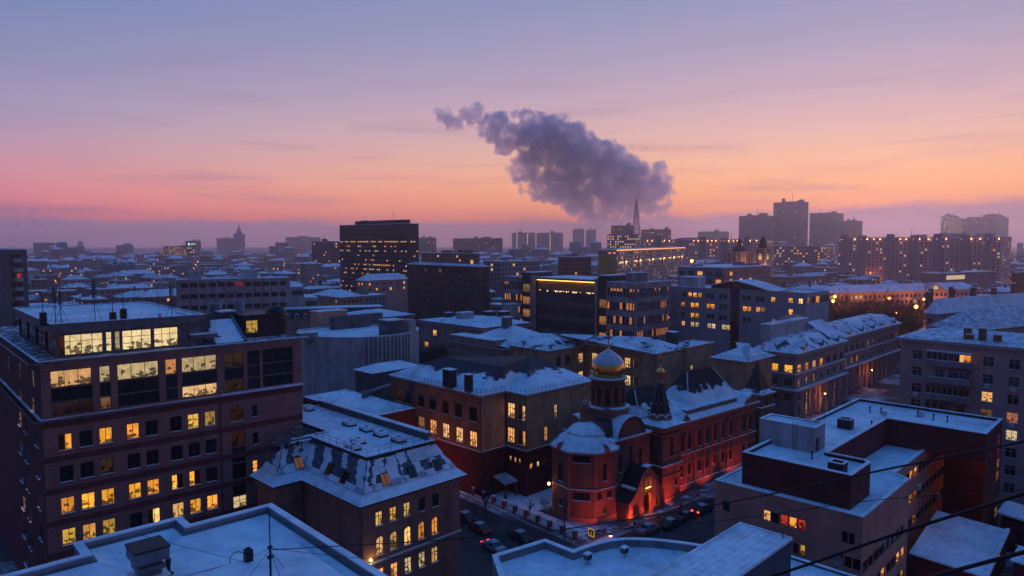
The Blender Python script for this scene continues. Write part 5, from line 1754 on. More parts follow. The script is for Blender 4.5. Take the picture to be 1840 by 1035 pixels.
h_b.part('roof_edge', MB().ring(inset(polyH, -.08), inset(polyH, .18), HZ - .15, HZ + .16), SNOW)
rb = MB()
for i in range(7):
    y = -.5 - i * (abs(hA[1]) - 1) / 6
    rb.box(-25.5, -.4, y - .03, y + .03, HZ + .062, HZ + .10)
h_b.part('roof_ribs', rb, SNOW, kind='stuff')
x, y = h_b.pt(1393, 985, HZ)
k_ = Bd('roof_aerial', 'short pole aerial with small discs at the edge of the close ribbed roof', 'antenna', h_b.world(-.7, -abs(hA[1]) + .6).xy, 44, z=HZ)
k_.part('pole', MB().lathe([(.05, 0), (.04, 1.7)], n=6), METAL)
k_.part('disc', MB().lathe([(.01, -.03), (.2, 0), (.01, .03)], n=12), GREYM).location = (-.15, 0, 1.35)
k_.part('disc', MB().lathe([(.01, -.03), (.15, 0), (.01, .03)], n=12), GREYM).location = (.15, 0, 1.5)
k_.part('arm', MB().bar((-.2, 0, 1.3), (.2, 0, 1.45), .02), METAL)
LZ = 14.2
lr = Bd('low_edge_roof', 'dark low roof with a snowy rim in the corner below the ribbed roof', 'building', P(1424, 1000, LZ), 44.5)
lA = lr.pt(1560, 1047, LZ)
polyL = [(-20, lA[1]), (0, lA[1]), (0, 1.2), (-20, 1.2)]
shell(lr, polyL, 0, LZ, mat('dark_sheet', (.05, .055, .07)))
lr.flat(polyL, LZ, .5, .35, BLACK, .12)
sd = Bd('satellite_dish', 'pale satellite dish on the rim of the dark low roof', 'satellite dish', P(1502, 1022, LZ + .1), 44, z=LZ + .1)
dd = sd.part('reflector', MB().lathe([(.01, 0), (.3, .05), (.55, .18), (.58, .22), (.5, .18), (.01, .04)], n=18), GREYM)
dd.rotation_euler = (R(75), 0, R(-40))
dd.location = (0, 0, .9)
sd.part('stand', MB().bar((0, 0, 0), (0, 0, .85), .05, 6), METAL)

# ================================================================== J: apartment house at the right
ZJ = 29.0
j = Bd('apartment_house', 'pinkish grey brick apartment house with glazed balconies and snowy roof at right', 'apartment house', P(1619, 609, ZJ), 44.5)
VJ = -40.0
pA, pB = (0, 0), (0, VJ)
jp = [(0, VJ), (16, VJ), (16, 0), (0, 0)]
wj = []
hj = lambda x, y: j.hit(x, y, (0, 0), (0, VJ))
px7 = lambda X_, Y_: (1280 + X_ / 3.2857, 520 + Y_ / 3.2857)
zrows = [hj(*px7(1208, 386))[1] - 3.22 * i for i in range(9)]
sc1, sc2, sc3 = hj(*px7(1206, 490))[0], hj(*px7(1625, 535))[0], hj(*px7(1780, 550))[0]
litmap = {(2, 1): 'o', (3, 2): 'r', (4, 2): 'p', (2, 0): '.'}
Lj = 40.0
for i, z in enumerate(zrows):
    for k, s_ in enumerate((sc1, sc2, sc3, sc3 + 4.3, sc3 + 8.6)):
        kk = {(2, 1): 'o', (3, 2): 'r', (4, 2): 'w', (3, 1): 'm'}.get((i, k), '.')
        wj.append((s_, z, 1.75, 1.85, kk, {'nx': 2, 'nz': 2, 'white': True}))
    sb0, sb1 = hj(*px7(1300, 480))[0], hj(*px7(1430, 480))[0]
    wj.append((hj(*px7(1340, 500))[0], z, 1.6, 1.7, '.', {'white': True, 'sill': False}))
    wj.append((hj(*px7(1470, 510))[0], z, 1.6, 1.7, '.', {'white': True, 'sill': False}))
APW = brickmat('apartment_brick', (.50, .31, .29), (.44, .275, .26), (.37, .24, .23), .26, .085, .012, var=.25)
j.wall((0, 0), (0, VJ), 0, ZJ, APW, wj)
j.wall((0, VJ), (16, VJ), 0, ZJ, APW)
j.wall((16, VJ), (16, 0), 0, ZJ, APW)
j.wall((16, 0), (0, 0), 0, ZJ, APW, j.gridwins(16, 4, zrows, 1.4, 1.7, pick_random(4, .25, 'yo'), white=True))
# glazed and open balconies
b0 = hj(*px7(1275, 400))[0]
b1 = hj(*px7(1535, 430))[0]
for i, z in enumerate(zrows[:7]):
    zf = z - 1.45
    o_ = j.part('balcony', MB().box(-1.25, -.01, -b1, -b0, zf - .15, zf).box(-1.25, -1.17, -b1, -b0, zf, zf + .95).box(-1.17, -.01, -b0 - .06, -b0, zf, zf + .95).box(-1.17, -.01, -b1, -b1 + .06, zf, zf + .95), PLASTER_G)
    j.part('balcony_snow', MB().box(-1.30, -1.12, -b1, -b0, zf + .953, zf + 1.03), SNOW, parent=o_)
    segs = {0: (0, 1), 1: (.5, 1), 2: (0, 1), 3: (0, .45), 4: (0, 1), 5: (.5, 1), 6: (0, 1)}[i]
    s0_, s1_ = b0 + (b1 - b0) * segs[0], b0 + (b1 - b0) * segs[1]
    fr = MB()
    n = max(3, int((s1_ - s0_) / .9))
    for k in range(n + 1):
        y = -(s0_ + (s1_ - s0_) * k / n)
        fr.box(-1.24, -1.18, y - .035, y + .035, zf + .96, zf + 2.45)
    fr.box(-1.24, -1.18, -s1_, -s0_, zf + 2.4, zf + 2.5)
    fr.box(-1.24, -1.18, -s1_, -s0_, zf + 1.02, zf + 1.08)
    j.part('glazing_frame', fr, FRAMEW, parent=o_)
    for k in range(n):
        y0, y1 = -(s0_ + (s1_ - s0_) * (k + 1) / n) + .04, -(s0_ + (s1_ - s0_) * k / n) - .04
        lit = (i == 0 and k >= n - 2) or (i == 2 and k == n - 2)
        j.part('pane', MB().box(-1.22, -1.20, y0, y1, zf + 1.1, zf + 2.4), ROOM['o'] if lit and i == 0 else DGLASS, parent=o_)
    j.part('balcony_roof', MB().box(-1.4, -.02, -s1_ - .1, -s0_ + .1, zf + 2.5, zf + 2.6), GREYM, parent=o_)
    if i == 0:
        j.part('balcony_roof_snow', MB().box(-1.45, -.02, -s1_ - .15, -s0_ + .15, zf + 2.603, zf + 2.75), SNOW, parent=o_)
for z in (zrows[0] - 1.15, zrows[3] - 1.15):
    j.part('string_course', MB().box(-.10, .02, VJ, .1, z - .08, z + .06), TRIML)
j.part('cornice', MB().ring([(-.7, VJ - .7), (16.7, VJ - .7), (16.7, .7), (-.7, .7)], rect(.05, 15.9, VJ + .1, -.1), ZJ - .2, ZJ + .15), TRIML)
j.hip(0, 16, VJ, 0, ZJ + .16, 1.9, snowmat('snow_apartment_roof', .30, .30, under=(.30, .34, .40), scale=.9), over=.8, ridge='v', hipd=6)
rnd = random.Random(8)
for px, py, hgt in ((1685, 604, 1.0), (1718, 590, 2.2), (1741, 594, 2.3), (1789, 588, 1.3)):
    x, y = j.pt(px, py + 10, ZJ + 2.6)
    x = max(2.0, min(14, x))
    zz = ZJ + .3 + min(x, 16 - x) / 8 * 1.6
    o_ = j.part('chimney', MB().box(x - .45, x + .45, y - .6, y + .6, zz - .6, zz + hgt), BRICK)
    j.part('chimney_snow', MB().box(x - .5, x + .5, y - .65, y + .65, zz + hgt + .003, zz + hgt + .25), SNOW, parent=o_)
j.rail([(-.5, VJ, ZJ + .3), (-.5, .4, ZJ + .3)], .6, 1.6, .025, bars=(1.0,))
for i, (s_, z) in enumerate(((sc2, zrows[1] - 1.3), (sc3, zrows[1] - 1.35), (sc1, zrows[2] - 1.3), (sc3, zrows[3] - 1.35))):
    o_ = j.part('air_conditioner', MB().box(-.42, -.05, -s_ - .4, -s_ + .4, z - .3, z + .25), WHITEP)
    j.part('snow', MB().box(-.44, -.04, -s_ - .42, -s_ + .42, z + .253, z + .33), SNOW, parent=o_)
# ================================================================== P: long beige building behind the dome
ZP = 19.0
p = Bd('beige_wing_building', 'long beige building with railed snowy roof and lit windows behind the gold dome', 'building', P(985, 632, ZP), 45.5)
VP1 = p.sol(916, ZP, 1)
UP1 = p.sol(1053, ZP, 0)
VP2 = p.sol(1176, ZP, 1, UP1)
polyP = [(0, 0), (UP1, 0), (UP1, VP2), (UP1 + 14, VP2), (UP1 + 14, VP1), (0, VP1)]
eP = ((UP1, 0), (UP1, VP2))
wp0 = p.pixwins((0, 0), (UP1, 0), [[(1004, 650, '.'), (1020, 647, '.'), (1044, 644, 'p')], [(1044, 676, 'p')]], 2.0, 2.7, nx=3, nz=3)
wp1 = p.pixwins(*eP, [[(1068, 642, 'p'), (1127, 652, 'p'), (1142, 655, 'p')], [(1127, 688, 'p'), (1142, 686, 'p')]], 1.9, 2.7, nx=3, nz=3)
shell(p, polyP, 0, ZP, PLASTER_B, {0: wp0, 1: wp1})
p.part('eave', MB().ring(inset(polyP, -.5), inset(polyP, .1), ZP, ZP + .3), TRIML)
ev = inset(polyP, -.6)
E = [(q[0], q[1], ZP + .32) for q in ev]
zr_ = ZP + 3.4
R1, R2, R3 = (UP1 * .5, VP1 - 5, zr_), (UP1 * .5 + 1, 5.5, zr_), (UP1 + 6.5, VP2 + 6, zr_)
p.part('roof', MB().add(E + [R1, R2, R3], [(5, 0, 7, 6), (0, 1, 7), (1, 2, 8, 7), (2, 3, 8), (3, 4, 6, 8), (6, 7, 8), (4, 5, 6)]), snowmat('snow_nearly_whole', .40, .07, under=(.06, .065, .08), scale=.3))
rl = inset(polyP, -.35)
p.rail([(q[0], q[1], ZP + .35) for q in (rl[5], rl[0], rl[1], rl[2])], 1.0, 1.2, .04)
for px, py in ((1019, 612), (1092, 614)):
    x, y = p.pt(px, py, ZP + 1.8)
    o_ = p.part('dormer', MB().add([(x - 1.4, y - .9, ZP + .6), (x + 1.4, y - .9, ZP + .6), (x + 1.4, y - .9, ZP + 2.0), (x - 1.4, y - .9, ZP + 2.0), (x - 1.4, y + 2.5, ZP + 2.2), (x + 1.4, y + 2.5, ZP + 2.2)], [(0, 1, 2, 3), (3, 2, 5, 4), (0, 3, 4), (1, 5, 2)]), BLACK)
    p.part('dormer_snow', MB().add([(x - 1.7, y - 1.2, ZP + 1.95), (x + 1.7, y - 1.2, ZP + 1.95), (x + 1.7, y + 2.6, ZP + 2.4), (x - 1.7, y + 2.6, ZP + 2.4)], [(0, 1, 2, 3)]), SNOW, parent=o_)
# taller stair block and the hip-roofed pavilion to its right
p2 = Bd('beige_pavilion', 'beige pavilion with a railed snowy hip roof between dome and dark pyramid', 'building', P(1342.6, 651, ZP), 45.5)
VQ = p2.sol(1280, ZP, 1)
UQ = p2.sol(1388, ZP, 0)
shell(p2, rect(0, UQ, 0, VQ), 0, ZP, PLASTER_B, {0: p2.pixwins((0, 0), (UQ, 0), [[(1355, 671, '.')], [(1357, 703, 'p')]], 1.9, 2.6, nx=2, nz=2)})
p2.hip(0, UQ, 0, VQ, ZP, 3.6, SNOW, ridge='v', over=.6)
p2.rail([(-.4, VQ, ZP + .2), (-.4, -.4, ZP + .2), (UQ, -.4, ZP + .2)], 1.0, 1.1, .04)
p3 = Bd('beige_stair_block', 'plain beige stair block with snowy cap and one arched lit window behind the tent tower', 'building', P(1235, 626, 19.6), 45.5)
V3 = p3.sol(1196, 19.6, 1)
U3 = p3.sol(1285, 19.6, 0)
shell(p3, rect(0, U3, 0, V3), 0, 19.8, PLASTER_B, {0: p3.pixwins((0, 0), (U3, 0), [[(1243, 665, 'p')]], 1.5, 2.7, arch=1, nx=3, nz=3), 3: p3.pixwins((0, V3), (0, 0), [[(1187, 660, 'p'), (1200, 661, 'p')]], 1.3, 2.6, nx=3, nz=3)})
p3.flat(rect(0, U3, 0, V3), 19.8, .4, .3, METAL, .15)
p3.part('link_wall', MB().box(-12, -.05, 1.0, 9, 0, 18.6), PLASTER_B)
x = p3.sol(1215, 21, 0, 6)
p3.part('chimney', MB().box(x - 1.3, x + 1.3, 6, 8.5, 17, 23.0), BLACK)
p3.part('chimney_snow', MB().box(x - 1.4, x + 1.4, 5.9, 8.6, 23.003, 23.2), SNOW)
for (u0, v0, sz, zz) in ((-1, 1, 1.1, 20.3), (3, 3, .9, 20.6)):
    p3.part('vent_box', MB().box(u0 + 2, u0 + 2 + sz, v0, v0 + sz, 19.4, zz), GREYM)
    p3.part('vent_snow', MB().box(u0 + 1.95, u0 + 2.05 + sz, v0 - .05, v0 + sz + .05, zz + .003, zz + .15), SNOW)
# pink low building left of it with cornices and arched lit window
ZQ = 17.0
pk = Bd('pink_cornice_building', 'low pink building with stepped cornices, gabled snow roof and an arched lit window', 'building', P(905, 628, ZQ), 46)
VK = pk.sol(806, ZQ, 1)
UK = pk.sol(1010, ZQ, 0)
shell(pk, rect(0, UK, 0, VK), 0, ZQ, PLASTER_P, {3: pk.pixwins((0, VK), (0, 0), [[(849, 628, 'o'), (862, 631, '.'), (875, 632, '.'), (888, 634, '.')]], 1.6, 3.2, arch=1, nx=2, nz=3)})
for z, dp in ((ZQ - .3, .7), (ZQ - 1.0, .4), (ZQ - 3.2, .25)):
    pk.part('cornice', MB().ring(rect(-dp, UK + dp, -dp, VK + dp), rect(.02, UK - .02, .02, VK - .02), z, z + .35), mat('pink_trim', (.40, .27, .25)))
pk.part('attic', MB().box(.3, 6, 5, VK - .3, ZQ + .051, ZQ + 1.9), PLASTER_P)
pk.part('attic_snow', MB().box(.2, 6.1, 4.9, VK - .2, ZQ + 1.953, ZQ + 2.1), SNOW)
pk.hip(3, UK, 0, VK - 3, ZQ + .06, 5.2, SNOW, ridge='u', over=.4)
pk.part('vent_tower', MB().box(UK * .45, UK * .45 + 2.4, VK * .42, VK * .42 + 2.4, ZQ + 2, ZQ + 7.5), GREYM)
pk.part('vent_tower_snow', MB().box(UK * .45 - .3, UK * .45 + 2.7, VK * .42 - .3, VK * .42 + 2.7, ZQ + 7.503, ZQ + 7.8), SNOW)

# ================================================================== K: arcaded stone offices behind the church
ZK = 19.0
def stone_office(name, label, o, UL, VL, seed, litrow, top_z=ZK, group=None):
    k = Bd(name, label, 'building', o, 44.5)
    n = max(5, int(UL / 4.6))
    zs = {'low': 3.0, 'mid': 6.9, 'arc': 10.8, 'rib': 14.6}
    rr = random.Random(seed)
    wins = []
    for i in range(n):
        x = UL * (i + .5) / n
        wins.append((x, 2.6, 2.2, 3.0, rr.choice('.....o.p') if litrow else rr.choice('......o'), {'nx': 2}))
        wins.append((x, 6.4, 2.0, 2.2, rr.choice('.......o'), {'nx': 2}))
        wins.append((x, 10.4, 1.3, 2.0, 'o' if i < 3 and litrow != 2 else ('o' if litrow == 2 and i in (0, 1, 2) else '.'), {'arch': 1}))
        wins.append((x, 14.2, 2.6, 2.0, ('o' if i in (0, 1, 2, 3) else '.') if litrow == 1 else rr.choice('....m'), {'nx': 4, 'nz': 1}))
    k.wall((0, 0), (UL, 0), 0, top_z - 1.0, mat('mauve_stone', (.31, .215, .21), .85, .12, .6, .15), wins)
    m_ = MATS['mauve_stone']
    nv = max(3, int(VL / 4.6))
    wv_ = [(VL * (i + .5) / nv, z, 2.2, 2.0, 'y' if (litrow == 1 and z > 14 and i > nv - 3) else '.', {'nx': 3}) for i in range(nv) for z in (6.4, 10.4, 14.2)]
    k.wall((0, VL), (0, 0), 0, top_z - 1.0, m_, wv_)
    k.wall((UL, 0), (UL, VL), 0, top_z - 1.0, m_)
    k.wall((UL, VL), (0, VL), 0, top_z - 1.0, m_)
    for z, dp in ((8.2, 1.1), (12.4, .35), (top_z - 1.6, .5), (top_z - 1.0, .8)):
        rr_ = rect(-dp, UL + dp, -dp, VL + dp)
        k.part('cornice', MB().ring(rr_, rect(.02, UL - .02, .02, VL - .02), z, z + .4), mat('mauve_stone_trim', (.31, .25, .25)))
        k.part('cornice_snow', MB().ring(inset(rr_, -.05), rect(.0, UL, .0, VL), z + .403, z + .58), SNOW)
    for i in range(n + 1):
        x = UL * i / n
        k.part('column', MB().lathe([(.42, 0), (.42, .8), (.30, .9), (.27, 7.3), (.42, 7.6), (.42, 8.2)], (x, -.7), 10), mat('mauve_stone_trim', (.31, .25, .25)))
    # attic storey set back and a snowy mansard with small gables
    k.part('roof', MB().add([(-.6, -.6, top_z - .55), (UL + .6, -.6, top_z - .55), (UL + .6, VL + .6, top_z - .55), (-.6, VL + .6, top_z - .55), (3.0, 4.2, top_z + 2.5), (UL - 3, 4.2, top_z + 2.5), (UL - 3, VL - 3.5, top_z + 2.5), (3.0, VL - 3.5, top_z + 2.5)],
                            [(0, 1, 5, 4), (1, 2, 6, 5), (2, 3, 7, 6), (3, 0, 4, 7), (4, 5, 6, 7)]), snowmat('snow_nearly_whole', .40, .07, under=(.06, .065, .08), scale=.3))
    ng = max(2, n // 2)
    for i in range(ng):
        x = UL * (i + .5) / ng
        o_ = k.part('dormer', MB().add([(x - 1.0, -.1, top_z - .5), (x + 1.0, -.1, top_z - .5), (x + 1.0, -.1, top_z + .9), (x, -.1, top_z + 1.7), (x - 1.0, -.1, top_z + .9), (x - 1, 3, top_z + .9), (x + 1, 3, top_z + .9), (x, 3, top_z + 1.7)],
                                       [(0, 1, 2, 3, 4), (0, 4, 5), (1, 6, 2)]), m_)
        k.part('dormer_window', MB().box(x - .5, x + .5, -.15, -.102, top_z - .2, top_z + .8), DGLASS if (i + seed) % 3 else ROOM['m'], parent=o_)
        k.part('dormer_snow', MB().add([(x - 1.3, -.35, top_z + .75), (x, -.35, top_z + 1.85), (x, 3.2, top_z + 1.85), (x - 1.3, 3.2, top_z + .75), (x + 1.3, -.35, top_z + .75), (x + 1.3, 3.2, top_z + .75)], [(0, 1, 2, 3), (1, 4, 5, 2)]), SNOW, parent=o_)
    return k


oK1 = P(1430, 640, 17.8)
k1 = Bd('probe', None, None, oK1, 44.5)
UK1 = k1.sol(1518, 17, 0)
VK1 = k1.sol(1386, 17, 1) + 5
bpy.data.objects.remove(k1.root)
k1 = stone_office('arcaded_stone_office', 'mauve stone office with columns, snowy ledge and orange lit windows behind the church', oK1, UK1, VK1, 3, 1)
# white plant house on top
k1.part('plant_house', MB().box(2, UK1 - 8, 8, VK1 - 1, ZK + 1.9, ZK + 6.2), PLASTER_W)
k1.part('plant_house_snow', MB().box(1.8, UK1 - 7.8, 7.8, VK1 - .8, ZK + 6.203, ZK + 6.45), SNOW)
for y in (9.5, 11.0):
    k1.part('roof_pipe', MB().bar((2, y, ZK + 7.0), (UK1 - 8, y, ZK + 7.2), .16, 6), GREYM)
k1.part('tilted_roof', MB().add([(UK1 - 9, 1.2, ZK + 1.2), (UK1 + 2, 1.2, ZK + 1.2), (UK1 + 2, 8, ZK + 5.2), (UK1 - 9, 8, ZK + 5.2)], [(0, 1, 2, 3)]), SNOW)
oK2 = k1.world(UK1 + 7.5, 3.0).xy
k2_ = Bd('probe', None, None, oK2, 44.5)
UK2 = k2_.sol(1615, 17, 0)
bpy.data.objects.remove(k2_.root)
k1.part('link_block', MB().box(UK1 + .02, UK1 + 7.45, 6, 24, 0, ZK - .5), mat('mauve_stone', (.31, .215, .21)))
k1.part('link_ledge_snow', MB().box(UK1 + .02, UK1 + 7.45, 5.6, 6.2, ZK - .497, ZK - .3), SNOW)
k2b = stone_office('far_stone_office', 'farther mauve stone office with street-lit columns and a patchy snow roof', oK2, UK2, 13, 6, 2)
for i, (px, py, lab) in enumerate(((1478, 733, 'lit street lamp in front of the near stone office columns'), (1563, 692, 'lit street lamp in front of the far stone office columns'))):
    kk = k1 if i == 0 else k2b
    U_ = kk.sol(px, 6.2, 0, -2.2)
    w = kk.world(U_, -2.2)
    sl = Bd('street_lamp', lab, 'street lamp', w.xy, 44.5, 'street lamps of the church street')
    sl.part('pole', MB().lathe([(.10, 0), (.07, 6.0)], n=8), METAL)
    sl.part('arm', MB().bar((0, 0, 6.0), (0, -.7, 6.4), .05, 6), METAL)
    sl.part('lamp_head', MB().lathe([(.25, 6.25), (.22, 6.45), (.02, 6.5)], (0, -.7), 10), METAL)
    sl.part('bulb', MB().lathe([(.01, 6.02), (.18, 6.08), (.2, 6.24), (.01, 6.245)], (0, -.7), 10), emis('sodium_bulb', (1, .36, .06), 40))
    point(sl.root, (0, -.7, 5.75), 420, (1, .22, .05))

# ================================================================== L: pale blue-grey office with wavy gable
ZL_ = 31.5
l = Bd('pale_wavy_office', 'pale blue-grey office with curved roof gables, dark central glass and orange windows', 'building', P(1449, 527, ZL_), 45)
VL_ = l.sol(1206, ZL_, 1)
UL_ = l.sol(1490, ZL_, 0)
px4 = lambda X_, Y_: (1040 + X_ / 3.996, 340 + Y_ / 3.996)
fL = ((0, VL_), (0, 0))
wL = []
rowL = [[(760, 757, '.'), (797, 757, 'o'), (833, 759, 'o'), (868, 761, 'o'), (925, 765, '.'), (958, 766, '.'), (1020, 772, '.'), (1050, 774, '.'), (1185, 783, '.'), (1218, 784, '.'), (1285, 790, '.'), (1318, 790, '.'), (1395, 792, 'c'), (1520, 797, 'y'), (1592, 800, 'y')],
        [(748, 830, 'o'), (815, 832, 'o'), (848, 833, 'o'), (930, 840, 'o'), (960, 841, 'o'), (1020, 846, '.'), (1050, 848, '.'), (1190, 856, 'o'), (1222, 858, 'o'), (1287, 862, 'o'), (1320, 863, 'm'), (1520, 882, 'y')],
        [(748, 900, '.'), (815, 905, 'y'), (848, 907, 'y'), (930, 916, '.'), (960, 918, '.'), (1020, 922, '.'), (1050, 924, '.'), (1190, 932, '.'), (1222, 934, '.'), (1400, 910, 'c')],
        [(750, 968, 'o'), (815, 970, 'w'), (848, 972, 'w'), (935, 982, 'w'), (965, 983, 'w'), (1040, 988, 'w'), (1070, 989, 'w')]]
wL = l.pixwins(*fL, [[(*px4(a_, b_), k_) for a_, b_, k_ in r] for r in rowL], 1.45, 1.75, nx=2, nz=1, sill=False)
OFFW = brickmat('blue_grey_panels', (.30, .31, .34), (.275, .285, .315), (.2, .2, .22), 2.0, 1.0, .03, var=.2)
l.wall(*fL, 0, ZL_, OFFW, wL)
l.wall((0, 0), (UL_, 0), 0, ZL_, OFFW, [(2.2, 29, 2.0, 1.9, 'o', {'nx': 2})] + ribbon(UL_, 29, '.o..', 2.2, 4.2))
l.wall((UL_, 0), (UL_, VL_), 0, ZL_, OFFW)
l.wall((UL_, VL_), (0, VL_), 0, ZL_, OFFW)
sA = l.hit(1313, 560, *fL)[0]
sB = l.hit(1328, 560, *fL)[0]
l.part('central_glass', MB().box(-.35, .02, VL_ - sB, VL_ - sA, 0, ZL_ + 3.2), DGLASS)
for k_ in range(7):
    l.part('glass_transom', MB().box(-.42, -.352, VL_ - sB, VL_ - sA, 4 + 4 * k_, 4.2 + 4 * k_), METAL)
# curved gable either side of the glass
n = 20
s0_, s1_ = l.hit(1278, 520, *fL)[0], l.hit(1400, 520, *fL)[0]
prof = []
for i in range(n + 1):
    s_ = s0_ + (s1_ - s0_) * i / n
    dd = abs(s_ - (sA + sB) / 2) / ((s1_ - s0_) * .5)
    prof.append((VL_ - s_, ZL_ + 2.9 * max(0, 1 - dd ** 1.3)))
gb = MB()
gb.add([(-.05, y, ZL_ - .02) for y, z in prof] + [(-.05, y, z + .02) for y, z in prof], [(i, i + 1, n + 2 + i, n + 1 + i) for i in range(n)], 1)
gb.add([(-.6, y, z + .05) for y, z in prof] + [(12, y, z + .05) for y, z in prof], [(i, n + 1 + i, n + 2 + i, i + 1) for i in range(n)], 0)
gb.add([(-.6, y, z + .05) for y, z in prof] + [(-.6, y, z + .35) for y, z in prof] + [(12, y, z + .35) for y, z in prof], [(i, i + 1, n + 2 + i, n + 1 + i) for i in range(n)] + [(n + 1 + i, n + 2 + i, 2 * n + 3 + i, 2 * n + 2 + i) for i in range(n)], 2)
l.part('curved_gable', gb, [CONCD, BLACK, SNOW])
l.flat(rect(0, UL_, 0, VL_), ZL_ + .02, .5, .3, OFFW, .15)
l.part('plant_house', MB().box(3, 9, VL_ - 9, VL_ - 1.5, ZL_ - .4, ZL_ + 3.5), PLASTER_W)
l.part('plant_house_snow', MB().box(2.9, 9.1, VL_ - 9.1, VL_ - 1.4, ZL_ + 3.503, ZL_ + 3.7), SNOW)

# ================================================================== M: finned concrete and glass complex with a light strip
ZM = 34.0
mo = Bd('finned_concrete_complex', 'concrete and glass complex with vertical fins and a yellow light strip under its roof', 'building', P(1142, 509, ZM), 45)
VM0 = mo.sol(1090, ZM, 1)
VM1 = mo.sol(1070, ZM, 1)
VM2 = mo.sol(950, ZM, 1)
VM3 = mo.sol(933, ZM, 1)
VM4 = mo.sol(892, ZM, 1)
UM = mo.sol(1206, ZM, 0)


def finned(u0, u1, v0, v1, z, seed, faces):
    rr = random.Random(seed)
    mo.part('block_core', MB().box(u0 + .5, u1 - .5, v0 + .5, v1 - .5, 0, z - .2), DGLASS)
    zs = [z - 2.2 - 4.9 * i for i in range(7)]
    for zz in zs:
        mo.part('floor_band', MB().ring(rect(u0, u1, v0, v1), rect(u0 + .6, u1 - .6, v0 + .6, v1 - .6), zz + .2, zz + 2.0), CONC)
    fins, lits = MB(), MB()
    for axis in faces:
        L_ = (u1 - u0) if axis == 0 else (v1 - v0)
        n_ = int(L_ / 1.25)
        for i in range(n_ + 1):
            t = L_ * i / n_
            if axis == 0:
                fins.box(u0 + t - .16, u0 + t + .16, v0 + .05, v0 + .49, 0, z - 2)
            else:
                fins.box(u0 + .05, u0 + .49, v0 + t - .16, v0 + t + .16, 0, z - 2)
            for zz in zs[:6]:
                pr = .65 if zz == zs[0] else (.25 if zz in (zs[2], zs[1]) else .4)
                if rr.random() < pr and i < n_:
                    hgt = 2.4 if zz != zs[0] else 1.0
                    kk = 2 if rr.random() < .75 else 1
                    if axis == 0:
                        lits.box(u0 + t + .2, u0 + t + L_ / n_ - .2, v0 + .42, v0 + .492, zz + .1 - hgt, zz + .05, kk)
                    else:
                        lits.box(u0 + .42, u0 + .492, v0 + t + .2, v0 + t + L_ / n_ - .2, zz + .1 - hgt, zz + .05, kk)
    mo.part('fins', fins, CONC, kind='stuff')
    mo.part('lit_windows', lits, [emis('fin_window_warm', (1, .45, .12), .5), emis('fin_window_pale', (1, .6, .25), .45), emis('fin_window_orange', (1, .3, .07), .55)], kind='stuff')
    mo.flat(rect(u0, u1, v0, v1), z, .4, .4, CONC, .15)


finned(0, UM, 0, VM0, ZM, 2, (0, 1))
finned(3, 20, VM3, VM4, ZM, 4, (1,))
for v0, v1 in ((VM0, VM1), (VM2, VM3)):
    mo.part('stair_tower', MB().box(1.5, 14, v0 + .05, v1 - .05, 0, ZM + 2.0), mat('dark_cladding', (.035, .033, .035), .4))
    mo.part('stair_tower_snow', MB().box(1.4, 14.1, v0, v1, ZM + 2.003, ZM + 2.2), SNOW)
    for zz in (20, 25, 30) if v0 > 20 else (14, 20, 26):
        mo.part('stair_window', MB().box(1.42, 1.497, v0 + .8, v1 - .8, zz - 1.5, zz + 1.5), ROOM['m'])
for v0 in (VM1, VM2 - 1.2):
    mo.part('edge_pier', MB().box(1.0, 3, v0 + .05, v0 + 1.15, 0, ZM + 1), CONC)
mo.part('glass_hall', MB().box(4, 22, VM1 + 1.2, VM2 - 1.2, 0, ZM - .5), BGLASS)
for zz in (8, 13.5, 19, 24.5):
    mo.part('hall_band', MB().box(3.7, 4.0, VM1 + 1.2, VM2 - 1.2, zz - .9, zz + .9), CONCD)
mo.part('hall_roof', MB().box(2.4, 22.5, VM1 + 1.2, VM2 - 1.2, ZM - .497, ZM + .2), CONCD)
mo.part('hall_roof_snow', MB().box(2.4, 22.5, VM1 + 1.2, VM2 - 1.2, ZM + .203, ZM + .4), SNOW)
mo.part('light_strip', MB().box(3.3, 3.5, VM1 + 1.4, VM2 - 1.4, ZM - .8, ZM - .6), emis('yellow_strip', (1, .45, .07), 5))
bl = MB()
rr = random.Random(12)
for i in range(26):
    v0 = VM1 + 2 + (VM2 - VM1 - 4) * rr.random()
    bl.box(3.9, 3.97, v0, v0 + .5, ZM - 5.2 + rr.random() * .5, ZM - 4.6)
mo.part('ceiling_lamps', bl, emis('hall_lamps', (1, .62, .28), 1.6), kind='stuff')
mo.part('ceiling_glow_panel', MB().box(3.9, 3.985, VM1 + 1.5, VM2 - 1.5, ZM - 4.4, ZM - .95), mat('wood_panel', (.30, .19, .09)))
mo.part('plant_house', MB().box(6, 16, 6, VM0 - 4, ZM - .3, ZM + 3.0), PLASTER_G)
mo.part('plant_house_snow', MB().box(5.9, 16.1, 5.9, VM0 - 3.9, ZM + 3.003, ZM + 3.2), SNOW)

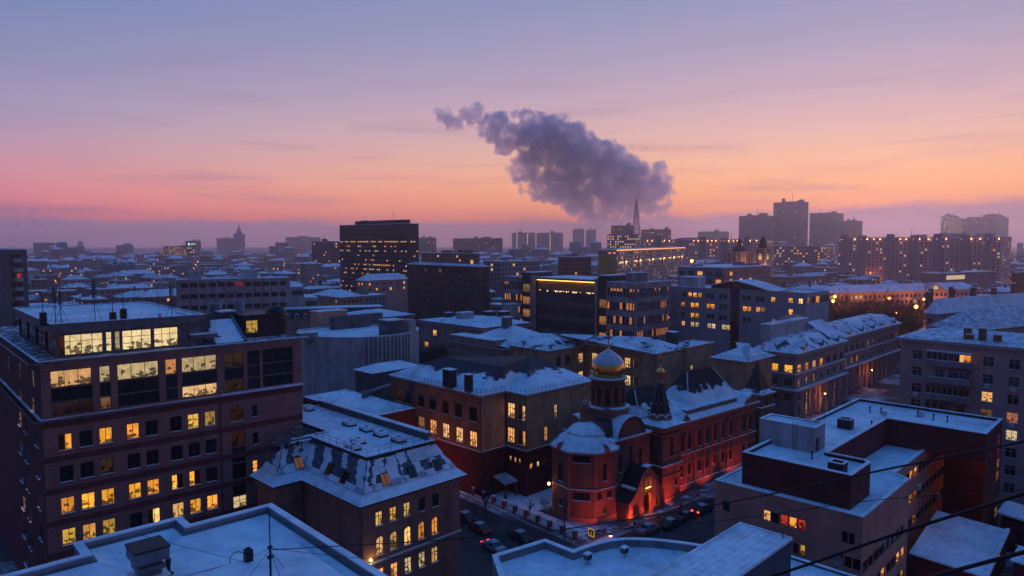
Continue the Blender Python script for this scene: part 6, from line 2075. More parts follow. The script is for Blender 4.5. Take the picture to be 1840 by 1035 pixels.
# ================================================================== N: round theatre building
ZT2 = 22.0
o0 = P(640, 611, ZT2)
nn = Bd('round_theatre', 'round-fronted concrete theatre with vertical fins and a wide snowy roof', 'theatre', o0, 45)
cN = nn.loc(o0.x - 3.0, o0.y + 17.5)
RN = 17.2
ang0 = math.atan2(nn.loc(0, 0)[1] - cN[1], nn.loc(0, 0)[0] - cN[0])
arc = [(cN[0] + RN * math.cos(ang0 + R(t)), cN[1] + RN * math.sin(ang0 + R(t))) for t in range(-100, 101, 8)]
back_ = [(cN[0] + 14 * math.cos(ang0 + R(t)), cN[1] + 14 * math.sin(ang0 + R(t))) for t in (140, 180, 220)]
polyN = arc + back_
nn.part('wall', MB().prism(polyN, 0, ZT2 - .02), PLASTER_W)
nn.flat(polyN, ZT2 + .6, .6, .4, PLASTER_W, .15)
for i in range(13):
    t = ang0 + R(4 + i * 3.9)
    cx_, cy_ = cN[0] + RN * math.cos(t), cN[1] + RN * math.sin(t)
    dx, dy = math.cos(t), math.sin(t)
    q = MB().add([(cx_ + dx * a_ - dy * b_, cy_ + dy * a_ + dx * b_, z) for z in (ZT2 - 8.5, ZT2 + .4) for a_, b_ in ((-.05, -.22), (.75, -.22), (.75, .22), (-.05, .22))],
                 [(0, 3, 2, 1), (4, 5, 6, 7), (0, 1, 5, 4), (1, 2, 6, 5), (2, 3, 7, 6), (3, 0, 4, 7)])
    nn.part('fin', q, PLASTER_W)
w = PY(738, 575, o0.y + 12)
u_, v_ = nn.loc(w.x, w.y)
nn.part('fly_slab', MB().box(u_ - 1, u_ + 1.5, v_ - .5, v_ + 3, 0, w.z), PLASTER_W)
w = PY(705, 575, o0.y + 9)
u_, v_ = nn.loc(w.x, w.y)
nn.part('roof_hut', MB().box(u_ - 2.5, u_ + 2.5, v_ - 2, v_ + 3, ZT2 - .1, w.z), CONCD)
nn.part('roof_hut_snow', MB().box(u_ - 2.6, u_ + 2.6, v_ - 2.1, v_ + 3.1, w.z + .003, w.z + .2), SNOW)
w = PY(556, 600, o0.y + 3)
u_, v_ = nn.loc(w.x, w.y)
nn.part('roof_hut', MB().box(u_ - 3, u_ + 2, v_ - 1, v_ + 2, ZT2 - .1, ZT2 + 1.6), PLASTER_G)
nn.part('roof_hut_snow', MB().box(u_ - 3.1, u_ + 2.1, v_ - 1.1, v_ + 2.1, ZT2 + 1.603, ZT2 + 1.75), SNOW)
nn.part('roof_hut', MB().box(cN[0] - 4, cN[0] + 14, cN[1] + 8.2, cN[1] + 9.6, ZT2 - .1, ZT2 + 4.0), CONCD)
# pink party wall with the street light put into its bright base colour
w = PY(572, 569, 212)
pw_ = Bd('pink_firewall', 'pinkish blank firewall block with street light painted in, behind the round theatre', 'building', w.xy, 45)
pw_.part('wall', MB().box(0, 10, 0, 5, 0, PY(561, 560, 215).z), mat('street_lit_salmon', (.72, .33, .22)))
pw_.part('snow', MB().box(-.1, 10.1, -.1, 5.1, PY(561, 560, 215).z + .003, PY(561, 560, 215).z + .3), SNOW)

# ================================================================== O: low flat roofs between theatre and mansard
for lab, px, py, z, a_, x0, x1, par in (('low flat roof with edge rail and a tank, left of the school building', 665, 750, 15.0, 45, 545, 745, .3),):
    q = Bd('low_flat_block', lab, 'building', P(px, py, z), a_)
    V_ = q.sol(x0, z, 1)
    U_ = q.sol(x1, z, 0)
    pl_ = rect(0, U_, 0, V_)
    shell(q, pl_, 0, z, BRICKD, {3: [(V_ - 16, z - 2.2, 2.2, 1.4, 'm', {'nx': 3})]})
    q.flat(pl_, z, .3, .3, METAL, .12)
    q.rail([(.3, V_, z), (.3, .3, z), (U_, .3, z)], .9, 2.2, .03)
    w = q.pt(655, 713, z)
    q.part('duct', MB().bar((w[0], w[1], z + .5), (w[0] + 7, w[1] + .5, z + 1.4), .5, 8).lathe([(.6, z - .2), (.6, z + 1.2), (.01, z + 1.3)], w, 10), GREYM)
w = P(700, 668, 18.5)
q = Bd('roof_hall', 'plain hall with a shallow snowy roof between theatre and school', 'building', P(668, 672, 17.5), 45)
shell(q, rect(0, 14, 0, 7), 0, 17.5, CONCD)
q.hip(0, 14, 0, 7, 17.5, 1.6, SNOW, ridge='u', over=.4)

# ================================================================== Q: long low block with roof huts left of the complex
ZQ2 = 19.5
q = Bd('roof_hut_block', 'low block with snowy roof, small roof huts and pink cornice, left of the concrete complex', 'building', P(868, 590, ZQ2), 45)
VQ2 = q.sol(752, ZQ2, 1)
UQ2 = q.sol(952, ZQ2, 0)
shell(q, rect(0, UQ2, 0, VQ2), 0, ZQ2, PLASTER_P, {0: q.gridwins(UQ2, 9, (ZQ2 - 3.0,), 1.7, 1.9, lambda i, jj: '.', nx=2), 3: q.pixwins((0, VQ2), (0, 0), [[(767, 578, 'o'), (781, 579, 'm')], [(781, 598, 'o')], [(753, 618, 'o'), (766, 619, 'o')]], 2.2, 2.0, nx=3, nz=2)})
q.part('cornice', MB().ring(rect(-.5, UQ2 + .5, -.5, VQ2 + .5), rect(.02, UQ2 - .02, .02, VQ2 - .02), ZQ2 - 1.0, ZQ2 - .5), mat('pink_trim', (.40, .27, .25)))
q.hip(0, UQ2, 0, VQ2, ZQ2, 1.6, SNOW, ridge='u', over=.4, hipd=3)
for i, (px, py, hu, hv, h) in enumerate(((835, 566, 2.8, 1.6, 2.4), (880, 561, 1.6, 1.4, 1.8), (905, 562, 1.6, 1.6, 2.0), (917, 553, 2.4, 2.0, 3.0), (806, 560, 1.2, .9, 1.2))):
    x, y = q.pt(px, py + 6, ZQ2 + 1.5)
    o_ = q.part('roof_hut', MB().box(x - hu, x + hu, y - hv, y + hv, ZQ2, ZQ2 + 1.2 + h), (PLASTER_W, BLACK)[i in (1, 2, 4)])
    q.part('roof_hut_snow', MB().box(x - hu - .15, x + hu + .15, y - hv - .15, y + hv + .15, ZQ2 + 1.203 + h, ZQ2 + 1.4 + h), SNOW, parent=o_)
    if i in (0, 3):
        q.part('door', MB().box(x + hu, x + hu + .05, y - .5, y + .5, ZQ2 + 1.0, ZQ2 + 2.9), BLACK, parent=o_)

# ================================================================== more mid-distance buildings
def house(name, label, cat, px, ytop, z, x0, x1, wallm, nU=6, nV=6, rows=3, lit=.15, kinds='yo', roof='flat', a_=45, step=3.4, seed=1, group=None, win=(1.4, 1.7), roofm=None, rh=3.0, bd_only=False):
    bb = Bd(name, label, cat, P(px, ytop, z), a_, group)
    V_ = bb.sol(x0, z, 1) if x0 is not None else 14
    U_ = bb.sol(x1, z, 0) if x1 is not None else 14
    zs = [z - 2.2 - step * i for i in range(rows)]
    zs = [q_ for q_ in zs if q_ > 1.5]
    shell(bb, rect(0, U_, 0, V_), 0, z, wallm, {0: bb.gridwins(U_, nU, zs, win[0], win[1], pick_random(seed, lit, kinds), sill=False), 3: bb.gridwins(V_, nV, zs, win[0], win[1], pick_random(seed + 50, lit, kinds), sill=False)})
    if roof == 'flat':
        bb.flat(rect(0, U_, 0, V_), z + .01, .4, .35, wallm, .15)
    else:
        bb.hip(0, U_, 0, V_, z, rh, roofm or SNOW, ridge='u' if U_ > V_ else 'v', over=.5)
    bb.U, bb.V, bb.z = U_, V_, z
    return bb


hs = house('grid_apartment_tower', 'dark tiled apartment tower with balconies at the left edge', 'apartment tower', 12, 449, 45.5, -60, 48, mat('brown_tile', (.20, .145, .15), .85, .2, 1), 4, 9, 12, .12, 'or', win=(1.3, 1.6), step=3.1, seed=21, a_=47)
zg = [45.5 - 3.1 * i for i in range(12)]
for z in zg:
    hs.part('floor_joint', MB().box(-.03, .01, 0, hs.V, z - .12, z + .02), CONCD)
    hs.part('floor_joint', MB().box(-.03, hs.U, -.03, .01, z - .12, z + .02), CONCD)
for k_ in range(10):
    hs.part('panel_joint', MB().box(-.035, .01, hs.V * k_ / 10, hs.V * k_ / 10 + .12, 10, 45.5), CONCD)
for i in range(9):
    z_ = 43.0 - 3.1 * i
    o_ = hs.part('balcony', MB().box(hs.U * .3, hs.U * .75, -1.1, -.02, z_ - 1.5, z_ - .5), PLASTER_W)
    hs.part('balcony_snow', MB().box(hs.U * .3, hs.U * .75, -1.15, -.9, z_ - .497, z_ - .4), SNOW, parent=o_)
hz = house('stepped_concrete_office', 'grey concrete office stepping down to the right, behind the glass penthouse', 'building', 316, 503, 33.5, None, 521, CONC, 12, 3, 5, .03, 'r', step=4.4, seed=3, win=(2.6, 1.8), a_=66)
hz.part('roof_box', MB().box(4, 9, 6, 12, 33.2, 36.5), CONC)
hz.part('roof_box', MB().box(24, 30, 6, 12, 33.2, 36.8), PLASTER_W)
for i, (u0, zz) in enumerate(((hz.U, 29.5), (hz.U + 5.5, 25.0))):
    hz.part('lower_step', MB().box(u0 + .02, u0 + 5.5, .3, 18, 0, zz), CONC)
    hz.part('lower_step_snow', MB().box(u0 + .02, u0 + 5.5, .2, 18, zz + .003, zz + .3), SNOW)
    hz.part('step_glazing', MB().box(u0 + .4, u0 + 5.2, .22, .297, zz - 3.2, zz - 1.4), BGLASS)
# curved dark mansard with arched dormers
cm = Bd('dark_mansard_terrace', 'long dark mansard terrace with pale arched dormers behind the theatre', 'building', P(690, 553, 21), 72)
L_ = -(cm.loc(*P(478, 560, 21))[0])
cm.wall((-L_, 0), (0, 0), 0, 17.5, PLASTER_P)
cm.part('back', MB().box(-L_, 0, .3, 12, 0, 17.4), PLASTER_P)
cm.part('mansard', MB().add([(-L_, -.4, 17.4), (0, -.4, 17.4), (0, 2, 21.2), (-L_, 2, 21.2), (-L_, 12, 21.2), (0, 12, 21.2), (0, 12, 17.4), (-L_, 12, 17.4)], [(0, 1, 2, 3), (3, 2, 5, 4), (1, 6, 5, 2), (0, 3, 4, 7)]), BLACK)
cm.part('roof_snow', MB().box(-L_, 0, 2.2, 12, 21.203, 21.4), SNOW)
for i in range(14):
    x = -L_ * (i + .5) / 14
    o_ = cm.part('dormer', MB().box(x - .75, x + .75, -.45, 1.2, 17.6, 19.0).half_disc((x, -.45), .75, (1, 0), (0, -1), 1.8, 19.0), PLASTER_W)
    cm.part('dormer_window', MB().box(x - .4, x + .4, -.5, -.452, 17.9, 19.2), DGLASS, parent=o_)
# the brown apartment block and the pink house in front of the tower
hb2 = house('brown_brick_apartments', 'brown brick apartment block in front of the dark slab tower', 'apartment block', 866, 480, 38, 732, 880, mat('brown_brick', (.12, .07, .06), .9, .2, .8), 3, 14, 9, .025, 'dm', 'hip', step=3.2, seed=9, rh=1.0, roofm=SNOWT)
pkh = house('pink_lit_house', 'pink house with lit windows and snowy roof left of the brown apartment block', 'house', 655, 505, 24, 640, 735, mat('rose_plaster', (.5, .24, .2)), 6, 2, 2, .7, 'yy', 'hip', seed=5, rh=4)
gh = house('slate_barn', 'long hall with a steep slate roof among bare trees', 'building', 775, 545, 20, 745, 880, PLASTER_G, 8, 2, 2, .05, 'o', 'hip', seed=6, rh=6.5, roofm=snowmat('slate_thin_snow', .56, .1, under=(.06, .075, .10), scale=.6))
h4 = house('skylit_house', 'house with snowy hip roof and a lit strip of rooflights near the salmon firewall', 'house', 612, 535, 20, 560, 655, PLASTER_B, 5, 4, 2, .3, 'w', 'hip', seed=16, rh=3.2)
h5 = house('long_snow_hall', 'long low hall with an unbroken snowy roof behind the school', 'building', 640, 575, 19, 590, 745, PLASTER_P, 6, 3, 1, .1, 'o', 'hip', seed=26, rh=2.5)
h6 = house('old_chimney_house', 'old pale house with many snowy chimneys beyond the apartment house at right', 'house', 1684, 565, 24, 1664, 1870, PLASTER_G, 9, 2, 3, .2, 'yo', 'hip', seed=36, rh=5, a_=60)
for k_ in range(9):
    x = 4 + k_ * (h6.U - 6) / 9
    o_ = h6.part('chimney', MB().box(x - .5, x + .5, 5 + 3 * (k_ % 2), 6.2 + 3 * (k_ % 2), 25, 31 + (k_ % 3) * .6), BRICK)
    h6.part('chimney_snow', MB().box(x - .6, x + .6, 4.9 + 3 * (k_ % 2), 6.3 + 3 * (k_ % 2), 31.003 + (k_ % 3) * .6, 31.4 + (k_ % 3) * .6), SNOW, parent=o_)
h7 = house('speckled_roof_house', 'broad house with a speckled snowy roof at the right edge above the apartment house', 'house', 1760, 595, 22, None, 1900, PLASTER_P, 6, 3, 2, .2, 'o', 'hip', seed=46, rh=5.5, roofm=SNOWT, a_=60)
h8 = house('dark_brick_house', 'dark brick building at the right edge below the long floodlit apartments', 'building', 1822, 490, 33, 1818, 1930, BRICKD, 8, 2, 4, .1, 'y', 'flat', seed=56)
# ================================================================== far buildings
FARD = mat('far_dark_pane', (.02, .022, .03), .25, .1, spec=.5)


def far(name, label, cat, px, ytop, dep, x0, x1, wallm, rows=10, sp=3.0, lit=.1, a_=45, seed=0, group=None, snow=True, winw=.55, colw=3.0, zmin=6.0, litk=(0, 1, 2), top=None, litrow=None):
    if dep > 640:      # far blocks stand well out in the haze
        k_ = 1.25 if dep < 800 else 1.8
        dep, sp, colw = dep * k_, sp * k_ ** .5, colw * k_ ** .5
    top_ = PY(px, ytop, dep)
    bb = Bd(name, label, cat, top_.xy, a_, group)
    z = top_.z
    V_ = bb.sol(x0, z, 1) if x0 is not None else 16.0
    U_ = bb.sol(x1, z, 0) if x1 is not None else 16.0
    V_, U_ = min(max(V_, 4), 420), min(max(U_, 4), 420)
    bb.U, bb.V, bb.z = U_, V_, z
    bb.part('wall', MB().box(0, U_, 0, V_, 0, z), wallm)
    if snow:
        bb.part('roof_snow', MB().box(-.2, U_ + .2, -.2, V_ + .2, z + .003, z + .5), SNOW)
    rr = random.Random(seed * 7 + 3)
    dk, lt = MB(), MB()
    zz = z - sp * .75
    row = 0
    while zz > zmin and row < rows:
        for ax, L_ in ((0, U_), (1, V_)):
            n_ = max(1, int(L_ / colw))
            for i in range(n_):
                t0 = L_ * (i + .5 - winw / 2) / n_
                t1 = L_ * (i + .5 + winw / 2) / n_
                pl = lit if litrow is None or row not in litrow else litrow[row]
                on = rr.random() < pl
                mb_ = lt if on else dk
                if not on and sp * dep > 4200:
                    continue
                k = rr.choice(litk) if on else 0
                q0, q1 = zz - sp * .26, zz + sp * .24
                if ax == 0:
                    mb_.add([(t0, -.04, q0), (t1, -.04, q0), (t1, -.04, q1), (t0, -.04, q1)], [(0, 1, 2, 3)], k)
                else:
                    mb_.add([(-.04, t1, q0), (-.04, t0, q0), (-.04, t0, q1), (-.04, t1, q1)], [(0, 1, 2, 3)], k)
        zz -= sp
        row += 1
    if dk.f:
        bb.part('windows', dk, FARD, kind='stuff')
    if lt.f:
        bb.part('lit_windows', lt, LITS, kind='stuff')
    for _ in range(3):      # plant rooms and a mast on the roof
        hu, hv, hh_ = U_ * rr.uniform(.06, .2), V_ * rr.uniform(.06, .2), z * rr.uniform(.03, .08)
        cu0, cv0 = rr.uniform(.05, .7) * U_, rr.uniform(.05, .7) * V_
        bb.part('roof_hut', MB().box(cu0, cu0 + hu, cv0, cv0 + hv, z, z + hh_), wallm)
    cu0, cv0 = rr.uniform(.2, .8) * U_, rr.uniform(.2, .8) * V_
    bb.part('roof_mast', MB().bar((cu0, cv0, z), (cu0, cv0, z * 1.16), .0003 * dep, 4), METAL)
    return bb


DARKW = mat('far_dark_wall', (.045, .042, .055), .85, .15, .1)
PINKW = mat('far_pink_wall', (.34, .21, .20), .9, .12, .08)
GREYW = mat('far_grey_wall', (.22, .21, .22), .9, .12, .08)
PALEW = mat('far_pale_wall', (.42, .36, .33), .9, .12, .08)
BROWNW = mat('far_brown_wall', (.16, .10, .085), .9, .15, .08)
OCHREW = mat('far_ochre_wall', (.48, .30, .09), .9, .12, .08)
BLUEW = mat('far_blue_wall', (.17, .20, .23), .9, .12, .08)

st = far('dark_slab_tower', 'dark slab office tower with rows of lit windows left of centre', 'tower', 731, 402, 480, 610, 752, DARKW, 17, 3.3, .16, seed=2, snow=False, colw=2.4, zmin=8, litrow={2: .0, 3: .85, 0: 0, 1: 0, 5: .35, 7: .1, 8: .45, 9: .5})
st.part('roof_parapet', MB().box(6, st.U - 1, 8, st.V - 12, st.z, st.z + 3.2), DARKW)
st.part('roof_snow', MB().box(-.2, st.U + .2, -.2, st.V + .2, st.z + .003, st.z + .4), SNOWT)
bnd = MB()
for i in range(15):
    z = st.z - 3.3 * (i + 1) + .3
    bnd.box(-.25, st.U + .2, -.25, st.V, z - .35, z + .35)
st.part('spandrel_bands', bnd, mat('slab_band', (.035, .034, .045), .7), kind='stuff')


def rooflamps(bb, ax, step, strength=1):
    mb = MB()
    L_ = bb.U if ax == 0 else bb.V
    k = 2.0
    rr = random.Random(int(L_ * 10))
    while k < L_ - 1:
        if rr.random() < .8:
            c_ = (k, -.9) if ax == 0 else (-.9, k)
            mb.lathe([(.01, bb.z - 1.9), (.42, bb.z - 1.6), (.01, bb.z - 1.3)], c_, 6)
        k += step * (.7 + .6 * rr.random())
    bb.part('roof_lamps', mb, emis('roof_lamp_glow', (1, .40, .10), 22), kind='stuff')


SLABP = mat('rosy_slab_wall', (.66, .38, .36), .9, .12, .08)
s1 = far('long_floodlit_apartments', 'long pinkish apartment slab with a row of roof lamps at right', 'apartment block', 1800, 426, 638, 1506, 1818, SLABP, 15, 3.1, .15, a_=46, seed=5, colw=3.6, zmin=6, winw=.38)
rooflamps(s1, 1, 6.5)
for i, (t, w_) in enumerate(((.06, .03), (.17, .05), (.33, .05), (.47, .05), (.62, .05), (.80, .06), (.93, .05))):
    s1.part('recessed_bay', MB().box(-1.2, -.1, s1.V * t, s1.V * (t + w_), 0, s1.z + (2.2 if i % 2 else 3.4)), mat('slab_bay_wall', (.34, .28, .30), .9))
s1.part('facade_uplight', MB().box(-.35, -.3, s1.V * .765, s1.V * .765 + 1.6, 8, 18), emis('orange_uplight', (1, .30, .05), 1.6))  # warm vertical uplight strips added to brighten the slab facade
point(s1.root, (-3.5, s1.V * .77, 8), 5200, (1, .26, .05), .5)
for f_ in (.985, .90):
    s1.part('facade_uplight', MB().box(-.35, -.3, s1.V * f_, s1.V * f_ + 1.2, 6, 12), emis('orange_uplight', (1, .30, .05), 1.6))
    point(s1.root, (-3.5, s1.V * f_, 6), 2500, (1, .26, .05), .5)
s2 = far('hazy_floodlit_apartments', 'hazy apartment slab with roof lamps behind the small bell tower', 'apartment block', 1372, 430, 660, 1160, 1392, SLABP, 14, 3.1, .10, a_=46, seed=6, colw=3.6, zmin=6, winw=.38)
rooflamps(s2, 1, 6.5)
for i, (t, w_) in enumerate(((.1, .05), (.28, .05), (.45, .06), (.66, .05), (.85, .06))):
    s2.part('recessed_bay', MB().box(-1.2, -.1, s2.V * t, s2.V * (t + w_), 0, s2.z + (1.5 if i % 2 else 3)), GREYW)
# tall hazy towers
for i, (px, yt, x0, x1, dep, lab) in enumerate(((1380, 388, 1328, 1392, 950, 'lower hazy tower block left of the tallest tower'), (1445, 363, 1390, 1453, 960, 'tallest hazy tower block on the skyline'), (1500, 383, 1455, 1516, 1000, 'stepped hazy tower just right of the tallest one'), (1540, 397, 1512, 1550, 1020, 'lowest hazy tower at the right end of the skyline cluster'))):
    t = far('hazy_tower', lab, 'tower', px, yt, dep, x0, x1, GREYW, 28, 3.1, .015, a_=40, seed=20 + i, group='tower blocks of the skyline cluster', colw=4, snow=False)
    t.part('roof_hut', MB().box(t.U * .3, t.U * .7, t.V * .3, t.V * .75, t.z, t.z + 3.0), GREYW)
    t.part('roof_parapet', MB().ring(rect(-.3, t.U + .3, -.3, t.V + .3), rect(.5, t.U - .5, .5, t.V - .5), t.z - .5, t.z + 1.2), GREYW)
    fl = MB()
    for k in range(10):
        fl.box(-.5, -.05, t.V * k / 10, t.V * (k + .35) / 10, 20, t.z - 1)
        fl.box(t.U * k / 10, t.U * (k + .35) / 10, -.5, -.05, 20, t.z - 1)
    t.part('facade_ribs', fl, GREYW, kind='stuff')
for i, (px, yt, x0, x1, dep, lit, lab) in enumerate(((1705, 388, 1691, 1728, 1250, .55, 'hazy glass tower with many lit floors at far right'), (1768, 392, 1728, 1782, 1250, .03, 'broad hazy tower beside the lit glass tower'), (1790, 386, 1765, 1813, 1300, .05, 'hazy tower with a lit top floor at the far right'))):
    t = far('distant_office_tower', lab, 'tower', px, yt, dep, x0, x1, PALEW if i == 0 else GREYW, 20, 3.4, lit, a_=40, seed=30 + i, group='distant office towers at right', colw=5, snow=False, litk=(1,))
    t.part('roof_crown', MB().box(t.U * .15, t.U * .85, t.V * .15, t.V * .85, t.z, t.z + 5), GREYW)
# lattice mast of stacked hyperboloid sections
lt_b = PY(1143, 425, 1700)
v = Bd('lattice_tower', 'tapering lattice broadcasting tower in front of the smoke plume', 'tower', lt_b.xy, 45)
ztop = PY(1143, 354, 1700).z
lv = [(0, 17), (ztop * .30, 13.4), (ztop * .52, 9.4), (ztop * .70, 6.4), (ztop * .85, 3.8), (ztop * .96, 2.0)]
for k in range(len(lv) - 1):
    (za, ra_), (zb_, rb_) = lv[k], lv[k + 1]
    m_ = MB()
    n_ = 12
    for i in range(n_):
        for tw in (2, -2):
            t0, t1 = 2 * math.pi * i / n_, 2 * math.pi * (i + tw) / n_
            m_.bar((ra_ * math.cos(t0), ra_ * math.sin(t0), za), (rb_ * math.cos(t1), rb_ * math.sin(t1), zb_), .34, 3)
    for i in range(n_):
        t0, t1 = 2 * math.pi * i / n_, 2 * math.pi * (i + 1) / n_
        m_.bar((rb_ * math.cos(t0), rb_ * math.sin(t0), zb_), (rb_ * math.cos(t1), rb_ * math.sin(t1), zb_), .45, 3)
    v.part('lattice_section', m_, METAL)
v.part('top_mast', MB().bar((0, 0, ztop * .96), (0, 0, ztop), .5, 6), METAL)
# hotel with floodlit cornice and ochre side wall
ho = far('floodlit_hotel', 'cream hotel with floodlit bays and glowing orange cornice', 'hotel', 1108, 449, 520, 1075, 1231, PALEW, 8, 3.4, .12, a_=24, seed=8, colw=3.0, zmin=14)
ho.part('side_wall', MB().box(-.3, -.05, -.2, ho.V, 0, ho.z - 3), OCHREW)
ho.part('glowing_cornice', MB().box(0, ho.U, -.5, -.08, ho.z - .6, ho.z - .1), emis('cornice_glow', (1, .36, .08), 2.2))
for k in range(6):
    x = ho.U * (k + .5) / 6
    ho.part('bay', MB().box(x - 1.6, x + 1.6, -1.0, -.06, 8, ho.z - 4.5), PALEW)
    ho.part('bay_lamp', MB().lathe([(.01, ho.z - 9.6), (.45, ho.z - 9.2), (.01, ho.z - 8.8)], (x, -1.6), 8), emis('bay_lamp_glow', (1, .5, .16), 14))
    point(ho.root, (x, -2.2, ho.z - 10), 500, (1, .42, .14), .4)
# floodlit bell tower and its church
bt_ = PY(1370, 470, 430)
bt = Bd('bell_tower', 'small floodlit bell tower with pale trim and dark onion top', 'bell tower', bt_.xy, 45)
zb0, zb1 = PY(1370, 476, 430).z, PY(1370, 438, 430).z
bt.part('shaft', MB().box(-3.2, 3.2, -3.2, 3.2, 0, zb1 - 3), mat('flood_pink_brick', (.42, .20, .16)))
for z in (zb0, (zb0 + zb1) / 2 - 1, zb1 - 3):
    bt.part('cornice', MB().ring(rect(-3.7, 3.7, -3.7, 3.7), rect(-3.1, 3.1, -3.1, 3.1), z, z + .6), PALEW)
for sx, sy in ((-3.3, -3.3), (3.3, -3.3), (-3.3, 3.3), (3.3, 3.3)):
    bt.part('corner_pilaster', MB().box(sx - .5, sx + .5, sy - .5, sy + .5, 0, zb1 - 3), PALEW)
for U_, V_, du in ((0, -3.25, 1), (-3.25, 0, 0)):
    bt.part('belfry_arch', MB().half_disc((U_, V_), 1.0, (1, 0) if du else (0, -1), (0, -1) if du else (-1, 0), .2, zb1 - 7).box(U_ - (1 if du else .05), U_ + (1 if du else .05), V_ - (.05 if du else 1), V_ + (.05 if du else 1), zb1 - 9.5, zb1 - 7), emis('belfry_glow', (1, .6, .25), .7))
bt.part('upper_tier', MB().lathe([(2.8, zb1 - 3), (2.4, zb1 - 1), (1.9, zb1), (1.9, zb1 + 1.2), (2.3, zb1 + 1.5)], (0, 0), 12), DARKW)
bt.part('onion', MB().lathe([(1.4, zb1 + 1.5), (1.7, zb1 + 2.2), (1.4, zb1 + 3.0), (.5, zb1 + 3.8), (.1, zb1 + 4.6), (.06, zb1 + 7)], (0, 0), 12), DARKW)
point(bt.root, (-6, -6, zb0 - 1), 1500, (1, .5, .25), .5)
cb_ = PY(1328, 470, 445)
cb = Bd('small_domed_church', 'small floodlit church with dark dome left of the bell tower', 'church', cb_.xy, 45)
zc = PY(1328, 452, 445).z
cb.part('body', MB().box(-6.5, 6.5, -6.5, 6.5, 0, zc), MATS['flood_pink_brick'])
cb.part('cornice', MB().ring(rect(-7, 7, -7, 7), rect(-6.4, 6.4, -6.4, 6.4), zc - .8, zc), PALEW)
for k in range(4):
    for V_, ax in ((-6.6, 0), (-6.6, 1)):
        t = -4.8 + 3.2 * k
        cb.part('pilaster', MB().box(t - .35, t + .35, -6.9, -6.5, 0, zc - .8) if ax == 0 else MB().box(-6.9, -6.5, t - .35, t + .35, 0, zc - .8), PALEW)
cb.part('dome', MB().lathe([(4.2, zc), (4.2, zc + .6), (3.6, zc + 2.4), (1.5, zc + 3.8), (1.2, zc + 4.0), (1.2, zc + 5.5), (1.5, zc + 6.2), (.8, zc + 7.4), (.1, zc + 8.4), (.05, zc + 10.5)], (0, 0), 16), DARKW)
point(cb.root, (-9, -9, zc - 7), 1500, (1, .5, .3), .5)
# wide office with a curved roof in front of it, cream classical building, etc.
far('flat_topped_office', 'dark flat-topped office with a few lit windows in front of the bell tower', 'building', 1300, 482, 330, 1218, 1385, BLUEW, 3, 3.6, .22, seed=40, colw=4.5)
cl = far('classical_snow_roof_block', 'long street-lit classical building with pediment and snowy roof beyond the trees', 'building', 1500, 527, 400, 1480, 1762, PALEW, 3, 3.6, .12, a_=70, seed=41, colw=3.4, snow=False)
cl.hip(0, cl.U, 0, 14, cl.z, 4.0, SNOW, ridge='u', over=.8)
xm = cl.U * .66
cl.part('pediment', MB().add([(xm - 9, -1.0, cl.z), (xm + 9, -1.0, cl.z), (xm, -1.0, cl.z + 4.2), (xm - 9, 6, cl.z), (xm + 9, 6, cl.z), (xm, 6, cl.z + 4.2)], [(0, 1, 2), (0, 2, 5, 3), (1, 4, 5, 2)]), PALEW)
cl.part('pediment_window', MB().half_disc((xm, -1.05), 2.2, (1, 0), (0, -1), .2, cl.z + .6), LITS[1])
for k in range(5):
    U_ = cl.U * (.06 + .21 * k)
    point(cl.root, (U_, -7, 6), 7000, (1, .25, .06), .4)
cr_ = far('street_lit_wing', 'long snowy-roofed wing glowing orange at the right edge', 'building', 1755, 543, 390, 1748, 1900, PALEW, 2, 3.6, .1, a_=75, seed=42, snow=False)
cr_.hip(0, cr_.U, 0, 16, cr_.z, 3.5, SNOW, ridge='u', over=.8)
for k in range(3):
    point(cr_.root, (cr_.U * (.1 + .3 * k), -6, 5), 7000, (1, .25, .06), .4)
LAMPT = ['lamp at the left end of the classical building, above the grove', 'twin glow lamp left of the pediment', 'lamp right of the pediment', 'lamp between grove and old chimney house', 'lamp among the grove tops', 'lamp before the glowing wing', 'lamp in the middle of the glowing wing', 'lamp at the right edge before the glowing wing', 'lamp left of the bell tower', 'lamp below the pale office corner', 'lamp on the far side of the dark grove', 'low lamp in the grove beside the stone office']
for i, (px, py, dep, r_, en) in enumerate(((1500, 533, 385, .9, 900), (1598, 536, 380, .8, 900), (1660, 538, 385, .6, 700), (1646, 551, 330, .9, 500), (1560, 560, 320, .45, 200), (1765, 541, 372, .8, 900), (1795, 545, 372, .7, 900), (1826, 548, 372, .7, 900), (1243, 469, 520, 1.2, 1200), (1497, 541, 330, .7, 500), (1610, 562, 318, .45, 200), (1570, 590, 290, .4, 150))):
    w = PY(px, py, dep)
    q = Bd('street_lamp', 'orange street ' + LAMPT[i], 'street lamp', w.xy, 45, 'street lamps of the right quarter')
    q.part('pole', MB().lathe([(.12, 0), (.08, w.z - r_)], n=6), METAL)
    q.part('bulb', MB().lathe([(.01, w.z - r_), (r_ * .7, w.z - r_ * .6), (r_, w.z), (r_ * .7, w.z + r_ * .6), (.01, w.z + r_)], (0, 0), 10), emis('orange_globe', (1, .36, .07), 9))
    point(q.root, (0, -1.2 - r_, w.z - .5), en * 5, (1, .24, .06), .4)
gx = far('glass_lobby_hall', 'low hall with a bright glazed lobby in front of the long apartments', 'building', 1690, 492, 470, 1655, 1790, GREYW, 0, 4, 0, a_=60, seed=43)
gx.part('lobby_glass', MB().box(gx.U * .1, gx.U * .42, -.1, -.05, gx.z - 4.2, gx.z - 1.4), LITS[1])
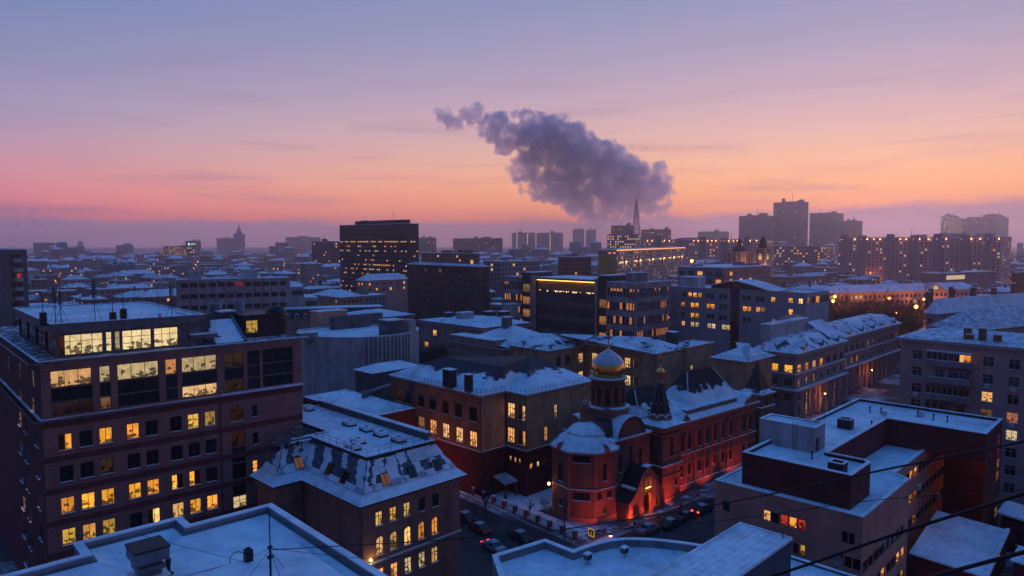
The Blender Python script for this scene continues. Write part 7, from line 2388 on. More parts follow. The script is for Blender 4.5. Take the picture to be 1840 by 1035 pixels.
# named hazy background
for px, yt, dep, x0, x1, wm, rows, lit, seed, nm, lab, cat in (
        (428, 420, 1500, 419, 440, GREYW, 20, .04, 60, 'spired_tower', 'hazy tower with stepped spire on the left skyline', 'tower'),
        (415, 428, 1480, 389, 424, GREYW, 8, .03, 61, 'hazy_slab', 'hazy slab at the foot of the spired tower', 'building'),
        (540, 426, 1500, 513, 576, GREYW, 6, .02, 62, 'hazy_wide_block', 'hazy wide block between spired tower and dark slab tower', 'building'),
        (596, 434, 700, 560, 612, DARKW, 8, .05, 63, 'dark_terraced_block', 'dark terraced block just left of the dark slab tower', 'building'),
        (900, 428, 900, 814, 903, BROWNW, 10, .02, 64, 'brown_apartment_slab', 'brown apartment slab on the centre skyline with one lamp', 'apartment block'),
        (780, 427, 980, 752, 784, BROWNW, 12, .05, 65, 'hazy_apartment_block', 'apartment block just right of the dark slab tower', 'apartment block'),
        (958, 418, 1400, 920, 962, GREYW, 12, .02, 66, 'strip_lit_tower', 'hazy tower with vertical light strips left of the smoke', 'tower'),
        (1000, 418, 1420, 964, 1012, GREYW, 12, .02, 67, 'strip_lit_tower', 'hazy tower with a single light strip nearest the smoke', 'tower'),
        (1048, 412, 1700, 1029, 1050, GREYW, 14, 0, 68, 'hazy_round_top_tower', 'left of two hazy towers under the smoke', 'tower'),
        (1070, 413, 1700, 1053, 1071, GREYW, 14, 0, 69, 'hazy_round_top_tower', 'right of two hazy towers under the smoke', 'tower'),
        (1132, 405, 900, 1098, 1140, DARKW, 10, .04, 70, 'dark_block_by_mast', 'dark block with roof lamps just left of the lattice tower', 'building'),
        (1140, 421, 760, 1091, 1150, BLUEW, 8, .6, 71, 'lit_glass_office', 'glass office with bright floors below the lattice tower', 'building'),
        (1200, 412, 950, 1152, 1206, DARKW, 10, .03, 72, 'dark_wide_block', 'dark wide block right of the lattice tower', 'building'),
        (1290, 416, 1200, 1254, 1310, GREYW, 8, .02, 73, 'hazy_low_slab', 'hazy low slab left of the tower cluster', 'building'),
        (335, 443, 820, 292, 350, DARKW, 8, .55, 74, 'lit_floor_office', 'office with bright floors and a small green rooftop sign at left', 'building'),
        (358, 433, 1100, 333, 361, DARKW, 8, .02, 75, 'dark_hazy_block', 'dark block behind the office with the green sign', 'building'),
        (140, 434, 1800, 40, 149, GREYW, 6, .02, 76, 'hazy_long_slab', 'hazy long slab on the far left skyline', 'building'),
        (210, 446, 1050, 120, 216, BLUEW, 6, .02, 77, 'blue_long_apartments', 'long bluish apartment row on the left skyline', 'apartment block'),
        (1032, 462, 520, 1003, 1062, mat('crimson_wall', (.30, .06, .06)), 6, .05, 78, 'crimson_house', 'crimson house left of the ochre hotel wall', 'house'),
        (855, 456, 560, 757, 860, BROWNW, 9, .08, 79, 'brown_stair_house', 'brown house with a tall lit stairwell right of the slab tower', 'house'),
        (900, 470, 480, 868, 970, BLUEW, 6, .05, 80, 'teal_house', 'teal-grey house with snowy roof behind the finned complex', 'house'),
        (1480, 442, 720, 1390, 1500, GREYW, 7, .35, 81, 'many_windowed_block', 'hazy block with many small lit windows behind the bell tower', 'building')):
    t = far(nm, lab, cat, px, yt, dep, x0, x1, wm, rows, 3.2, lit, seed=seed, colw=3.4)
    if nm == 'spired_tower':
        t.part('spire', MB().lathe([(12, t.z), (10, t.z + 12), (6.5, t.z + 14), (5.5, t.z + 23), (2.2, t.z + 25), (.8, t.z + 42)], (t.U / 2, t.V / 2), 8, smooth=False), GREYW)
    if nm == 'hazy_round_top_tower':
        t.part('round_top', MB().lathe([(t.U * .5, t.z), (t.U * .45, t.z + 4), (t.U * .25, t.z + 7), (.1, t.z + 8)], (t.U / 2, t.V / 2), 10), GREYW)
    if nm == 'strip_lit_tower':
        for f_ in ((.25, .75) if seed == 66 else (.3,)):
            t.part('light_strip', MB().box(-.6, -.2, t.V * f_, t.V * f_ + 1.6, 18, t.z - 3), emis('strip_glow', (1, .55, .25), 1.3, False))
    if nm == 'lit_floor_office':
        sg = t.part('roof_sign', MB().box(2, 20, -.5, 0, t.z + 3.0, t.z + 6.5).box(5, 5.5, 0, 1, t.z, t.z + 3).box(16, 16.5, 0, 1, t.z, t.z + 3), DARKW)
        t.part('sign_emblem', MB().add([(2.5, -.6, t.z + 5), (5, -.6, t.z + 2), (7.5, -.6, t.z + 5), (5, -.6, t.z + 8)], [(0, 1, 2, 3)]), emis('green_sign', (.25, 1, .55), 1.6, False), parent=sg)
        t.part('sign_lettering', MB().box(9.5, 11.5, -.62, -.55, t.z + 4, t.z + 6).box(12.2, 14.2, -.62, -.55, t.z + 4, t.z + 6).box(15, 17.5, -.62, -.55, t.z + 4, t.z + 6), emis('pale_sign', (.8, 1, .85), 1.2, False), parent=sg)
    if nm == 'brown_stair_house':
        s_, z_ = t.hit(854, 472, (0, t.V), (0, 0))
        t.part('stair_window', MB().box(-.3, -.1, 3, 6, 14, t.z - 5), LITS[0])

# ================================================================== filler quarters, individually built
PAL = [(PLASTER_P, 'pink'), (PLASTER_G, 'grey'), (BROWNW, 'brown'), (PALEW, 'cream'), (BLUEW, 'bluish'), (BLUEW, 'bluish'), (GREYW, 'grey'), (BROWNW, 'brown'), (PINKW, 'pink')]
ZONES = [(-1e9, 250, 'at the far left'), (250, 600, 'left of the dark slab tower'), (600, 900, 'around the dark slab tower'), (900, 1240, 'around the cream hotel'),
         (1240, 1500, 'below the tower cluster'), (1500, 1e9, 'around the long floodlit apartments')]
taken = [(q.matrix_world.translation.x if False else q.location.x, q.location.y) for q in COL.objects if q.parent is None and q.type == 'EMPTY']
rnd = random.Random(77)
cand = []
aF = R(45)
for i in range(-90, 110):
    for k in range(-90, 110):
        sx_, sy_ = 27, 31
        U_, V_ = i * sx_ + rnd.uniform(-6, 6), k * sy_ + rnd.uniform(-6, 6)
        x, y = U_ * math.sin(aF) - V_ * math.cos(aF), U_ * math.cos(aF) + V_ * math.sin(aF)
        if not (250 < y < 1900) or abs(x) > .80 * y + 10:
            continue
        if y < 330 and -.55 * y < x < .60 * y and y < 300:
            continue
        if y > 420 and rnd.random() < (.30 if y < 700 else .55 if y < 1100 else .72):
            continue
        if x > .36 * y and y < 395:
            continue
        if any((x - tx) ** 2 + (y - ty) ** 2 < 30 ** 2 for tx, ty in taken if ty > 200):
            continue
        cand.append((y, x))
cand.sort()
NIND = 298
LANDM = [(680, 445, 'dark slab tower'), (428, 430, 'spired tower'), (324, 450, 'green-sign office'), (165, 447, 'bluish apartment row'), (545, 433, 'hazy wide block'), (410, 525, 'stepped concrete office'), (24, 500, 'left edge tower'), (800, 500, 'brown apartment block'), (860, 440, 'brown skyline slab'), (965, 430, 'strip-lit towers'), (1143, 390, 'lattice tower'), (1160, 470, 'cream hotel'), (1000, 520, 'light strip complex'), (1030, 470, 'crimson house'), (1370, 455, 'bell tower'), (1328, 460, 'small domed church'), (1420, 400, 'tallest hazy tower'), (1660, 470, 'long floodlit apartments'), (1640, 530, 'classical pediment building'), (1750, 410, 'far right office towers'), (600, 560, 'salmon firewall'), (560, 480, 'dark terraced block'), (90, 470, 'left skyline slab'), (1250, 480, 'flat-topped office'), (905, 480, 'teal house')]
cnt = 0
rest = [MB(), MB()]
for n_, (y, x) in enumerate(cand):
    wm, cname = PAL[rnd.randrange(len(PAL))]
    U_, V_ = rnd.uniform(10, 26), rnd.uniform(9, 19)
    if rnd.random() < .3:
        U_, V_ = (rnd.uniform(28, 46), rnd.uniform(9, 14)) if rnd.random() < .6 else (rnd.uniform(9, 14), rnd.uniform(26, 40))
    z = rnd.uniform(6, 17) if y < 700 else rnd.uniform(8, 26)
    if y > 1100 and rnd.random() < .05 and not 270 < proj((x, y, 40))[0] < 460:
        z = rnd.uniform(32, 48)
    elif y > 700:
        z = min(z, 48 - y * .011)
    kind = 'hip' if rnd.random() < .62 else 'flat'
    px_ = proj((x, y, 10))[0]
    zone = next(zn for lo_, hi_, zn in ZONES if lo_ <= px_ < hi_)
    if n_ < NIND:
        lp = rnd.choice((.0, .01, .03, .1, .3)) if y < 800 else rnd.choice((.01, .03, .2))
        ptop = proj((x, y, z))
        lm = min(LANDM, key=lambda q_: (q_[0] - ptop[0]) ** 2 + ((q_[1] - ptop[1]) * 2.5) ** 2)
        rel = ('left of' if ptop[0] < lm[0] - 14 else 'right of' if ptop[0] > lm[0] + 14 else ('below' if ptop[1] > lm[1] else 'above'))
        size = 'tall' if z > 24 else 'long' if U_ > 21 else 'small' if U_ * V_ < 190 else 'broad'
        litd = 'many lit windows' if lp >= .2 else 'few lit windows' if lp >= .1 else 'mostly dark windows'
        lab = f'{size} {cname} house, {"pitched" if kind == "hip" else "flat"} snow roof, {litd}, {rel} the {lm[2]}'
        bb = Bd('low_rise_house', lab, 'house', (x, y), 45 + rnd.uniform(-9, 9), f'houses near the {lm[2]}')
        bb.part('wall', MB().box(0, U_, 0, V_, 0, z), wm)
        if kind == 'hip':
            bb.hip(0, U_, 0, V_, z, rnd.uniform(1.4, 4.2), rnd.choice((SNOW, SNOWP, SNOWP, SNOWT, SNOWD)), ridge='u' if U_ > V_ else 'v', over=.5)
            for _ in range(2 if y < 600 else 1):
                cu0, cv0 = rnd.uniform(.25, .7) * U_, rnd.uniform(.3, .65) * V_
                bb.part('chimney', MB().box(cu0, cu0 + 1.1, cv0, cv0 + .9, z + .5, z + rnd.uniform(4.0, 6.0)), BRICKD)
        else:
            bb.part('roof_snow', MB().box(-.3, U_ + .3, -.3, V_ + .3, z + .003, z + .4), SNOW)
            hx, hy = rnd.uniform(2, U_ - 6), rnd.uniform(2, V_ - 5)
            bb.part('roof_hut', MB().box(hx, hx + 4, hy, hy + 3, z + .4, z + 3), wm)
        dk, lt = MB(), MB()
        zz = z - 2.0
        while zz > 2:
            for ax, L_ in ((0, U_), (1, V_)):
                m_ = int(L_ / 2.9)
                for q_ in range(m_):
                    on = rnd.random() < lp
                    if not on and y > 700:
                        continue
                    mb_ = lt if on else dk
                    kk = rnd.randrange(3) if on else 0
                    t0, t1 = L_ * (q_ + .28) / m_, L_ * (q_ + .72) / m_
                    if ax == 0:
                        mb_.add([(t0, -.05, zz - .8), (t1, -.05, zz - .8), (t1, -.05, zz + .8), (t0, -.05, zz + .8)], [(0, 1, 2, 3)], kk)
                    else:
                        mb_.add([(-.05, t1, zz - .8), (-.05, t0, zz - .8), (-.05, t0, zz + .8), (-.05, t1, zz + .8)], [(0, 1, 2, 3)], kk)
            zz -= 3.3
        if dk.f:
            bb.part('windows', dk, FARD, kind='stuff')
        if lt.f:
            bb.part('lit_windows', lt, LITS, kind='stuff')
    else:
        ca, sa = math.cos(R(45)), math.sin(R(45))
        rp_ = lambda u_, v_: (x + u_ * sa - v_ * ca, y + u_ * ca + v_ * sa)
        rest[0].prism([rp_(0, 0), rp_(U_, 0), rp_(U_, V_), rp_(0, V_)], 0, z, rnd.randrange(4))
        if kind == 'hip':
            rest[1].add([(*rp_(-.4, -.4), z), (*rp_(U_ + .4, -.4), z), (*rp_(U_ + .4, V_ + .4), z), (*rp_(-.4, V_ + .4), z), (*rp_(V_ / 2, V_ / 2), z + 3.5), (*rp_(max(U_ - V_ / 2, V_ / 2 + .5), V_ / 2), z + 3.5)], [(0, 1, 5, 4), (1, 2, 5), (2, 3, 4, 5), (3, 0, 4)])
        else:
            rest[1].prism([rp_(-.3, -.3), rp_(U_ + .3, -.3), rp_(U_ + .3, V_ + .3), rp_(-.3, V_ + .3)], z + .01, z + .5)
        for _ in range(rnd.randrange(0, 7)):
            side = rnd.random() < .5
            q_ = rnd.uniform(1, (U_ if side else V_) - 2.5)
            zz = rnd.uniform(2, z - 2)
            ps_ = [rp_(q_, -.1), rp_(q_ + 1.5, -.1)] if side else [rp_(-.1, q_ + 1.5), rp_(-.1, q_)]
            rest[1].add([(*ps_[0], zz), (*ps_[1], zz), (*ps_[1], zz + 1.6), (*ps_[0], zz + 1.6)], [(0, 1, 2, 3)], rnd.choice((1, 2, 3)))
if rest[0].f:
    tagp(link('distant_roofscape', rest[0].mesh('distant_roofscape', [GREYW, BROWNW, PINKW, BLUEW])), 'mass of hazy low buildings far off below the skyline', 'buildings', kind='stuff')
    tagp(link('distant_roof_snow', rest[1].mesh('distant_roof_snow', [SNOW] + LITS)), 'snow on the hazy far roofs below the skyline', 'snow', kind='stuff')

# street lights scattered through the far quarters
sl_ = MB()
for _ in range(800):
    y = 330 + 1900 * rnd.random() ** 1.4
    x = rnd.uniform(-.75, .75) * y
    h_ = rnd.uniform(7, 11)
    r_ = .16 + .00045 * y
    sl_.lathe([(.01, h_ - r_), (r_, h_), (.01, h_ + r_)], (x, y), 5)
    sl_.bar((x, y, 0), (x, y, h_ - r_), .06, 3, 1)
tagp(link('distant_street_lights', sl_.mesh('distant_street_lights', [emis('far_lamp', (1, .45, .13), 5, False), METAL])), 'tiny orange street lights scattered over the far city', 'street lights', kind='stuff')
# ================================================================== bare trees
def make_tree(seed, h, spread, twigs):
    rr = random.Random(seed)
    tr, cr = MB(), MB()

    def branch(p, d, ln, r, lev):
        q = p + d * ln
        tr.bar(p, q, r, 5 if lev < 2 else 3, 0, r * .62)
        if lev >= 3:
            for _ in range(twigs):
                t = rr.random()
                b0 = p.lerp(q, t)
                dv = (d + Vector((rr.gauss(0, .6), rr.gauss(0, .6), rr.gauss(.1, .5)))).normalized()
                l2 = rr.uniform(.5, 1.3) * h / 12
                e_ = b0 + dv * l2
                s_ = dv.cross(Vector((rr.random(), rr.random(), rr.random()))).normalized() * .022
                cr.add([b0 - s_, b0 + s_, e_], [(0, 1, 2)])
                for _ in range(2):
                    b1 = b0.lerp(e_, rr.uniform(.3, .9))
                    d2 = (dv + Vector((rr.gauss(0, .7), rr.gauss(0, .7), rr.gauss(0, .7)))).normalized()
                    s2 = d2.cross(Vector((rr.random(), rr.random(), rr.random()))).normalized() * .016
                    cr.add([b1 - s2, b1 + s2, b1 + d2 * l2 * .6], [(0, 1, 2)])
            return
        n_ = 3 if lev else 5
        for i in range(n_):
            t = rr.uniform(.45, 1.0) if i else 1.0
            ang = rr.uniform(.35, .85) * spread
            ax = rr.uniform(0, 2 * math.pi)
            o = d.orthogonal().normalized()
            o2 = d.cross(o)
            nd = (d * math.cos(ang) + (o * math.cos(ax) + o2 * math.sin(ax)) * math.sin(ang) + Vector((0, 0, .15))).normalized()
            branch(p.lerp(q, t), nd, ln * rr.uniform(.58, .82), r * .58, lev + 1)

    branch(Vector((0, 0, 0)), Vector((rr.gauss(0, .04), rr.gauss(0, .04), 1)).normalized(), h * .36, h * .018, 0)
    return tr.mesh('trunk', [BARK]), cr.mesh('crown', [TWIG])


TREES = [make_tree(1, 14, 1.0, 12), make_tree(2, 12, .8, 12), make_tree(3, 15, 1.1, 12), make_tree(9, 8, .9, 9)]


def plant(x, y, k, s, rz, label, group, z=0.0):
    t = link('bare_tree', None, None, (x, y, z), rz, (s, s, s))
    tagp(t, label, 'tree', group)
    link('trunk', TREES[k][0], t)
    link('crown', TREES[k][1], t)


rr = random.Random(31)
for _ in range(80):
    px = rr.uniform(1492, 1650)
    y = rr.uniform(275, 375)
    x = (px - 920) / FPX * y
    plant(x, y, rr.randrange(3), rr.uniform(1.25, 1.75), rr.uniform(0, 6), 'dark bare tree of the dense grove between stone office and old chimney house', 'trees of the dark grove')
for _ in range(12):
    px = rr.uniform(748, 800)
    y = rr.uniform(225, 250)
    plant((px - 920) / FPX * y, y, rr.randrange(3), rr.uniform(.9, 1.3), rr.uniform(0, 6), 'slender bare tree in the cluster beside the low block with roof huts', 'bare trees by the roof hut block')
for _ in range(40):
    px = rr.uniform(60, 640)
    y = rr.uniform(300, 480)
    plant((px - 920) / FPX * y, y, rr.randrange(3), rr.uniform(.8, 1.2), rr.uniform(0, 6), 'small bare tree among the snowy roofs left of the dark slab tower', 'bare trees of the left quarters')
for _ in range(30):
    px = rr.uniform(1380, 1830)
    y = rr.uniform(395, 520)
    plant((px - 920) / FPX * y, y, rr.randrange(3), rr.uniform(.7, 1.1), rr.uniform(0, 6), 'small bare tree among the street-lit buildings below the long apartments', 'bare trees of the street-lit quarter')
w = P(873, 930, 0)
plant(w.x, w.y, 3, 1.0, 1.0, 'leaning bare street tree before the dark brick base of the school', None)
for i, (px, py, s) in enumerate(((1330, 945, .9), (1372, 1000, .8))):
    y = 98 - i * 6
    plant((px - 920) / FPX * y, y, 3, s, i * 2.0, ['bare street tree standing before the left corner of the red stepped block', 'low bare tree before the pinkish panels of the red stepped block'][i], None)
for i, (px, py) in enumerate(((952, 930), (978, 925), (1012, 958))):
    w = P(px, py, 0)
    plant(w.x, w.y, 3, .45, i, ['young bare sapling in the snowy church garden near the porch', 'young bare sapling in the middle of the snowy church garden', 'young bare sapling beside the church garden fence and apse'][i], None)
# twiggy woods far off that read as one mass
wd_ = MB()
for _ in range(1500):
    y = 300 + 1500 * rr.random() ** 1.3
    if y < 480 and rr.random() < .4:
        continue
    x = rr.uniform(-.76, .76) * y
    if y < 480 and -.3 * y < x < .42 * y:
        continue
    s = rr.uniform(4, 8)
    for _ in range(26):
        c_ = Vector((x + rr.gauss(0, s * .6), y + rr.gauss(0, s * .6), rr.uniform(1, 11)))
        dv = Vector((rr.gauss(0, .5), rr.gauss(0, .5), 1)).normalized() * rr.uniform(1.5, 3.5)
        sd_ = Vector((rr.gauss(0, 1), rr.gauss(0, 1), .1)).normalized() * rr.uniform(.12, .4)
        wd_.add([c_ - sd_, c_ + sd_, c_ + dv], [(0, 1, 2)])
tagp(link('distant_woods', wd_.mesh('distant_woods', [TWIG])), 'dark leafless trees spread between the far buildings', 'trees', kind='stuff')


# ================================================================== cars
def car_meshes(col, name):
    paint = mat(name, col, .3, .05, spec=.5)
    b_ = MB()
    hw = .88
    prof = [(-2.2, .35), (-2.22, .75), (-2.0, .92), (-1.35, .98), (-.75, 1.42), (.55, 1.46), (1.25, 1.0), (2.05, .86), (2.2, .6), (2.18, .32)]
    n_ = len(prof)
    for sgn in (1, -1):
        pass
    inn = lambda z: hw * (1 if z < 1.0 else .82)
    b_.add([(x, -inn(z), z) for x, z in prof] + [(x, inn(z), z) for x, z in prof],
           [tuple(range(n_)), tuple(range(n_, 2 * n_))[::-1]] + [(i, n_ + i, n_ + (i + 1) % n_, (i + 1) % n_) for i in range(n_)])
    body = b_.mesh('body', [paint])
    gl = MB()
    for sgn in (-1, 1):
        y = sgn * (hw * .92)
        gl.add([(-1.1, y, 1.02), (.95, y, 1.02), (.5, sgn * hw * .85, 1.38), (-.7, sgn * hw * .85, 1.36)], [(0, 1, 2, 3)])
    gl.add([(-1.30, -.66, 1.03), (-1.30, .66, 1.03), (-.80, .62, 1.40), (-.80, -.62, 1.40)], [(0, 1, 2, 3)])
    gl.add([(1.24, -.66, 1.03), (1.24, .66, 1.03), (.62, .62, 1.42), (.62, -.62, 1.42)], [(0, 1, 2, 3)])
    glass = gl.mesh('car_window', [DGLASS])
    wh = MB()
    n2 = 14
    wh.add([(.32 * math.cos(2 * math.pi * i / n2), sy, .32 * math.sin(2 * math.pi * i / n2)) for sy in (-.11, .11) for i in range(n2)],
           [(i, (i + 1) % n2, n2 + (i + 1) % n2, n2 + i) for i in range(n2)] + [tuple(range(n2))[::-1], tuple(range(n2, 2 * n2))])
    wheel = wh.mesh('wheel', [RUBBER])
    snow = MB().add([(-.72, -.66, 1.44), (.5, -.66, 1.475), (.5, .66, 1.475), (-.72, .66, 1.44), (-.65, -.6, 1.52), (.45, -.6, 1.56), (.45, .6, 1.56), (-.65, .6, 1.52)],
                    [(0, 1, 5, 4), (1, 2, 6, 5), (2, 3, 7, 6), (3, 0, 4, 7), (4, 5, 6, 7)]).mesh('snow', [SNOWT])
    return body, glass, wheel, snow


CARS = {c_: car_meshes(v_, 'paint_' + c_) for c_, v_ in (('silver', (.35, .33, .32)), ('dark', (.03, .03, .035)), ('white', (.22, .2, .2)), ('maroon', (.16, .03, .03)))}


def car(x, y, rz, c_, label, lights, group='cars on the church streets'):
    t = link('parked_car', None, None, (x, y, .03), rz)
    tagp(t, label, 'car', group)
    body, glass, wheel, snow = CARS[c_]
    link('body', body, t)
    link('car_window', glass, t)
    link('snow', snow, t)
    for wx in (-1.35, 1.35):
        for wy in (-.8, .8):
            link('wheel', wheel, t, (wx, wy, .32))
    tl = emis('tail_light_on', (1, .03, .015), 14) if lights else mat('tail_light_off', (.25, .01, .01), .3)
    hl_ = emis('head_light_on', (1, .8, .55), 8) if lights == 2 else mat('head_light_off', (.4, .4, .4), .2)
    for sy in (-.62, .62):
        link('tail_light', MB().box(-2.26, -2.2, sy - .16, sy + .16, .66, .82).mesh('tail_light', [tl]), t)
        link('headlight', MB().box(2.14, 2.2, sy - .18, sy + .18, .6, .76).mesh('headlight', [hl_]), t)


rv = math.pi / 2 - R(CH_A)      # heading of +u
for px, py, hd, c_, lights, lab in ((887, 983, rv - math.pi / 2, 'silver', 1, 'silver saloon with red tail lights on the side street by the mansard building'),
                                    (862, 950, rv - math.pi / 2, 'maroon', 0, 'dull red car behind the silver saloon on the side street'),
                                    (836, 930, rv - math.pi / 2, 'dark', 0, 'dark car at the end of the side street beside the mansard building'),
                                    (1165, 951, rv, 'white', 0, 'greyish car parked in the church street before the porch'),
                                    (1205, 942, rv, 'dark', 0, 'dark car parked next to the greyish one before the porch'),
                                    (1232, 928, rv, 'dark', 0, 'dark snow-dusted car farther along the church street'),
                                    (1262, 916, rv, 'dark', 1, 'dark car with glowing red lights beside the panelled block corner'),
                                    (935, 965, rv - math.pi / 2, 'dark', 0, 'dark car between the silver saloon and the church fence')):
    w = P(px, py, .5)
    car(w.x, w.y, hd, c_, lab, lights)

# ================================================================== church garden fence
fm = [mat('fence_iron', (.02, .02, .022), .6)]
nF = 9
FU, FV0, FV1 = -30.4, -2.5, 24.0
fb = Bd('garden_fence', 'low brick-post fence with iron panels round the snowy church garden', 'fence', e.world(FU, 0).xy, CH_A)
for i in range(nF + 1):
    v_ = FV0 + (FV1 - FV0) * i / nF
    po = fb.part('post', MB().box(-.3, .3, v_ - .3, v_ + .3, 0, 1.5), BRICK)
    fb.part('post_snow', MB().box(-.34, .34, v_ - .34, v_ + .34, 1.503, 1.68), SNOW, parent=po)
    if i < nF:
        v1_ = FV0 + (FV1 - FV0) * (i + 1) / nF
        pm = MB()
        pm.box(-.03, .03, v_ + .3, v1_ - .3, .35, .42).box(-.03, .03, v_ + .3, v1_ - .3, 1.2, 1.27)
        nb = 9
        for k in range(nb):
            y_ = v_ + .45 + (v1_ - v_ - .9) * k / (nb - 1)
            pm.bar((0, y_, .3), (0, y_, 1.35), .02, 4)
            if k < nb - 1:
                y2 = v_ + .45 + (v1_ - v_ - .9) * (k + 1) / (nb - 1)
                pm.bar((0, y_, .42), (0, y2, 1.2), .014, 4)
        fb.part('iron_panel', pm, fm)
        fb.part('plinth', MB().box(-.2, .2, v_ + .3, v1_ - .3, 0, .3), CONC)
        fb.part('plinth_snow', MB().box(-.22, .22, v_ + .3, v1_ - .3, .303, .38), SNOW)
flatsheet('garden', [W2(-30, -2.4), W2(-26.5, -2.4), W2(-26.5, 24), W2(-30, 24)], .05, SNOW)
flatsheet('garden', [W2(-26.5, 10.5), W2(-8, 11.6), W2(-8, 24), W2(-26.5, 24)], .054, SNOW)

# road sign with a yellow border and the red lamp beside it
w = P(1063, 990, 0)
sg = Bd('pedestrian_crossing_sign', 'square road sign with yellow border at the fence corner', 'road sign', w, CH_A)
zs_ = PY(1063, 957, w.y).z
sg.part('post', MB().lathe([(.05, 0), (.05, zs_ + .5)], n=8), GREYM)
pl_ = sg.part('sign_plate', MB().box(-.09, -.05, -.62, .62, zs_ - .62, zs_ + .62), emis('sign_retro_glow', (1, .5, .04), .55))  # retroreflected light of border and figure put in as emission
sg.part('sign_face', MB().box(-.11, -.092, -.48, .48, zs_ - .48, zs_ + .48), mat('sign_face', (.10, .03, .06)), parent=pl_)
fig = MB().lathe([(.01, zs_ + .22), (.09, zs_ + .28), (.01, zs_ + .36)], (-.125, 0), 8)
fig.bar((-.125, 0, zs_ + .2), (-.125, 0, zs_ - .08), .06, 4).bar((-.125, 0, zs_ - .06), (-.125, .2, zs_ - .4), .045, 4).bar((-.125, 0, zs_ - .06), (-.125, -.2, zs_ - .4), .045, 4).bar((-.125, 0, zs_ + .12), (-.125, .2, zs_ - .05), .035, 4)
sg.part('walking_figure', fig, emis('sign_figure_glow', (1, .45, .05), .4), parent=pl_)
w = P(1097, 985, 0)
rl = Bd('street_lamp', 'low lamp glowing red-orange above the curved parapet beside the road sign', 'street lamp', w, CH_A)
zl_ = PY(1097, 963, w.y).z
rl.part('pole', MB().lathe([(.07, 0), (.05, zl_ + .2)], n=8), METAL)
rl.part('lamp_head', MB().lathe([(.26, zl_ + .12), (.2, zl_ + .3), (.02, zl_ + .36)], (0, 0), 10), METAL)
rl.part('bulb', MB().lathe([(.01, zl_ - .12), (.2, zl_ - .05), (.22, zl_ + .1), (.01, zl_ + .11)], (0, 0), 10), emis('red_sodium_bulb', (1, .22, .05), 40))
point(rl.root, (-.2, .3, zl_ - .4), 160, (1, .12, .06))

# utility pole in the church garden
w = P(1015, 968, 0)
up_ = Bd('utility_pole', 'tall thin utility pole at the church garden fence', 'pole', w, CH_A)
zt_ = PY(1016, 893, w.y).z
up_.part('pole', MB().lathe([(.12, 0), (.08, zt_)], n=8), METAL)
up_.part('crossarm', MB().box(-.05, .05, -.8, .8, zt_ - .5, zt_ - .4), METAL)


# ================================================================== overhead cables close to the camera
def cable(pts, r, label, sag=.0):
    """pts: (px, py, distance); a sagging black cable between them"""
    ps = [PY(*q) for q in pts]
    cu_ = MB()
    n_ = 60
    full = []
    for i in range(n_ + 1):
        t = i / n_ * (len(ps) - 1)
        k = min(int(t), len(ps) - 2)
        f_ = t - k
        p0, p1 = ps[k], ps[k + 1]
        pm1, p2 = ps[max(0, k - 1)], ps[min(len(ps) - 1, k + 2)]
        full.append(.5 * ((2 * p0) + (p1 - pm1) * f_ + (2 * pm1 - 5 * p0 + 4 * p1 - p2) * f_ ** 2 + (3 * p0 - pm1 - 3 * p1 + p2) * f_ ** 3))
    cu_.tube(full, r, 8)
    o = link('overhead_cable', cu_.mesh('overhead_cable', [RUBBER]))
    tagp(o, label, 'cable', 'overhead cables')


cable([(487, 988, 29), (800, 970, 26), (983, 955, 23), (1280, 908, 18), (1560, 850, 14), (1840, 793, 11), (2100, 735, 9)], .019, 'upper black cable sagging across the red stepped block')
cable([(1100, 1120, 12), (1385, 1036, 10.5), (1620, 956, 9.3), (1840, 887, 8), (2060, 815, 7)], .021, 'thick black cable crossing the lower right corner')
cable([(1450, 1095, 8), (1660, 1040, 7), (1840, 992, 6), (2000, 950, 5.4)], .019, 'lowest black cable cutting the bottom right corner')
cable([(487, 985, 29), (660, 1003, 25), (805, 988, 24), (1000, 960, 23), (1300, 935, 21), (1560, 900, 19), (1840, 880, 16)], .010, 'thin wire running from the lower left mast to the right edge')
cable([(447, 1004, P(447, 1020, dz).y), (330, 1036, 31), (200, 1075, 30)], .012, 'thin wire from the roof post to the lower left corner')
cable([(447, 1002, P(447, 1020, dz).y), (487, 985, 30)], .012, 'short thin wire between roof post and mast')
cable([(240, 958, 35), (330, 982, 33), (447, 1012, 31)], .010, 'faint wire lying over the lower left roof')

# ================================================================== smoke plume far beyond the city
def ball(mb, c_, r_, n_, k_):
    mb.lathe([(max(r_ * math.sin(math.pi * i / k_), .01), c_.z - r_ * math.cos(math.pi * i / k_)) for i in range(k_ + 1)], (c_.x, c_.y), n_)


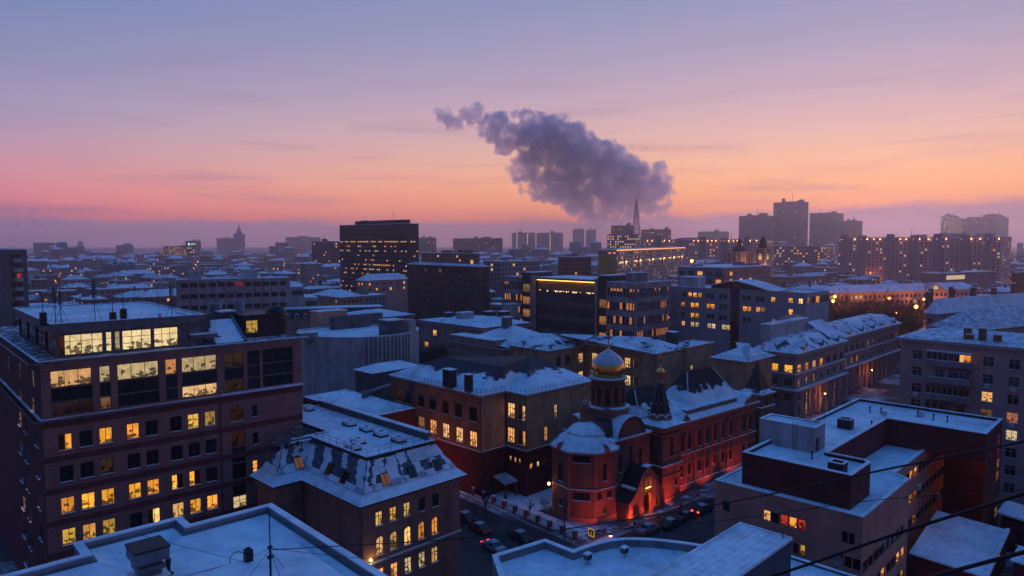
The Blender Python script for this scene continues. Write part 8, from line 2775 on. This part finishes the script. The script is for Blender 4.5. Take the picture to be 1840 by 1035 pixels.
def plume(name, label, puffs, dep, unit, vox, dens, seed, disp):
    rr_ = random.Random(seed)
    mb = MB()
    for (px, py, r) in puffs:
        c_ = PY(px, py, dep + rr_.uniform(-1, 1) * unit * 22)
        r_ = r * unit
        prof = [(r_ * math.sin(math.pi * i / 8), c_.z - r_ * math.cos(math.pi * i / 8)) for i in range(9)]
        prof = [(max(q_[0], .01), q_[1]) for q_ in prof]
        mb.lathe(prof, (c_.x, c_.y), 12)
        for _ in range(int(8 + r * .5)):
            v_ = Vector((rr_.gauss(0, 1), rr_.gauss(0, .7), rr_.gauss(0, 1))).normalized()
            c2 = c_ + v_ * r_ * rr_.uniform(.75, 1.0)
            r2 = r_ * rr_.uniform(.16, .44)
            ball(mb, c2, r2, 9, 7)
            for _ in range(4):
                v2 = (v_ + Vector((rr_.gauss(0, .7), rr_.gauss(0, .7), rr_.gauss(0, .7)))).normalized()
                ball(mb, c2 + v2 * r2 * .9, r2 * rr_.uniform(.25, .55), 7, 6)
    m_ = bpy.data.materials.new(name + '_air')
    m_.use_nodes = True
    t = m_.node_tree
    t.nodes.clear()
    pv = N(t, 'ShaderNodeVolumePrincipled')
    pv.inputs['Color'].default_value = (.97, .94, .98, 1)
    pv.inputs['Anisotropy'].default_value = .5
    tcv = N(t, 'ShaderNodeTexCoord')
    nv = N(t, 'ShaderNodeTexNoise')
    nv.inputs['Scale'].default_value = .008
    nv.inputs['Detail'].default_value = 6
    nv.inputs['Roughness'].default_value = .66
    nv.inputs['Distortion'].default_value = .5
    t.links.new(tcv.outputs['Object'], nv.inputs['Vector'])
    t.links.new(MATH(t, 'MULTIPLY', MATH(t, 'DIVIDE', MATH(t, 'SUBTRACT', nv.outputs[0], .41), .17, clamp=True), dens), pv.inputs['Density'])
    m_.cycles.volume_step_rate = .12
    o_ = N(t, 'ShaderNodeOutputMaterial')
    t.links.new(pv.outputs[0], o_.inputs['Volume'])
    ob = link(name, mb.mesh(name, [m_]))
    rm = ob.modifiers.new('fuse', 'REMESH')
    rm.mode = 'VOXEL'
    rm.voxel_size = vox
    for k, (sz, st_) in enumerate(disp):
        tx = bpy.data.textures.new(f'{name}_{k}', 'CLOUDS')
        tx.noise_scale = sz
        tx.noise_depth = 3
        dm = ob.modifiers.new('billow', 'DISPLACE')
        dm.texture = tx
        dm.texture_coords = 'GLOBAL'
        dm.strength = st_
        dm.mid_level = .5
    tagp(ob, label, 'smoke', kind='stuff')
    return ob


UNIT = 6700 / FPX
puffs = [(784, 200, 7), (790, 214, 6), (806, 230, 6), (866, 214, 11), (880, 218, 12), (845, 224, 7), (884, 246, 12), (862, 206, 8), (925, 205, 8), (1118, 268, 8), (1148, 292, 10), (1205, 326, 8), (1206, 345, 9), (1200, 366, 9), (915, 308, 10), (940, 342, 9), (958, 350, 8), (1020, 372, 10), (1052, 392, 11), (800, 208, 15), (820, 222, 13), (838, 205, 12), (857, 197, 14), (850, 215, 9), (872, 232, 16), (895, 225, 24), (915, 245, 28), (908, 262, 18), (948, 212, 16), (972, 222, 22), (960, 255, 34), (995, 235, 28),
         (1000, 268, 40), (950, 300, 26), (930, 320, 14), (968, 330, 26), (1030, 240, 22), (1045, 228, 10), (1040, 285, 42), (1010, 320, 36), (1080, 275, 24), (1095, 265, 14), (1085, 310, 44), (1050, 335, 40), (1110, 290, 20),
         (1130, 320, 36), (1000, 352, 18), (985, 345, 12), (1040, 362, 26), (1090, 350, 36), (1140, 350, 34), (1160, 308, 16), (1170, 335, 30), (1185, 305, 16), (1196, 322, 14), (1190, 350, 18), (1065, 382, 18), (1075, 400, 12), (1095, 380, 22),
         (1130, 378, 20), (1165, 372, 16), (1190, 376, 12), (1078, 412, 9), (1104, 405, 10), (1193, 392, 8)]
plume('smoke_plume', 'big mauve smoke plume drifting up to the left from below the skyline', puffs, 6700, UNIT, 10, .023, 4, ((70, 34), (30, 14)))
plume('smoke_wisp', 'small pale smoke bank on the far left skyline', [(8, 379, 9), (25, 377, 9), (48, 382, 11), (62, 380, 10), (85, 388, 10), (105, 393, 8), (130, 396, 7), (30, 395, 12), (70, 398, 12)], 6700, UNIT, 9, .008, 8, ((60, 20), (30, 10)))
plume('torn_smoke_wisp', 'small torn wisp above the right shoulder of the smoke plume', [(1135, 265, 5), (1160, 267, 5), (1150, 271, 4)], 6700, UNIT, 7, .004, 12, ((40, 14), (20, 6)))

# ================================================================== haze over the city
hz_ = bpy.data.materials.new('haze_air')
hz_.use_nodes = True
t = hz_.node_tree
t.nodes.clear()
pv = N(t, 'ShaderNodeVolumePrincipled')
pv.inputs['Color'].default_value = (.97, .92, .97, 1)
pv.inputs['Anisotropy'].default_value = .82
pv.inputs['Density'].default_value = .00022
o_ = N(t, 'ShaderNodeOutputMaterial')
t.links.new(pv.outputs[0], o_.inputs['Volume'])
hb_ = MB().box(-6200, 6200, -250, 6450, -1.0, 200.0)
tagp(link('haze', hb_.mesh('haze', [hz_])), 'thin mauve winter haze over the city', 'haze', kind='stuff')
